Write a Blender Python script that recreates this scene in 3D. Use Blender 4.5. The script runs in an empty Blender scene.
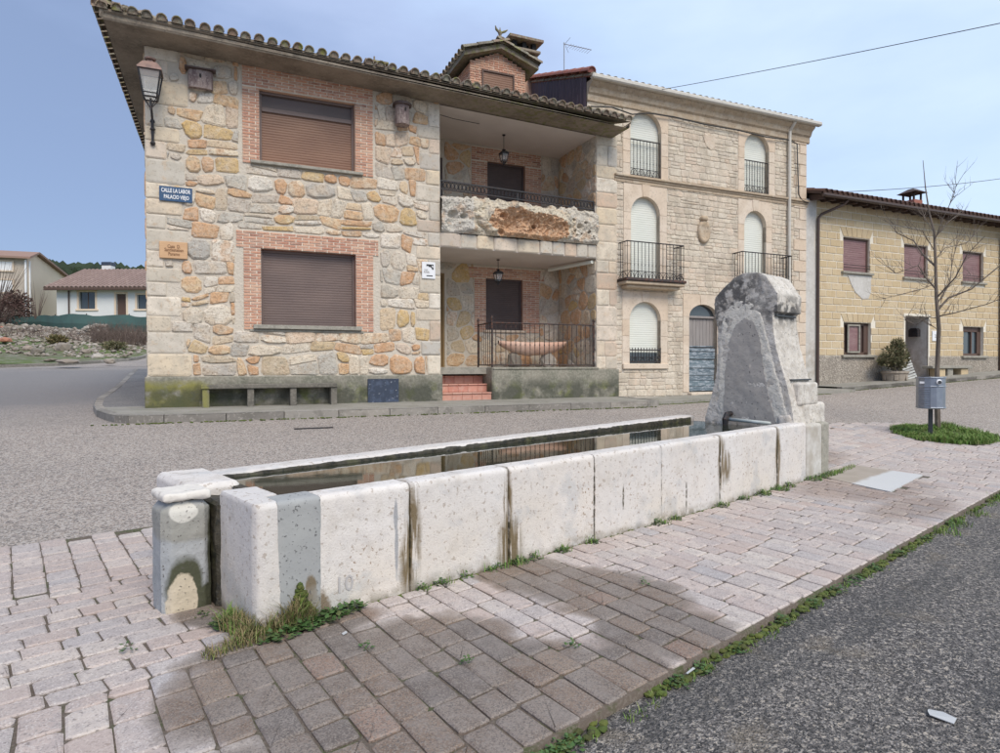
import bpy, bmesh, math, random
from mathutils import Vector, Matrix, noise
random.seed(7)
R = math.radians
sc = bpy.context.scene
col = sc.collection

# ------------------------------------------------------------------ camera
cam_d = bpy.data.cameras.new('camera'); cam = bpy.data.objects.new('camera', cam_d); col.objects.link(cam)
cam_d.sensor_width = 36.0; cam_d.lens = 36.0 * 0.639; cam_d.clip_start = 0.05; cam_d.clip_end = 3000
cam.location = (0, 0, 1.4)
cam.rotation_mode = 'XYZ'
cam.matrix_world = Matrix.Translation((0, 0, 1.4)) @ Matrix.Rotation(R(90 - 0.836), 4, 'X') @ Matrix.Rotation(R(-0.157), 4, 'Z')
sc.camera = cam

# ------------------------------------------------------------------ world and sun
SUN_EL, SUN_AZ = 48.0, 156.0        # degrees; azimuth clockwise from the view direction (+Y)
w = bpy.data.worlds.new('World'); sc.world = w; w.use_nodes = True
nt = w.node_tree; nt.nodes.clear()
def wn(t, **k):
    n = nt.nodes.new(t)
    for a, b in k.items(): setattr(n, a, b)
    return n
out = wn('ShaderNodeOutputWorld'); bg = wn('ShaderNodeBackground'); bg2 = wn('ShaderNodeBackground')
sky = wn('ShaderNodeTexSky', sky_type='NISHITA', sun_disc=False, sun_elevation=R(SUN_EL), sun_rotation=R(SUN_AZ), altitude=900, air_density=1.0, dust_density=1.5, ozone_density=2.0)
nt.links.new(sky.outputs[0], bg.inputs[0]); bg.inputs[1].default_value = 0.13
tc = wn('ShaderNodeTexCoord')
# thin stratus: bright towards the veiled sun (right), slate towards the left
dotn = wn('ShaderNodeVectorMath', operation='DOT_PRODUCT'); dotn.inputs[1].default_value = (0.88, 0.10, 0.46)
nt.links.new(tc.outputs['Generated'], dotn.inputs[0])
mp = wn('ShaderNodeMapping'); mp.inputs['Scale'].default_value = (1.0, 1.0, 2.6)
nz = wn('ShaderNodeTexNoise'); nz.inputs['Scale'].default_value = 2.1; nz.inputs['Detail'].default_value = 7; nz.inputs['Roughness'].default_value = 0.5
nt.links.new(tc.outputs['Generated'], mp.inputs[0]); nt.links.new(mp.outputs[0], nz.inputs[0])
ma = wn('ShaderNodeMath', operation='MULTIPLY_ADD'); ma.inputs[1].default_value = 1.15; sb = wn('ShaderNodeMath', operation='SUBTRACT'); sb.inputs[1].default_value = 0.30; nt.links.new(nz.outputs[0], sb.inputs[0]); nt.links.new(sb.outputs[0], ma.inputs[0]); nt.links.new(dotn.outputs['Value'], ma.inputs[2])
cr = wn('ShaderNodeValToRGB'); nt.links.new(ma.outputs[0], cr.inputs[0])
el = cr.color_ramp.elements
el[0].position = -0.0; el[0].color = (0.25, 0.33, 0.52, 1)
el[1].position = 1.0; el[1].color = (0.74, 0.88, 1.02, 1)
for p, c in ((0.22, (0.31, 0.40, 0.62, 1)), (0.45, (0.46, 0.56, 0.80, 1)), (0.70, (0.57, 0.72, 0.97, 1))):
    e = el.new(p); e.color = c
nt.links.new(cr.outputs[0], bg2.inputs[0]); bg2.inputs[1].default_value = 0.60
mx = wn('ShaderNodeMixShader'); mx.inputs[0].default_value = 0.85
nt.links.new(bg.outputs[0], mx.inputs[1]); nt.links.new(bg2.outputs[0], mx.inputs[2]); nt.links.new(mx.outputs[0], out.inputs[0])
sl = bpy.data.lights.new('sun', 'SUN'); so = bpy.data.objects.new('sun', sl); col.objects.link(so)
sl.energy = 1.5; sl.angle = R(32); sl.color = (1.0, 0.90, 0.78)
sd = Vector((math.sin(R(SUN_AZ)) * math.cos(R(SUN_EL)), math.cos(R(SUN_AZ)) * math.cos(R(SUN_EL)), math.sin(R(SUN_EL))))
so.rotation_euler = sd.to_track_quat('Z', 'Y').to_euler(); so.location = (0, 0, 30)
sc.view_settings.view_transform = 'Standard'; sc.view_settings.look = 'None'
sc.view_settings.exposure = 0.92; sc.view_settings.gamma = 1.0

# ------------------------------------------------------------------ frames (x along, y away, z up)
class Frame:
    def __init__(s, az, P):
        s.rz = R(90 - az); s.P = Vector(P)
        s.x = Vector((math.cos(s.rz), math.sin(s.rz), 0)); s.y = Vector((-math.sin(s.rz), math.cos(s.rz), 0))
    def wor(s, a, b, c=0.0): return s.P + s.x * a + s.y * b + Vector((0, 0, c))
    def loc(s, X, Y):
        d = Vector((X, Y, 0)) - Vector((s.P.x, s.P.y, 0)); return d.dot(s.x), d.dot(s.y)
FH = Frame(66.6, (-6.507, 11.8, 0.645))      # stone house facade
FT = Frame(48.66, (-1.268, 3.292, 0.0))      # trough
F2 = Frame(66.0, FH.wor(9.75, 0))            # three-storey house
F3 = Frame(65.9, F2.wor(7.3, 0))             # yellow block house

PL = [(-8.6, 0), (-7.4, .03), (-1.9, .52), (0, .54), (4, .70), (22, 1.8), (34, 3.9), (54, 5.8), (90, 10), (400, 51), (700, 50), (1500, 60)]
def lerp_table(x, P):
    if x <= P[0][0]: return P[0][1]
    for (a, b), (c, d) in zip(P, P[1:]):
        if x <= c: return b + (d - b) * (x - a) / (c - a)
    return P[-1][1]
def g(X, Y):
    s, b = FH.loc(X, Y)
    z = lerp_table(b, PL)
    E = lerp_table(s, [(11, 0), (17, .17), (26, .56), (34, .75)])
    return z + E * min(1, max(0, (b + 8) / 6)) * (1 if b < 4 else max(0, 1 - (b - 4) / 8))
def gT(a, b): P = FT.wor(a, b); return g(P.x, P.y)
def gH(a, b): P = FH.wor(a, b); return g(P.x, P.y)

# ------------------------------------------------------------------ object helpers
def tag(o, label=None, cat=None, group=None, kind=None):
    if label: o['label'] = label
    if cat: o['category'] = cat
    if group: o['group'] = group
    if kind: o['kind'] = kind
    return o
def empty(name, loc=(0, 0, 0), rz=0.0, label=None, cat=None, group=None, kind=None):
    o = bpy.data.objects.new(name, None); o.empty_display_size = 0.2
    o.location = loc; o.rotation_euler = (0, 0, rz); col.objects.link(o)
    return tag(o, label, cat, group, kind)
class MB:
    def __init__(s): s.v = []; s.f = []; s.t = []
    def add(s, vs, fs, t=None):
        n = len(s.v); s.v += [tuple(p) for p in vs]; s.f += [tuple(i + n for i in f) for f in fs]
        if t is None: t = random.random()
        s.t += [t] * len(fs)
    def box(s, x0, x1, y0, y1, z0, z1, t=None, M=None):
        vs = [(x, y, z) for z in (z0, z1) for y in (y0, y1) for x in (x0, x1)]
        if M: vs = [M @ Vector(p) for p in vs]
        s.add(vs, [(0, 2, 3, 1), (4, 5, 7, 6), (0, 1, 5, 4), (2, 6, 7, 3), (0, 4, 6, 2), (1, 3, 7, 5)], t)
    def bbox(s, x0, x1, y0, y1, z0, z1, b=0.01, t=None, M=None):
        # box with chamfered edges
        xs, ys, zs = (x0, x1), (y0, y1), (z0, z1); vs = []
        for i in (0, 1):
            for j in (0, 1):
                for k in (0, 1):
                    sx, sy, sz = (1 - 2 * i) * b, (1 - 2 * j) * b, (1 - 2 * k) * b
                    vs += [(xs[i], ys[j] + sy, zs[k] + sz), (xs[i] + sx, ys[j], zs[k] + sz), (xs[i] + sx, ys[j] + sy, zs[k])]
        I = lambda i, j, k, c: (i * 4 + j * 2 + k) * 3 + c
        fs = []
        for i in (0, 1):
            q = [I(i, 0, 0, 0), I(i, 1, 0, 0), I(i, 1, 1, 0), I(i, 0, 1, 0)]; fs.append(q[::-1] if i == 0 else q)
            q = [I(0, i, 0, 1), I(1, i, 0, 1), I(1, i, 1, 1), I(0, i, 1, 1)]; fs.append(q if i == 0 else q[::-1])
            q = [I(0, 0, i, 2), I(1, 0, i, 2), I(1, 1, i, 2), I(0, 1, i, 2)]; fs.append(q[::-1] if i == 0 else q)
        for i in (0, 1):
            for j in (0, 1):
                q = [I(i, j, 0, 0), I(i, j, 1, 0), I(i, j, 1, 1), I(i, j, 0, 1)]; fs.append(q if (i + j) % 2 else q[::-1])
                q = [I(i, 0, j, 0), I(i, 1, j, 0), I(i, 1, j, 2), I(i, 0, j, 2)]; fs.append(q[::-1] if (i + j) % 2 else q)
                q = [I(0, i, j, 1), I(1, i, j, 1), I(1, i, j, 2), I(0, i, j, 2)]; fs.append(q if (i + j) % 2 else q[::-1])
                for k in (0, 1):
                    q = [I(i, j, k, 0), I(i, j, k, 1), I(i, j, k, 2)]; fs.append(q if (i + j + k) % 2 else q[::-1])
        if M: vs = [M @ Vector(p) for p in vs]
        s.add(vs, fs, t)
    def tube(s, pts, r, n=6, t=None, cap=True):
        pts = [Vector(p) for p in pts]; m = len(pts)
        rs = r if isinstance(r, (list, tuple)) else [r] * m
        vs = []; prev = None
        for i, p in enumerate(pts):
            d = (pts[min(i + 1, m - 1)] - pts[max(i - 1, 0)])
            d = d.normalized() if d.length > 1e-9 else Vector((0, 0, 1))
            if prev is None:
                a = Vector((0, 0, 1)) if abs(d.z) < .9 else Vector((1, 0, 0)); u = d.cross(a).normalized()
            else:
                u = (prev - d * prev.dot(d)); u = u.normalized() if u.length > 1e-6 else d.orthogonal().normalized()
            prev = u; v = d.cross(u)
            for k in range(n):
                a = 2 * math.pi * k / n; vs.append(p + (u * math.cos(a) + v * math.sin(a)) * rs[i])
        fs = [(i * n + k, i * n + (k + 1) % n, (i + 1) * n + (k + 1) % n, (i + 1) * n + k) for i in range(m - 1) for k in range(n)]
        if cap: fs += [tuple(range(n))[::-1], tuple((m - 1) * n + k for k in range(n))]
        s.add(vs, fs, t)
    def lathe(s, prof, n=12, c=(0, 0, 0), t=None, a0=0.0, sq=None):
        vs = []; fs = []
        for r, z in prof:
            for k in range(n):
                a = a0 + 2 * math.pi * k / n; vs.append((c[0] + r * math.cos(a), c[1] + r * math.sin(a), c[2] + z))
        m = len(prof)
        fs = [(i * n + k, i * n + (k + 1) % n, (i + 1) * n + (k + 1) % n, (i + 1) * n + k) for i in range(m - 1) for k in range(n)]
        fs += [tuple(range(n))[::-1], tuple((m - 1) * n + k for k in range(n))]
        s.add(vs, fs, t)
    def slab(s, poly, y0, y1, bev=0.0, t=None, M=None):
        # outline in (x, z), counter-clockwise seen from -y; front face at y0, back at y1
        n = len(poly); vs = []; area = sum(poly[i][0] * poly[(i + 1) % n][1] - poly[(i + 1) % n][0] * poly[i][1] for i in range(n))
        if area < 0: poly = poly[::-1]
        rings = [(poly, y1)]
        if bev > 0:
            rings += [(poly, y0 + bev), (inset(poly, bev), y0)]
        else: rings += [(poly, y0)]
        for P, y in rings: vs += [(p[0], y, p[1]) for p in P]
        fs = []
        for r in range(len(rings) - 1):
            fs += [(r * n + i, r * n + (i + 1) % n, (r + 1) * n + (i + 1) % n, (r + 1) * n + i) for i in range(n)]
        fs.append(tuple((len(rings) - 1) * n + i for i in range(n)))
        if M: vs = [M @ Vector(p) for p in vs]
        s.add(vs, fs, t)
    def build(s, name, mat, parent=None, smooth=False, loc=None, rz=None, fix=False):
        me = bpy.data.meshes.new(name); me.from_pydata(s.v, [], s.f)
        if fix:
            bm = bmesh.new(); bm.from_mesh(me); bmesh.ops.recalc_face_normals(bm, faces=bm.faces); bm.to_mesh(me); bm.free()
        at = me.attributes.new('rnd', 'FLOAT', 'FACE'); at.data.foreach_set('value', s.t)
        if smooth: me.polygons.foreach_set('use_smooth', [True] * len(me.polygons))
        me.materials.append(mat); me.update()
        o = bpy.data.objects.new(name, me); col.objects.link(o)
        if parent: o.parent = parent
        if loc is not None: o.location = loc
        if rz is not None: o.rotation_euler = (0, 0, rz)
        return o
def inset(poly, d):
    n = len(poly); out = []
    for i in range(n):
        a, b, c = Vector(poly[i - 1]), Vector(poly[i]), Vector(poly[(i + 1) % n])
        e1 = (b - a); e2 = (c - b)
        if e1.length < 1e-6 or e2.length < 1e-6: out.append(tuple(b)); continue
        e1.normalize(); e2.normalize()
        n1 = Vector((-e1.y, e1.x)); n2 = Vector((-e2.y, e2.x)); m = n1 + n2
        if m.length < 1e-3: out.append(tuple(b + n1 * d)); continue
        m.normalize(); k = d / max(.45, m.dot(n1)); out.append(tuple(b + m * k))
    return out
def shared(name, mesh, parent, loc=(0, 0, 0), rot=(0, 0, 0), scale=(1, 1, 1)):
    o = bpy.data.objects.new(name, mesh); col.objects.link(o); o.parent = parent
    o.location = loc; o.rotation_euler = rot; o.scale = scale
    return o
def copy_tree(o, parent=None):
    c = o.copy(); col.objects.link(c)
    if parent: c.parent = parent
    for ch in [k for k in bpy.data.objects if k.parent == o]: copy_tree(ch, c)
    return c

# ------------------------------------------------------------------ materials
def mat(name, cols, rough=.85, metal=0.0, layers=(), bump=(), coordobj=None, shade=0.0, spec=0.5, rr=0.0, transl=0):
    """cols: palette chosen by the piece's random number. layers: colour masks. bump: (kind, scale, strength, dist)"""
    m = bpy.data.materials.new(name); m.use_nodes = True; T = m.node_tree; T.nodes.clear()
    def N(t, **k):
        n = T.nodes.new(t)
        for a, b in k.items(): setattr(n, a, b)
        return n
    def L(a, b): T.links.new(a, b)
    def math_(op, a, b=None, c=None, clamp=False):
        n = N('ShaderNodeMath', operation=op); n.use_clamp = clamp
        for i, x in enumerate((a, b, c)):
            if x is None: continue
            if isinstance(x, (int, float)): n.inputs[i].default_value = x
            else: L(x, n.inputs[i])
        return n.outputs[0]
    o = N('ShaderNodeOutputMaterial'); bs = N('ShaderNodeBsdfPrincipled'); L(bs.outputs[0], o.inputs[0])
    bs.inputs['Roughness'].default_value = rough; bs.inputs['Metallic'].default_value = metal
    bs.inputs['Specular IOR Level'].default_value = spec
    tcn = N('ShaderNodeTexCoord')
    if coordobj: tcn.object = coordobj
    obj = tcn.outputs['Object']
    at = N('ShaderNodeAttribute', attribute_name='rnd'); oi = N('ShaderNodeObjectInfo')
    rnd = math_('FRACT', math_('ADD', at.outputs['Fac'], oi.outputs['Random']))
    off = N('ShaderNodeVectorMath', operation='ADD'); sc_ = N('ShaderNodeVectorMath', operation='SCALE')
    cmb = N('ShaderNodeCombineXYZ'); r7 = math_('MULTIPLY', rnd, 37.0); L(r7, cmb.inputs[0]); L(rnd, cmb.inputs[2])
    L(obj, off.inputs[0])
    if not coordobj: L(cmb.outputs[0], off.inputs[1])
    vec = off.outputs[0]
    if len(cols) == 1:
        rgb = N('ShaderNodeRGB'); rgb.outputs[0].default_value = (*cols[0], 1); c = rgb.outputs[0]
    else:
        rp = N('ShaderNodeValToRGB'); rp.color_ramp.interpolation = 'LINEAR'
        E = rp.color_ramp.elements
        for i, cc in enumerate(cols):
            p = i / (len(cols) - 1)
            e = E[0] if i == 0 else (E[1] if i == len(cols) - 1 else None)
            if e is None: e = E.new(p)
            e.position = p; e.color = (*cc, 1)
        # elements re-sort: set again by order
        for e, (i, cc) in zip(E, enumerate(cols)): e.position = i / (len(cols) - 1); e.color = (*cc, 1)
        L(rnd, rp.inputs[0]); c = rp.outputs[0]
    def texv(base, st):
        if st is None: return base
        mpn = N('ShaderNodeMapping'); mpn.inputs['Scale'].default_value = st; L(base, mpn.inputs[0]); return mpn.outputs[0]
    roughv = None
    sep = None; bcache = {}
    for ly in layers:
        k = ly.get('k', 'noise'); base = obj if ly.get('fixed') else vec
        v = texv(base, ly.get('st'))
        if k == 'noise':
            t = N('ShaderNodeTexNoise'); t.inputs['Scale'].default_value = ly['s']; t.inputs['Detail'].default_value = ly.get('d', 4); t.inputs['Roughness'].default_value = ly.get('nr', .55); L(v, t.inputs[0]); val = t.outputs[0]
        elif k == 'vor':
            t = N('ShaderNodeTexVoronoi'); t.inputs['Scale'].default_value = ly['s']; L(v, t.inputs[0]); val = t.outputs['Distance']
        elif k == 'cell':
            t = N('ShaderNodeTexVoronoi'); t.inputs['Scale'].default_value = ly['s']; L(v, t.inputs[0])
            sp = N('ShaderNodeSeparateColor'); L(t.outputs['Color'], sp.inputs[0]); val = sp.outputs[0]
        elif k == 'one':
            val = None
        if val is not None:
            mr = N('ShaderNodeMapRange'); mr.inputs[1].default_value = ly.get('lo', .45); mr.inputs[2].default_value = ly.get('hi', .6)
            mr.inputs[3].default_value = 0; mr.inputs[4].default_value = 1; mr.clamp = True; L(val, mr.inputs[0]); mask = mr.outputs[0]
            if ly.get('hi', .6) < ly.get('lo', .45):
                pass
        else: mask = None
        for ax, key in ((0, 'x'), (1, 'y'), (2, 'z')):
            if key in ly:
                if sep is None:
                    sep = N('ShaderNodeSeparateXYZ'); L(obj, sep.inputs[0])
                a, b = ly[key]
                wob = N('ShaderNodeTexNoise'); wob.inputs['Scale'].default_value = ly.get('ws', 3.0); wob.inputs['Detail'].default_value = 5; L(obj, wob.inputs[0])
                vv = math_('MULTIPLY_ADD', math_('SUBTRACT', wob.outputs[0], .5), ly.get('wob', .3), sep.outputs[ax])
                mr = N('ShaderNodeMapRange'); mr.inputs[1].default_value = a; mr.inputs[2].default_value = b; mr.inputs[3].default_value = 1; mr.inputs[4].default_value = 0; L(vv, mr.inputs[0])
                mask = mr.outputs[0] if mask is None else math_('MULTIPLY', mask, mr.outputs[0])
        if 'blobs' in ly and (id(ly['blobs']), ly.get('wob'), ly.get('ws'), ly.get('soft')) in bcache:
            bm_ = bcache[(id(ly['blobs']), ly.get('wob'), ly.get('ws'), ly.get('soft'))]; mask = bm_ if mask is None else math_('MULTIPLY', mask, bm_)
        elif 'blobs' in ly:
            wob = N('ShaderNodeTexNoise'); wob.inputs['Scale'].default_value = ly.get('ws', 3.0); wob.inputs['Detail'].default_value = 6; wob.inputs['Roughness'].default_value = .6; L(obj, wob.inputs[0])
            wv = math_('MULTIPLY', math_('SUBTRACT', wob.outputs[0], .5), ly.get('wob', 1.2))
            acc = None
            for (cx, cy, cz, rx, ry, rz_) in ly['blobs']:
                mpn = N('ShaderNodeMapping'); mpn.vector_type = 'POINT'
                mpn.inputs['Location'].default_value = (-cx / rx, -cy / ry, -cz / rz_); mpn.inputs['Scale'].default_value = (1 / rx, 1 / ry, 1 / rz_)
                L(obj, mpn.inputs[0]); ln = N('ShaderNodeVectorMath', operation='LENGTH'); L(mpn.outputs[0], ln.inputs[0])
                acc = ln.outputs['Value'] if acc is None else math_('MINIMUM', acc, ln.outputs['Value'])
            vv = math_('ADD', acc, wv); mr = N('ShaderNodeMapRange'); sfn = ly.get('soft', .12)
            mr.inputs[1].default_value = 1 - sfn; mr.inputs[2].default_value = 1 + sfn; mr.inputs[3].default_value = 1; mr.inputs[4].default_value = 0; L(vv, mr.inputs[0]); bcache[(id(ly['blobs']), ly.get('wob'), ly.get('ws'), ly.get('soft'))] = mr.outputs[0]
            mask = mr.outputs[0] if mask is None else math_('MULTIPLY', mask, mr.outputs[0])
        if 'rn' in ly:      # only on pieces whose random number is in the band
            a, b = ly['rn']; q = math_('MULTIPLY', math_('GREATER_THAN', rnd, a), math_('LESS_THAN', rnd, b))
            mask = q if mask is None else math_('MULTIPLY', mask, q)
        mask = math_('MULTIPLY', mask, ly.get('f', 1.0), clamp=True)
        mxn = N('ShaderNodeMix', data_type='RGBA', blend_type=ly.get('blend', 'MIX')); L(mask, mxn.inputs[0]); L(c, mxn.inputs[6]); mxn.inputs[7].default_value = (*ly['c'], 1); c = mxn.outputs[2]
        if 'rough' in ly:
            prev = roughv if roughv is not None else rough
            mm = N('ShaderNodeMix', data_type='FLOAT'); L(mask, mm.inputs[0])
            if isinstance(prev, float): mm.inputs[2].default_value = prev
            else: L(prev, mm.inputs[2])
            mm.inputs[3].default_value = ly['rough']; roughv = mm.outputs[0]
    L(c, bs.inputs['Base Color'])
    if roughv is not None: L(roughv, bs.inputs['Roughness'])
    nrm = None
    for b_ in bump:
        kind, s_, st_, dist = b_[:4]; strch = b_[4] if len(b_) > 4 else None
        v = texv(vec, strch)
        if kind == 'noise':
            t = N('ShaderNodeTexNoise'); t.inputs['Scale'].default_value = s_; t.inputs['Detail'].default_value = 6; t.inputs['Roughness'].default_value = .6; L(v, t.inputs[0]); h = t.outputs[0]
        elif kind == 'vor':
            t = N('ShaderNodeTexVoronoi'); t.inputs['Scale'].default_value = s_; L(v, t.inputs[0]); h = t.outputs['Distance']
        elif kind == 'pit':
            t = N('ShaderNodeTexVoronoi'); t.inputs['Scale'].default_value = s_; L(v, t.inputs[0])
            mr = N('ShaderNodeMapRange'); mr.inputs[1].default_value = .05; mr.inputs[2].default_value = .3; L(t.outputs['Distance'], mr.inputs[0]); h = mr.outputs[0]
        elif kind == 'wave':
            t = N('ShaderNodeTexWave'); t.inputs['Scale'].default_value = s_; t.inputs['Distortion'].default_value = 3; t.inputs['Detail'].default_value = 3; L(v, t.inputs[0]); h = t.outputs[0]
        bn = N('ShaderNodeBump'); bn.inputs['Strength'].default_value = st_; bn.inputs['Distance'].default_value = dist; L(h, bn.inputs['Height'])
        if nrm is not None: L(nrm, bn.inputs['Normal'])
        nrm = bn.outputs[0]
    if nrm is not None: L(nrm, bs.inputs['Normal'])
    return m

trough = empty('water_trough', FT.P, FT.rz, 'long low pale stone cattle trough full of water, standing on the pavers in the foreground', 'trough')

WHITE = (.76, .70, .61); CREAM = (.74, .63, .48); TAN = (.66, .46, .27); ORG = (.60, .36, .21); OCH = (.60, .41, .17); GRY = (.46, .43, .37)
STN = dict(
 layers=[dict(s=5, lo=.42, hi=.62, c=(.74, .66, .54), f=.2), dict(s=3.2, lo=.50, hi=.64, c=(.60, .47, .33), f=.5), dict(s=6, lo=.44, hi=.58, c=(.60, .34, .17), f=.5, rn=(.27, .68)), dict(s=14, lo=.56, hi=.63, c=(.38, .20, .10), f=.45, rn=(.3, .66)), dict(s=24, lo=.55, hi=.63, c=(.27, .18, .115), f=.5), dict(s=11, lo=.56, hi=.66, c=(.80, .73, .62), f=.28), dict(s=60, lo=.6, hi=.66, c=(.16, .11, .08), f=.45), dict(s=9, lo=.55, hi=.68, c=(.25, .24, .20), f=.35), dict(k='vor', s=55, lo=.22, hi=.05, c=(.10, .07, .05), f=.45)],
 bump=[('noise', 7, .8, .035), ('noise', 30, 1, .018), ('pit', 34, .45, .01)])
PAL = [WHITE, (.68, .60, .48), CREAM, (.50, .47, .41), GRY, (.66, .50, .32), TAN, ORG, (.60, .36, .20), ORG, (.56, .40, .26), (.74, .64, .48), WHITE, OCH, (.58, .42, .22), (.44, .42, .38), (.68, .52, .38), (.76, .71, .62), (.48, .42, .35), (.74, .66, .54)]
m_stone = mat('field_stone', PAL, .9, **STN)
m_quoin = mat('dressed_corner_stone', [(.72, .64, .52), (.68, .56, .40), (.54, .50, .43), (.70, .57, .42), (.76, .70, .60), (.60, .42, .29), (.50, .47, .42), (.64, .57, .47)], .9,
  layers=[dict(s=4, lo=.4, hi=.65, c=(.44, .40, .33), f=.6), dict(s=22, lo=.57, hi=.68, c=(.28, .24, .18), f=.5), dict(s=8, lo=.56, hi=.7, c=(.60, .42, .26), f=.4)], bump=[('noise', 8, .5, .02), ('noise', 45, .6, .008)])
m_plinthq = mat('mossy_plinth_render', [(.27, .25, .20)], .95,
  layers=[dict(s=2.2, lo=.42, hi=.6, c=(.17, .17, .13), f=.75, fixed=1), dict(s=18, lo=.45, hi=.6, c=(.42, .40, .33), f=.4, fixed=1),
          dict(s=5, lo=.35, hi=.5, c=(.36, .33, .05), f=.75, fixed=1, x=(.75, 1.15), z=(.40, .52), wob=.25),
          dict(s=3, lo=.5, hi=.62, c=(.20, .22, .05), f=.7, fixed=1, z=(.3, .5)),
          dict(s=2.5, lo=.33, hi=.52, c=(.05, .055, .04), f=.8, fixed=1, z=(.30, .55), wob=.3),
          dict(k='one', c=(.36, .34, .30), f=.75, z=(-.6, -.3))],
  bump=[('noise', 16, .6, .02), ('noise', 60, .7, .008)])
m_mortar = mat('pale_lime_mortar', [(.60, .54, .45)], .95, layers=[dict(s=3, lo=.4, hi=.65, c=(.56, .49, .40), f=.6), dict(s=24, lo=.5, hi=.65, c=(.68, .63, .55), f=.5)], bump=[('noise', 20, .8, .03), ('noise', 70, .6, .01)])
m_brick = mat('pink_orange_brick', [(.56, .28, .18), (.52, .29, .20), (.62, .37, .25), (.46, .22, .15), (.60, .34, .23), (.36, .18, .13), (.66, .44, .31)], .9,
  layers=[dict(s=9, lo=.5, hi=.7, c=(.62, .50, .40), f=.5), dict(s=30, lo=.58, hi=.68, c=(.2, .1, .07), f=.5)], bump=[('noise', 30, .6, .01)])
m_bmort = mat('cream_brick_joint', [(.72, .65, .54)], .95, layers=[dict(s=14, lo=.45, hi=.65, c=(.58, .49, .39), f=.5)], bump=[('noise', 50, .5, .01)])
m_tile = mat('weathered_roof_tile', [(.27, .20, .145), (.20, .15, .115), (.32, .25, .185), (.17, .15, .12), (.28, .185, .13)], .95,
  layers=[dict(s=9, lo=.48, hi=.6, c=(.30, .29, .22), f=.75), dict(s=20, lo=.55, hi=.65, c=(.10, .09, .07), f=.6), dict(s=5, lo=.58, hi=.66, c=(.26, .27, .06), f=.7), dict(s=30, lo=.6, hi=.7, c=(.5, .48, .4), f=.6)], bump=[('noise', 24, .7, .02)])
m_redtile = mat('red_brown_roof_tile', [(.33, .12, .09), (.38, .15, .11), (.28, .11, .09)], .85, layers=[dict(s=6, lo=.5, hi=.68, c=(.22, .15, .12), f=.5)], bump=[('noise', 24, .4, .01)])
m_orangetile = mat('clay_roof_tile', [(.34, .22, .17), (.30, .19, .15), (.38, .25, .20)], .9, layers=[dict(s=4, lo=.45, hi=.68, c=(.28, .20, .16), f=.6)], bump=[('noise', 18, .4, .02)])
m_eave = mat('weathered_concrete_eave', [(.28, .235, .185)], .95,
  layers=[dict(s=1.6, lo=.4, hi=.62, c=(.16, .13, .10), f=.8, fixed=1), dict(s=12, lo=.5, hi=.64, c=(.32, .28, .22), f=.5), dict(s=7, lo=.5, hi=.6, c=(.15, .16, .035), f=.6, fixed=1, x=(7.5, 4.5)), dict(s=30, lo=.6, hi=.7, c=(.06, .05, .045), f=.6)], bump=[('noise', 14, .5, .02), ('noise', 60, .6, .006)])
m_shutter = mat('brown_roller_shutter', [(.150, .110, .098)], .4, layers=[dict(s=2.2, lo=.35, hi=.7, c=(.20, .145, .125), f=.7, st=(.6, 1, 1.6)), dict(s=40, lo=.45, hi=.7, c=(.10, .06, .05), f=.35, st=(.05, 1, 6))], spec=.4)
m_shutter2 = mat('copper_brown_shutter', [(.21, .115, .075)], .4, layers=[dict(s=2.2, lo=.35, hi=.7, c=(.31, .18, .115), f=.6, st=(.5, 1, 1.6)), dict(s=40, lo=.45, hi=.7, c=(.16, .07, .04), f=.35, st=(.05, 1, 6))], spec=.4)
m_dkshut = mat('dark_brown_shutter', [(.075, .05, .045)], .5, layers=[dict(s=3, lo=.4, hi=.7, c=(.11, .075, .065), f=.6)])
m_sill = mat('grey_stone_sill', [(.33, .31, .26)], .9, layers=[dict(s=9, lo=.45, hi=.62, c=(.20, .19, .16), f=.6), dict(s=30, lo=.55, hi=.65, c=(.48, .46, .40), f=.5)], bump=[('noise', 30, .5, .01)])
m_plaster = mat('pale_grey_ceiling_plaster', [(.68, .62, .57)], .95, layers=[dict(s=1.4, lo=.4, hi=.68, c=(.60, .54, .49), f=.6)], bump=[('noise', 40, .25, .005)])
m_iron = mat('black_iron', [(.022, .022, .025)], .55, layers=[dict(s=30, lo=.55, hi=.65, c=(.10, .045, .03), f=.6)], bump=[('noise', 60, .3, .003)])
m_rust = mat('rusty_dark_iron', [(.04, .03, .028)], .7, layers=[dict(s=14, lo=.5, hi=.62, c=(.15, .06, .035), f=.75)], bump=[('noise', 60, .3, .003)])
m_copper = mat('weathered_copper_sheet', [(.30, .20, .17)], .6, metal=.3, layers=[dict(s=12, lo=.45, hi=.62, c=(.18, .13, .12), f=.7)])
m_glass = mat('lantern_glass', [(.45, .47, .45)], .12, spec=.8)
m_dark = mat('dark_interior', [(.015, .014, .014)], .8)
m_winglass = mat('window_glass', [(.05, .065, .075)], .06, spec=.8)
m_birch = mat('birdhouse_bark', [(.30, .24, .22)], .9, layers=[dict(s=12, lo=.42, hi=.58, c=(.13, .09, .09), f=.8, st=(1, 1, .35)), dict(s=30, lo=.55, hi=.68, c=(.48, .42, .40), f=.6)], bump=[('noise', 30, .8, .02)])
m_wood = mat('ochre_varnished_wood', [(.30, .20, .09)], .6, layers=[dict(s=16, lo=.4, hi=.65, c=(.19, .12, .05), f=.7, st=(4, 4, .2))])
m_plaqwood = mat('light_engraved_wood', [(.60, .38, .21)], .6, layers=[dict(s=16, lo=.4, hi=.7, c=(.50, .29, .15), f=.7, st=(.3, 1, 4))])
m_engr = mat('burnt_lettering', [(.22, .11, .055)], .8)
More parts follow.
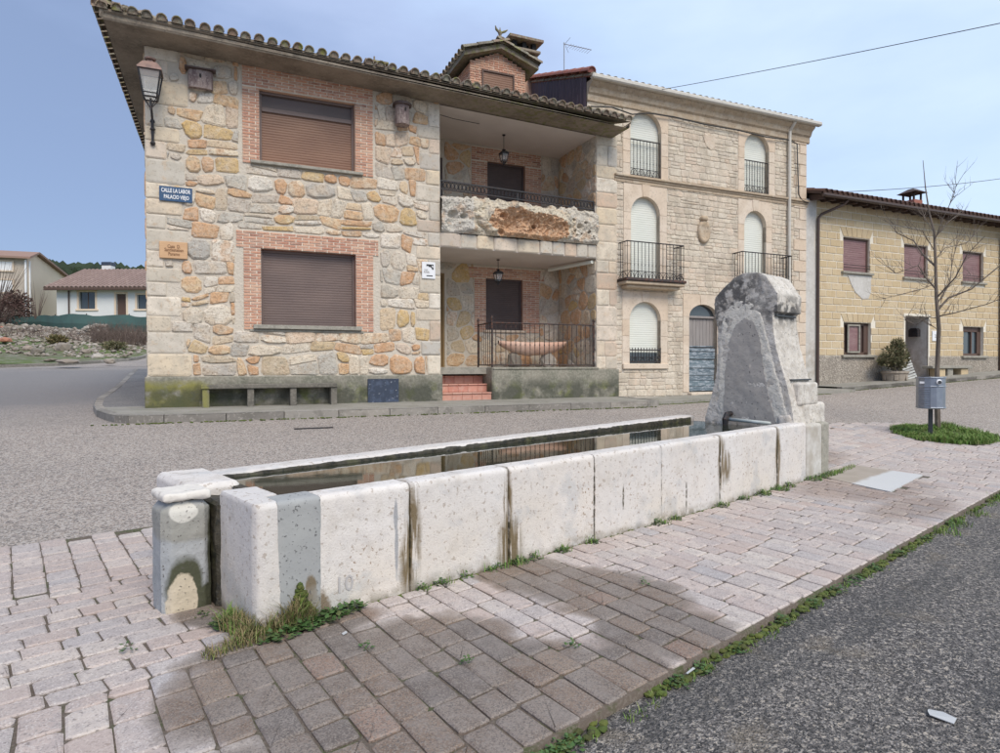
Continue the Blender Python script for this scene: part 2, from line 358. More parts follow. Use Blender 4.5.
m_bluesign = mat('blue_enamel', [(.035, .085, .17)], .3, layers=[dict(s=14, lo=.6, hi=.7, c=(.15, .12, .1), f=.6)])
m_white = mat('white_enamel', [(.78, .79, .80)], .4, layers=[dict(s=10, lo=.55, hi=.75, c=(.62, .62, .60), f=.5)])
m_black = mat('black_print', [(.02, .02, .02)], .5)
m_grey = mat('grey_print', [(.32, .31, .30)], .5)
m_bluebox = mat('dark_blue_painted_steel', [(.035, .048, .078)], .5, layers=[dict(s=8, lo=.5, hi=.66, c=(.10, .13, .20), f=.5), dict(s=20, lo=.63, hi=.7, c=(.4, .42, .48), f=.6)])
m_step = mat('pink_red_terracotta', [(.50, .22, .16), (.58, .31, .23), (.46, .19, .14), (.62, .38, .29)], .7, layers=[dict(s=10, lo=.48, hi=.65, c=(.56, .38, .31), f=.5)], bump=[('noise', 30, .4, .006)])
m_pinkstone = mat('pink_carved_stone', [(.58, .36, .27)], .8, layers=[dict(s=4, lo=.4, hi=.65, c=(.66, .48, .38), f=.7), dict(s=16, lo=.58, hi=.68, c=(.38, .2, .14), f=.6)], bump=[('noise', 14, .5, .02)])
m_rough = mat('spongy_pale_rock', [(.74, .64, .48), (.66, .60, .50), (.60, .58, .53), (.70, .62, .48), (.72, .64, .50)], .95,
  layers=[dict(s=5, lo=.54, hi=.64, c=(.58, .36, .20), f=.5), dict(s=18, lo=.60, hi=.66, c=(.16, .11, .08), f=.7), dict(s=4, lo=.52, hi=.62, c=(.48, .46, .42), f=.5)], bump=[('noise', 10, 1, .08), ('noise', 35, .9, .03)])
m_cavern = mat('orange_hollow_rock', [(.66, .42, .26), (.62, .38, .22)], .95,
  layers=[dict(s=9, lo=.45, hi=.58, c=(.72, .54, .38), f=.5), dict(s=14, lo=.56, hi=.63, c=(.34, .16, .08), f=.7)], bump=[('noise', 10, 1, .08), ('noise', 35, .9, .03)])
# three-storey house
m_rubble = mat('pale_coursed_rubble', [(.69, .60, .47), (.62, .55, .44), (.72, .63, .50), (.56, .49, .40), (.68, .55, .42), (.66, .58, .47), (.70, .62, .49)], .92,
  layers=[dict(s=16, lo=.48, hi=.64, c=(.70, .63, .53), f=.6), dict(s=34, lo=.57, hi=.67, c=(.34, .28, .22), f=.5), dict(s=1.1, lo=.5, hi=.68, c=(.58, .40, .29), f=.35), dict(s=6, lo=.5, hi=.62, c=(.50, .43, .33), f=.5), dict(s=2.2, lo=.46, hi=.62, c=(.42, .36, .28), f=.6, fixed=1, st=(1.6, 1, .5))], bump=[('noise', 22, .9, .02)])
m_dressed = mat('pale_dressed_sandstone', [(.68, .57, .45), (.72, .61, .49), (.66, .53, .40), (.70, .60, .49), (.62, .53, .42)], .88,
  layers=[dict(s=3, lo=.42, hi=.65, c=(.52, .41, .30), f=.5), dict(s=24, lo=.56, hi=.68, c=(.38, .30, .23), f=.45)], bump=[('noise', 24, .4, .008)])
m_cornice = mat('stained_cornice_stone', [(.50, .39, .27)], .9, layers=[dict(s=3, lo=.42, hi=.6, c=(.36, .29, .22), f=.6, st=(.4, 1, 2)), dict(s=20, lo=.56, hi=.66, c=(.20, .16, .12), f=.6), dict(s=6, lo=.5, hi=.65, c=(.60, .53, .42), f=.5)], bump=[('noise', 26, .6, .01)])
m_cream = mat('cream_painted_shutter', [(.72, .73, .66)], .5, layers=[dict(s=2, lo=.4, hi=.7, c=(.66, .68, .60), f=.6)])
m_gutter = mat('pale_gutter_metal', [(.58, .55, .49)], .5, layers=[dict(s=8, lo=.5, hi=.7, c=(.45, .42, .36), f=.6)])
m_clad = mat('purple_brown_corrugated_sheet', [(.085, .06, .075)], .6, layers=[dict(s=6, lo=.4, hi=.65, c=(.05, .035, .045), f=.6, st=(1, 1, .2)), dict(s=20, lo=.58, hi=.66, c=(.16, .12, .14), f=.6, st=(1, 1, .2))])
m_greydoor = mat('grey_weathered_boards', [(.30, .275, .26)], .85, layers=[dict(s=12, lo=.4, hi=.65, c=(.21, .19, .18), f=.6, st=(3, 3, .2))], bump=[('noise', 30, .4, .006, (3, 3, .2))])
m_blueboard = mat('faded_blue_boards', [(.13, .18, .21), (.17, .22, .25), (.11, .15, .18), (.28, .32, .35), (.14, .19, .22)], .8, layers=[dict(s=7, lo=.48, hi=.6, c=(.44, .48, .52), f=.65, st=(1, 1, 4)), dict(s=24, lo=.56, hi=.65, c=(.04, .06, .08), f=.6)], bump=[('noise', 20, .5, .01)])
# yellow house
m_block = mat('yellow_sandstone_block', [(.55, .43, .26), (.59, .47, .30), (.51, .40, .245), (.61, .50, .34), (.54, .44, .28)], .92, layers=[dict(s=40, lo=.42, hi=.6, c=(.60, .48, .30), f=.45), dict(s=55, lo=.56, hi=.66, c=(.32, .22, .10), f=.5), dict(s=4, lo=.5, hi=.7, c=(.44, .30, .17), f=.35)], bump=[('noise', 45, .8, .01)])
m_joint = mat('white_pointing', [(.76, .71, .60)], .95, layers=[dict(s=10, lo=.5, hi=.7, c=(.56, .48, .35), f=.5)], bump=[('noise', 40, .4, .006)])
m_render = mat('pale_grey_render', [(.56, .54, .50)], .95, layers=[dict(s=3, lo=.42, hi=.62, c=(.42, .40, .36), f=.5), dict(s=14, lo=.5, hi=.65, c=(.66, .65, .62), f=.5), dict(s=4, lo=.4, hi=.6, c=(.30, .25, .18), f=.5, z=(1.2, 1.7), fixed=1)], bump=[('noise', 22, .4, .01)])
m_pebble = mat('pebbledash_plinth', [(.34, .30, .25)], .95, layers=[dict(k='cell', s=26, lo=.55, hi=.8, c=(.52, .46, .38), f=.7), dict(k='cell', s=31, lo=.3, hi=.1, c=(.17, .15, .13), f=.7), dict(s=2, lo=.45, hi=.62, c=(.24, .21, .17), f=.5)], bump=[('vor', 26, .9, .02)])
m_purple = mat('plum_brown_shutter', [(.22, .12, .12)], .5, layers=[dict(s=4, lo=.4, hi=.65, c=(.30, .19, .18), f=.6, st=(.4, 1, 2)), dict(s=20, lo=.58, hi=.68, c=(.36, .26, .25), f=.6, st=(.4, 1, 2))])
m_rafter = mat('dark_brown_eave_timber', [(.055, .035, .028), (.075, .045, .035)], .8, layers=[dict(s=12, lo=.5, hi=.65, c=(.12, .07, .05), f=.6)])
m_brownpipe = mat('brown_downpipe', [(.07, .045, .038)], .5)
m_bframe = mat('brown_window_frame', [(.10, .06, .045)], .6)
# left houses
m_beige = mat('beige_plaster', [(.74, .61, .47)], .95, layers=[dict(s=.5, lo=.4, hi=.65, c=(.66, .53, .40), f=.5)], bump=[('noise', 5, .3, .02)])
m_greyplaster = mat('grey_beige_plaster', [(.50, .44, .37)], .95, layers=[dict(s=.8, lo=.4, hi=.62, c=(.34, .30, .26), f=.5)], bump=[('noise', 5, .3, .02)])
m_whitewash = mat('white_wall_paint', [(.72, .73, .72)], .9, layers=[dict(s=.7, lo=.45, hi=.7, c=(.62, .64, .64), f=.5)])
# ground
m_ground = mat('dry_grassy_ground', [(.12, .12, .05)], 1, layers=[dict(s=.4, lo=.42, hi=.6, c=(.16, .13, .08), f=.7), dict(s=4, lo=.45, hi=.62, c=(.07, .11, .03), f=.7)], bump=[('noise', 3, .6, .1)])
m_verge = mat('verge_grass_and_rubble', [(.12, .15, .05)], 1, layers=[dict(s=.35, lo=.44, hi=.56, c=(.16, .14, .10), f=.85), dict(s=2.5, lo=.5, hi=.6, c=(.26, .24, .20), f=.6), dict(s=7, lo=.45, hi=.62, c=(.06, .12, .02), f=.6)], bump=[('noise', 4, .8, .1), ('noise', 18, .6, .04)])
m_asph = mat('pale_worn_asphalt', [(.37, .315, .27)], .95,
  layers=[dict(s=.8, lo=.5, hi=.56, c=(.31, .27, .235), f=.6, st=(.35, 1.4, 1)), dict(s=.22, lo=.48, hi=.55, c=(.42, .36, .31), f=.5), dict(s=.35, lo=.4, hi=.65, c=(.34, .285, .245), f=.7), dict(s=1.5, lo=.5, hi=.68, c=(.45, .38, .325), f=.4), dict(k='cell', s=95, lo=.70, hi=.80, c=(.52, .48, .44), f=.85), dict(k='cell', s=88, lo=.30, hi=.2, c=(.11, .10, .095), f=.85), dict(k='cell', s=45, lo=.80, hi=.86, c=(.46, .42, .38), f=.6), dict(k='cell', s=38, lo=.16, hi=.10, c=(.14, .125, .12), f=.6),
          dict(k='one', c=(.20, .195, .195), f=.8, blobs=[(0.5, 19, 0, 14, 7.2, 50), (9.5, 24, 0, 4, 9, 50), (-12, 15, 0, 12, 7, 50)], wob=.5, ws=.5, soft=.25)],
  bump=[('vor', 95, .9, .008), ('noise', 3, .3, .02)], coordobj=trough)
m_dkasph = mat('dark_coarse_asphalt', [(.135, .122, .112)], .85,
  layers=[dict(s=1.2, lo=.38, hi=.62, c=(.165, .15, .138), f=.7), dict(s=.5, lo=.48, hi=.60, c=(.10, .092, .09), f=.7), dict(k='cell', s=92, lo=.66, hi=.78, c=(.33, .30, .27), f=.9), dict(k='cell', s=60, lo=.86, hi=.92, c=(.42, .37, .31), f=.9), dict(k='cell', s=88, lo=.34, hi=.2, c=(.045, .042, .041), f=.9), dict(k='cell', s=66, lo=.12, hi=.07, c=(.05, .046, .044), f=.8),
          dict(s=3, lo=.55, hi=.66, c=(.21, .17, .12), f=.5, y=(-1.95, -2.3), wob=.5), dict(s=.9, lo=.56, hi=.575, c=(.05, .05, .05), f=.35, st=(.3, 2.4, 1))],
  bump=[('vor', 110, 1, .010), ('vor', 60, .5, .010)], coordobj=trough)
WET = [(.05, -.62, 0, .62, .46, 3), (.25, -1.30, 0, .95, .50, 3), (.12, -.16, 0, .48, .20, 3), (1.0, -1.50, 0, .40, .22, 3), (.60, -.75, 0, .42, .40, 3), (1.72, -.30, 0, .34, .42, 3), (1.85, -.85, 0, .40, .48, 3), (1.60, -1.40, 0, .34, .35, 3), (-.1, .45, 0, .16, .22, 3)]
DAMP = [(6.6, -.6, 0, 1.0, .62, 3), (5.9, -1.3, 0, .75, .3, 3), (8.0, .55, 0, .8, .35, 3)]
PAV = [(.46, .395, .36), (.52, .44, .39), (.38, .355, .35), (.47, .385, .345), (.54, .475, .42), (.41, .36, .335), (.44, .36, .32), (.47, .42, .39)]
_w = dict(blobs=WET, wob=.8, ws=3.2, soft=.15)
WETLAY = [dict(k='one', c=(.205, .166, .138), f=.93, rough=.6, **_w), dict(k='one', c=(.215, .155, .115), f=.85, rn=(.12, .34), **_w), dict(k='one', c=(.255, .185, .135), f=.75, rn=(.44, .56), **_w), dict(k='one', c=(.29, .19, .14), f=.75, rn=(.70, .78), **_w), dict(k='one', c=(.165, .14, .125), f=.85, rn=(.82, .97), **_w),
          dict(s=5, lo=.42, hi=.62, c=(.70, .62, .55), f=.6, blend='MULTIPLY', **_w), dict(k='cell', s=190, lo=.62, hi=.74, c=(.29, .25, .215), f=.6, **_w), dict(k='cell', s=175, lo=.30, hi=.2, c=(.09, .078, .07), f=.65, **_w), dict(s=11, lo=.5, hi=.64, c=(.24, .205, .18), f=.45, **_w),
          dict(k='one', c=(.62, .56, .52), f=.8, blend='MULTIPLY', blobs=DAMP, wob=.7, ws=1.5, soft=.3)]
m_paver = mat('tumbled_concrete_paver', PAV, .9,
  layers=[dict(s=16, lo=.45, hi=.62, c=(.34, .30, .29), f=.45), dict(s=34, lo=.60, hi=.68, c=(.17, .14, .13), f=.7), dict(k='cell', s=170, lo=.82, hi=.9, c=(.62, .57, .53), f=.5), dict(k='cell', s=150, lo=.16, hi=.1, c=(.22, .19, .18), f=.5), dict(k='one', c=(.50, .36, .28), f=.35, rn=(.30, .37))] + WETLAY,
  bump=[('noise', 28, .5, .012), ('noise', 150, .5, .003)], coordobj=trough)
m_bed = mat('dark_sandy_joint', [(.12, .095, .075)], 1, layers=[dict(s=6, lo=.5, hi=.62, c=(.06, .075, .025), f=.8), dict(s=60, lo=.5, hi=.6, c=(.19, .16, .13), f=.5)], bump=[('noise', 60, .8, .01)])
m_pave = mat('grey_concrete_pavement', [(.30, .285, .25)], .95, layers=[dict(s=1.5, lo=.42, hi=.62, c=(.20, .19, .16), f=.6), dict(s=7, lo=.55, hi=.66, c=(.14, .15, .07), f=.5), dict(s=40, lo=.5, hi=.66, c=(.40, .38, .34), f=.4)], bump=[('noise', 40, .5, .008)])
m_sidepath = mat('dark_patched_side_path', [(.17, .165, .16)], .95, layers=[dict(s=1.2, lo=.42, hi=.6, c=(.12, .12, .12), f=.6), dict(k='cell', s=90, lo=.7, hi=.8, c=(.34, .32, .30), f=.6)], bump=[('noise', 40, .6, .01)])
m_kerb = mat('worn_kerb_stone', [(.24, .22, .195), (.20, .185, .165), (.29, .27, .24), (.34, .31, .27)], .92, layers=[dict(s=4, lo=.45, hi=.62, c=(.15, .14, .12), f=.6), dict(s=20, lo=.55, hi=.65, c=(.42, .39, .35), f=.5)], bump=[('noise', 26, .6, .01)])
m_conc = mat('new_grey_cement', [(.33, .335, .33)], .9, coordobj=trough, layers=[dict(k='one', c=(.17, .125, .07), f=.9, blobs=[(.28, 0, .0, .12, .5, .17), (.30, 0, .14, .04, .5, .13)], wob=.9, ws=14, soft=.1), dict(s=5, lo=.42, hi=.64, c=(.38, .385, .37), f=.6), dict(s=50, lo=.60, hi=.66, c=(.08, .08, .08), f=.8)], bump=[('noise', 50, .4, .005)])
m_slabc = mat('concrete_cover_slab', [(.36, .31, .26)], .9, layers=[dict(s=3, lo=.45, hi=.6, c=(.30, .26, .21), f=.6), dict(k='one', c=(.56, .575, .58), f=.8, y=(-.50, -.44), wob=.25)], bump=[('noise', 40, .4, .006)])
# trough stone: pale, with mossy streaks below the joints, cement repair patch, chips
JX = [.95, 1.77, 2.68, 3.6, 4.6, 5.82, 6.55]
streak = [(.97, 0, .36, .055, .5, .30), (.93, 0, .18, .05, .5, .2), (1.78, 0, .14, .10, .5, .20), (1.76, 0, .42, .035, .5, .26), (4.62, 0, .46, .06, .5, .24), (5.83, 0, .34, .055, .5, .34), (4.72, 0, .4, .07, .5, .14)]
lines_ = [(x_, 0, z_, .012, .5, h_) for x_, z_, h_ in ((.95, .36, .30), (1.77, .2, .2), (2.68, .35, .34), (3.6, .34, .33), (4.6, .36, .34), (5.82, .36, .34), (6.55, .36, .34), (4.0, .2, .14), (3.05, .3, .1))]
rusts = [(2.58, 0, .36, .13, .5, .20), (3.22, 0, .36, .14, .5, .14), (.66, 0, .32, .05, .5, .05), (.68, 0, .25, .04, .5, .035), (.60, 0, .18, .05, .5, .05), (5.15, 0, .42, .16, .5, .16), (3.85, 0, .36, .12, .5, .18), (.55, 0, .24, .035, .5, .09)]
m_trough = mat('pale_limestone_trough', [(.66, .63, .60), (.70, .66, .62), (.60, .575, .55), (.68, .635, .59)], .85,
  layers=[dict(s=1.6, lo=.4, hi=.66, c=(.60, .54, .47), f=.5, fixed=1), dict(s=2.4, lo=.38, hi=.6, c=(.66, .58, .47), f=.35, fixed=1, z=(.18, .50), wob=.3), dict(s=3.5, lo=.56, hi=.64, c=(.46, .46, .455), f=.55, fixed=1), dict(s=9, lo=.5, hi=.68, c=(.50, .47, .45), f=.4, fixed=1), dict(s=110, lo=.60, hi=.66, c=(.38, .34, .30), f=.5, fixed=1), dict(s=22, lo=.70, hi=.74, c=(.25, .17, .10), f=.5, fixed=1), dict(s=5, lo=.56, hi=.66, c=(.46, .41, .35), f=.35, fixed=1),
          dict(s=30, lo=.57, hi=.62, c=(.28, .16, .08), f=.8, fixed=1, nr=.75, blobs=rusts, wob=2.2, ws=12, soft=.5), dict(s=30, lo=.60, hi=.64, c=(.25, .18, .12), f=.5, fixed=1),
          dict(k='one', c=(.70, .72, .74), f=.75, fixed=1, z=(.73, .735)) if False else dict(k='one', c=(.60, .58, .56), f=0.01),
          dict(s=13, lo=.36, hi=.50, c=(.14, .095, .035), f=.92, fixed=1, st=(3.2, 1, .22), d=2, blobs=streak, wob=1.1, ws=9, soft=.35), dict(s=16, lo=.40, hi=.52, c=(.055, .045, .02), f=.92, fixed=1, blobs=lines_, wob=.9, ws=11, soft=.3), dict(k='one', c=(.27, .28, .30), f=.8, blobs=[(.845, 0, .50, .014, .5, .10), (.85, 0, .30, .012, .5, .16)], wob=.8, ws=16, soft=.2), dict(k='one', c=(.17, .12, .07), f=.9, blobs=[(.34, 0, .0, .08, .5, .16)], wob=.9, ws=14, soft=.15),
          dict(s=12, lo=.36, hi=.55, c=(.16, .13, .08), f=.7, fixed=1, z=(.02, .10), wob=.14, ws=4)],
  bump=[('noise', 9, .3, .012), ('noise', 75, .8, .004), ('pit', 60, .25, .005)], coordobj=trough)
m_post = mat('patched_cement_post', [(.34, .355, .36)], .9,
  layers=[dict(s=6, lo=.42, hi=.62, c=(.42, .43, .43), f=.6, fixed=1), dict(k='one', c=(.30, .29, .25), f=.8, blobs=[(-.17, .56, .52, .3, .4, .10)], wob=.6, ws=9), dict(k='one', c=(.045, .048, .014), f=.92, blobs=[(-.185, .56, .15, .095, .4, .19), (.0, .6, .3, .06, .4, .42), (-.05, .56, .06, .12, .3, .1)], wob=.5, ws=9), dict(k='one', c=(.60, .52, .39), f=.96, blobs=[(-.20, .56, .10, .075, .4, .145), (-.225, .56, .06, .06, .4, .09)], wob=.7, ws=9, soft=.05),
          dict(k='one', c=(.62, .60, .54), f=.9, blobs=[(-.19, .56, .585, .075, .4, .055)], wob=.4, ws=9, soft=.06), dict(s=60, lo=.62, hi=.67, c=(.1, .09, .08), f=.8)],
  bump=[('noise', 9, .5, .02), ('noise', 60, .6, .006)], coordobj=trough)
m_algae = mat('wet_algae_stone', [(.05, .043, .028)], .6, layers=[dict(s=5, lo=.52, hi=.64, c=(.12, .12, .05), f=.6), dict(s=20, lo=.5, hi=.6, c=(.015, .015, .012), f=.8)], bump=[('noise', 20, .8, .02)], coordobj=trough)
m_pillar = mat('plastered_fountain_stone', [(.60, .56, .50)], .92,
  layers=[dict(s=4, lo=.4, hi=.62, c=(.70, .66, .60), f=.7, fixed=1), dict(s=7, lo=.46, hi=.60, c=(.42, .385, .34), f=.6, fixed=1), dict(s=16, lo=.5, hi=.62, c=(.42, .36, .28), f=.4, fixed=1), dict(s=40, lo=.60, hi=.67, c=(.14, .13, .12), f=.8, fixed=1),
          dict(s=9, lo=.40, hi=.52, c=(.07, .068, .066), f=.88, fixed=1, blobs=[(6.4, .86, 2.33, .35, .42, .30), (6.5, 1.05, 2.1, .3, .15, .25), (6.7, .35, 2.1, .5, .2, .16)], wob=.9, ws=6, soft=.5)],
  bump=[('noise', 6, .5, .02), ('noise', 30, .9, .012), ('noise', 90, .6, .005)], coordobj=trough)
m_niche = mat('smooth_grey_cement_niche', [(.40, .37, .335)], .9, layers=[dict(s=3, lo=.42, hi=.62, c=(.34, .315, .285), f=.6, fixed=1), dict(s=10, lo=.52, hi=.66, c=(.48, .445, .40), f=.5, fixed=1), dict(s=30, lo=.63, hi=.68, c=(.08, .08, .08), f=.8, fixed=1)], bump=[('noise', 8, .5, .02), ('noise', 50, .4, .005)], coordobj=trough)
m_ring = mat('paler_lime_plaster_ring', [(.66, .62, .54)], .92, layers=[dict(s=9, lo=.45, hi=.62, c=(.74, .70, .62), f=.6, fixed=1), dict(s=40, lo=.60, hi=.67, c=(.16, .15, .14), f=.7, fixed=1)], bump=[('noise', 12, .8, .03), ('noise', 50, .6, .01)], coordobj=trough)
m_pipe = mat('pale_plastic_pipe', [(.42, .46, .44)], .45, layers=[dict(s=8, lo=.5, hi=.64, c=(.55, .60, .60), f=.6)])
m_bin = mat('galvanised_steel', [(.30, .33, .38)], .42, metal=.75, layers=[dict(s=10, lo=.45, hi=.65, c=(.40, .43, .48), f=.6)], bump=[('noise', 40, .2, .003)])
m_binpost = mat('dark_painted_post', [(.045, .05, .055)], .5)
m_bark = mat('grey_brown_bark', [(.19, .155, .125)], .95, layers=[dict(s=8, lo=.42, hi=.6, c=(.10, .08, .065), f=.7, st=(2, 2, .4)), dict(s=16, lo=.58, hi=.7, c=(.30, .27, .22), f=.6)], bump=[('noise', 14, .9, .02, (2, 2, .3))])
m_grass = mat('green_grass_blades', [(.13, .25, .04), (.09, .19, .03), (.18, .29, .06), (.24, .26, .09), (.08, .16, .03)], .8)
m_drygrass = mat('dry_grass_blades', [(.24, .18, .09), (.17, .14, .06), (.12, .12, .04), (.28, .22, .12)], .9)
m_moss = mat('green_moss', [(.085, .12, .022), (.06, .085, .018), (.12, .14, .03), (.055, .06, .02)], 1, bump=[('noise', 60, .9, .01)])
m_leaf = mat('weed_leaves', [(.04, .09, .02), (.055, .12, .028), (.08, .14, .04), (.10, .11, .04)], .7)
m_shrub = mat('olive_shrub_foliage', [(.12, .12, .06), (.09, .10, .045), (.19, .17, .09), (.24, .20, .12)], .9)
m_conifer = mat('reddish_dead_conifer', [(.10, .055, .045), (.07, .04, .035), (.13, .08, .06)], .95)
m_twig = mat('bare_twigs', [(.12, .09, .075), (.16, .12, .10), (.09, .065, .055)], .95)
m_forest = mat('dark_pine_forest', [(.022, .038, .018), (.03, .048, .022), (.018, .03, .016)], 1)
m_rubst = mat('loose_rubble_stone', [(.36, .32, .27), (.24, .20, .165), (.46, .42, .37), (.17, .15, .12), (.36, .29, .24), (.20, .19, .13)], .95, layers=[dict(s=3, lo=.45, hi=.62, c=(.22, .20, .17), f=.5)], bump=[('noise', 6, .6, .04)])
m_redrub = mat('orange_debris', [(.38, .17, .11)], .9)
m_net = mat('dark_green_mesh_screen', [(.045, .085, .08), (.05, .095, .09)], .8, layers=[dict(s=1.5, lo=.4, hi=.62, c=(.05, .12, .11), f=.6)])
m_terra = mat('stone_planter', [(.36, .31, .25)], .9, layers=[dict(s=8, lo=.45, hi=.6, c=(.24, .20, .16), f=.6)], bump=[('noise', 22, .6, .01)])
m_soil = mat('potting_soil', [(.05, .035, .025)], 1)
m_limed = mat('limewashed_wood', [(.44, .45, .42), (.52, .53, .50), (.34, .35, .33)], .85, layers=[dict(s=12, lo=.45, hi=.62, c=(.26, .25, .23), f=.7, st=(.4, 1, 3))])
m_cable = mat('black_cable', [(.05, .05, .05)], .6)
m_alu = mat('aerial_aluminium', [(.35, .36, .38)], .4, metal=.6)
m_water = mat('still_water', [(.02, .024, .012)], .025, spec=.62, bump=[('noise', 5, .04, .01)])
m_paper = mat('white_paper_scrap', [(.46, .47, .47)], .8, layers=[dict(s=20, lo=.5, hi=.6, c=(.5, .5, .5), f=.5)])

# ------------------------------------------------------------------ masonry generators
def clip_half(poly, px, pz, nx, nz):
    out = []; n = len(poly)
    for i in range(n):
        a = poly[i]; b = poly[(i + 1) % n]
        da = (a[0] - px) * nx + (a[1] - pz) * nz; db = (b[0] - px) * nx + (b[1] - pz) * nz
        if da <= 0: out.append(a)
        if (da < 0 < db) or (db < 0 < da):
            t = da / (da - db); out.append((a[0] + (b[0] - a[0]) * t, a[1] + (b[1] - a[1]) * t))
    return out
def parea(p): return abs(sum(p[i][0] * p[(i + 1) % len(p)][1] - p[(i + 1) % len(p)][0] * p[i][1] for i in range(len(p)))) / 2
def rubble_cells(x0, x1, z0, z1, sw, sh, rnd, jit=.33, small=.25, ax=1.25):
    """irregular stone outlines filling a rectangle: cells of jittered rows"""
    seeds = []; z = z0; row = 0
    while z < z1 - sh * .3:
        h = sh * rnd.uniform(.75, 1.3)
        if z + h > z1 - sh * .4: h = z1 - z
        x = x0 - rnd.random() * sw * .5
        while x < x1 + sw * .2:
            wd = sw * rnd.uniform(.6, 1.5)
            cx, cz = x + wd / 2 + rnd.uniform(-jit, jit) * wd * .3, z + h / 2 + rnd.uniform(-jit, jit) * h
            seeds.append((cx, cz))
            if rnd.random() < small: seeds.append((cx + wd * .45, cz + rnd.choice((-1, 1)) * h * .42))
            x += wd
        z += h
    out = []
    for i, (sx, sz) in enumerate(seeds):
        P = [(x0, z0), (x1, z0), (x1, z1), (x0, z1)]
        near = sorted((((a - sx) / ax) ** 2 + (b - sz) ** 2, a, b) for j, (a, b) in enumerate(seeds) if j != i and abs(a - sx) < sw * 3 and abs(b - sz) < sh * 3)[:18]
        for d, a, b in near:
            mx_, mz_ = (a + sx) / 2, (b + sz) / 2; P = clip_half(P, mx_, mz_, (a - sx) / ax ** 2, b - sz)
            if len(P) < 3: break
        if len(P) >= 3 and parea(P) > .003: out.append(P)
    return out
def coursed_cells(x0, x1, z0, z1, rnd, h0=.09, h1=.19, w0=.12, w1=.42):
    out = []; z = z0; prev = [0.0] * 400
    nx = int((x1 - x0) / .2) + 2
    while z < z1 - .03:
        h = rnd.uniform(h0, h1); h = h if z1 - z - h > .06 else z1 - z
        cur = [rnd.uniform(-.012, .012) for _ in range(nx)]
        f = lambda P, x: P[min(nx - 1, max(0, int((x - x0) / .2)))]
        x = x0
        while x < x1 - .02:
            w_ = rnd.uniform(w0, w1) * (1.2 if h > .14 else .85); w_ = w_ if x1 - x - w_ > .08 else x1 - x
            sl = rnd.uniform(-.012, .012)
            if h > .15 and rnd.random() < .25:
                m_ = z + h * rnd.uniform(.4, .6); out += [[(x, z + f(prev, x)), (x + w_, z + f(prev, x + w_)), (x + w_, m_), (x, m_)], [(x, m_), (x + w_, m_), (x + w_, z + h + f(cur, x + w_)), (x, z + h + f(cur, x))]]
            else: out.append([(x, z + f(prev, x)), (x + w_, z + f(prev, x + w_)), (x + w_ + sl, z + h + f(cur, x + w_)), (x, z + h + f(cur, x))])
            x += w_
        prev = cur; z += h
    return out
def round_poly(P, rnd, r=.22, jit=.012):
    # drop very short edges, cut corners, wobble
    Q = []
    for p in P:
        if not Q or math.hypot(p[0] - Q[-1][0], p[1] - Q[-1][1]) > .03: Q.append(p)
    if len(Q) > 1 and math.hypot(Q[0][0] - Q[-1][0], Q[0][1] - Q[-1][1]) < .03: Q.pop()
    if len(Q) < 3: return None
    o = []
    for i in range(len(Q)):
        a, b = Q[i], Q[(i + 1) % len(Q)]
        for t in (r, 1 - r): o.append((a[0] + (b[0] - a[0]) * t + rnd.uniform(-jit, jit), a[1] + (b[1] - a[1]) * t + rnd.uniform(-jit, jit)))
    return o
def stone_piece(mb, P, y, depth, rnd, joint=.013, r=.2, jit=.010, t=None, rounded=True, dome=.35, M=None):
    P = inset(P if parea_signed(P) > 0 else P[::-1], joint)
    if parea(P) < .0015: return False
    Q = round_poly(P, rnd, r, jit) if rounded else P
    if not Q or len(Q) < 3: return False
    cx = sum(p[0] for p in Q) / len(Q); cz = sum(p[1] for p in Q) / len(Q)
    n = len(Q); d = depth * rnd.uniform(.7, 1.3)
    I = [(cx + (p[0] - cx) * .86, cz + (p[1] - cz) * .84) for p in Q]
    vs = [(p[0], y + .02, p[1]) for p in Q] + [(p[0], y - d * .45, p[1]) for p in Q] + [(p[0], y - d * rnd.uniform(.85, 1.1), p[1]) for p in I] + [(cx, y - d * (1 + dome * rnd.uniform(0, 1)), cz)]
    fs = []
    for q in (0, 1): fs += [(q * n + i, q * n + (i + 1) % n, (q + 1) * n + (i + 1) % n, (q + 1) * n + i) for i in range(n)]
    fs += [(2 * n + i, 2 * n + (i + 1) % n, 3 * n) for i in range(n)]
    if M: vs = [M @ Vector(v) for v in vs]
    mb.add(vs, fs, rnd.random() if t is None else t)
    return True
def parea_signed(p): return sum(p[i][0] * p[(i + 1) % len(p)][1] - p[(i + 1) % len(p)][0] * p[i][1] for i in range(len(p))) / 2
def cut_rects(P, rects):
    """keep of a cell what lies outside the rectangles (largest half)"""
    for (a, b, c, d) in rects:
        xs = [p[0] for p in P]; zs = [p[1] for p in P]
        if max(xs) <= a or min(xs) >= b or max(zs) <= c or min(zs) >= d: continue
        best = max((clip_half(P, a, 0, 1, 0), clip_half(P, b, 0, -1, 0), clip_half(P, 0, c, 0, 1), clip_half(P, 0, d, 0, -1)), key=lambda q: parea(q) if len(q) > 2 else 0)
        if len(best) < 3 or parea(best) < .002: return None
        P = best
    return P
class Pieces:
    """collects pieces; the largest `limit` become objects, the rest one joined part"""
    def __init__(s, name, mat_, parent, limit=300): s.n, s.m, s.p, s.l, s.items = name, mat_, parent, limit, []
    def piece(s, size, fn): s.items.append((size, fn))
    def flush(s, smooth=False):
        s.items.sort(key=lambda q: -q[0])
        for size, fn in s.items[:s.l]:
            mb = MB(); fn(mb)
            if mb.v: s_build(mb, s.n, s.m, s.p)
        if len(s.items) > s.l:
            mb = MB()
            for size, fn in s.items[s.l:]: fn(mb)
            o = mb.build(s.n, s.m, s.p); o['kind'] = 'stuff'
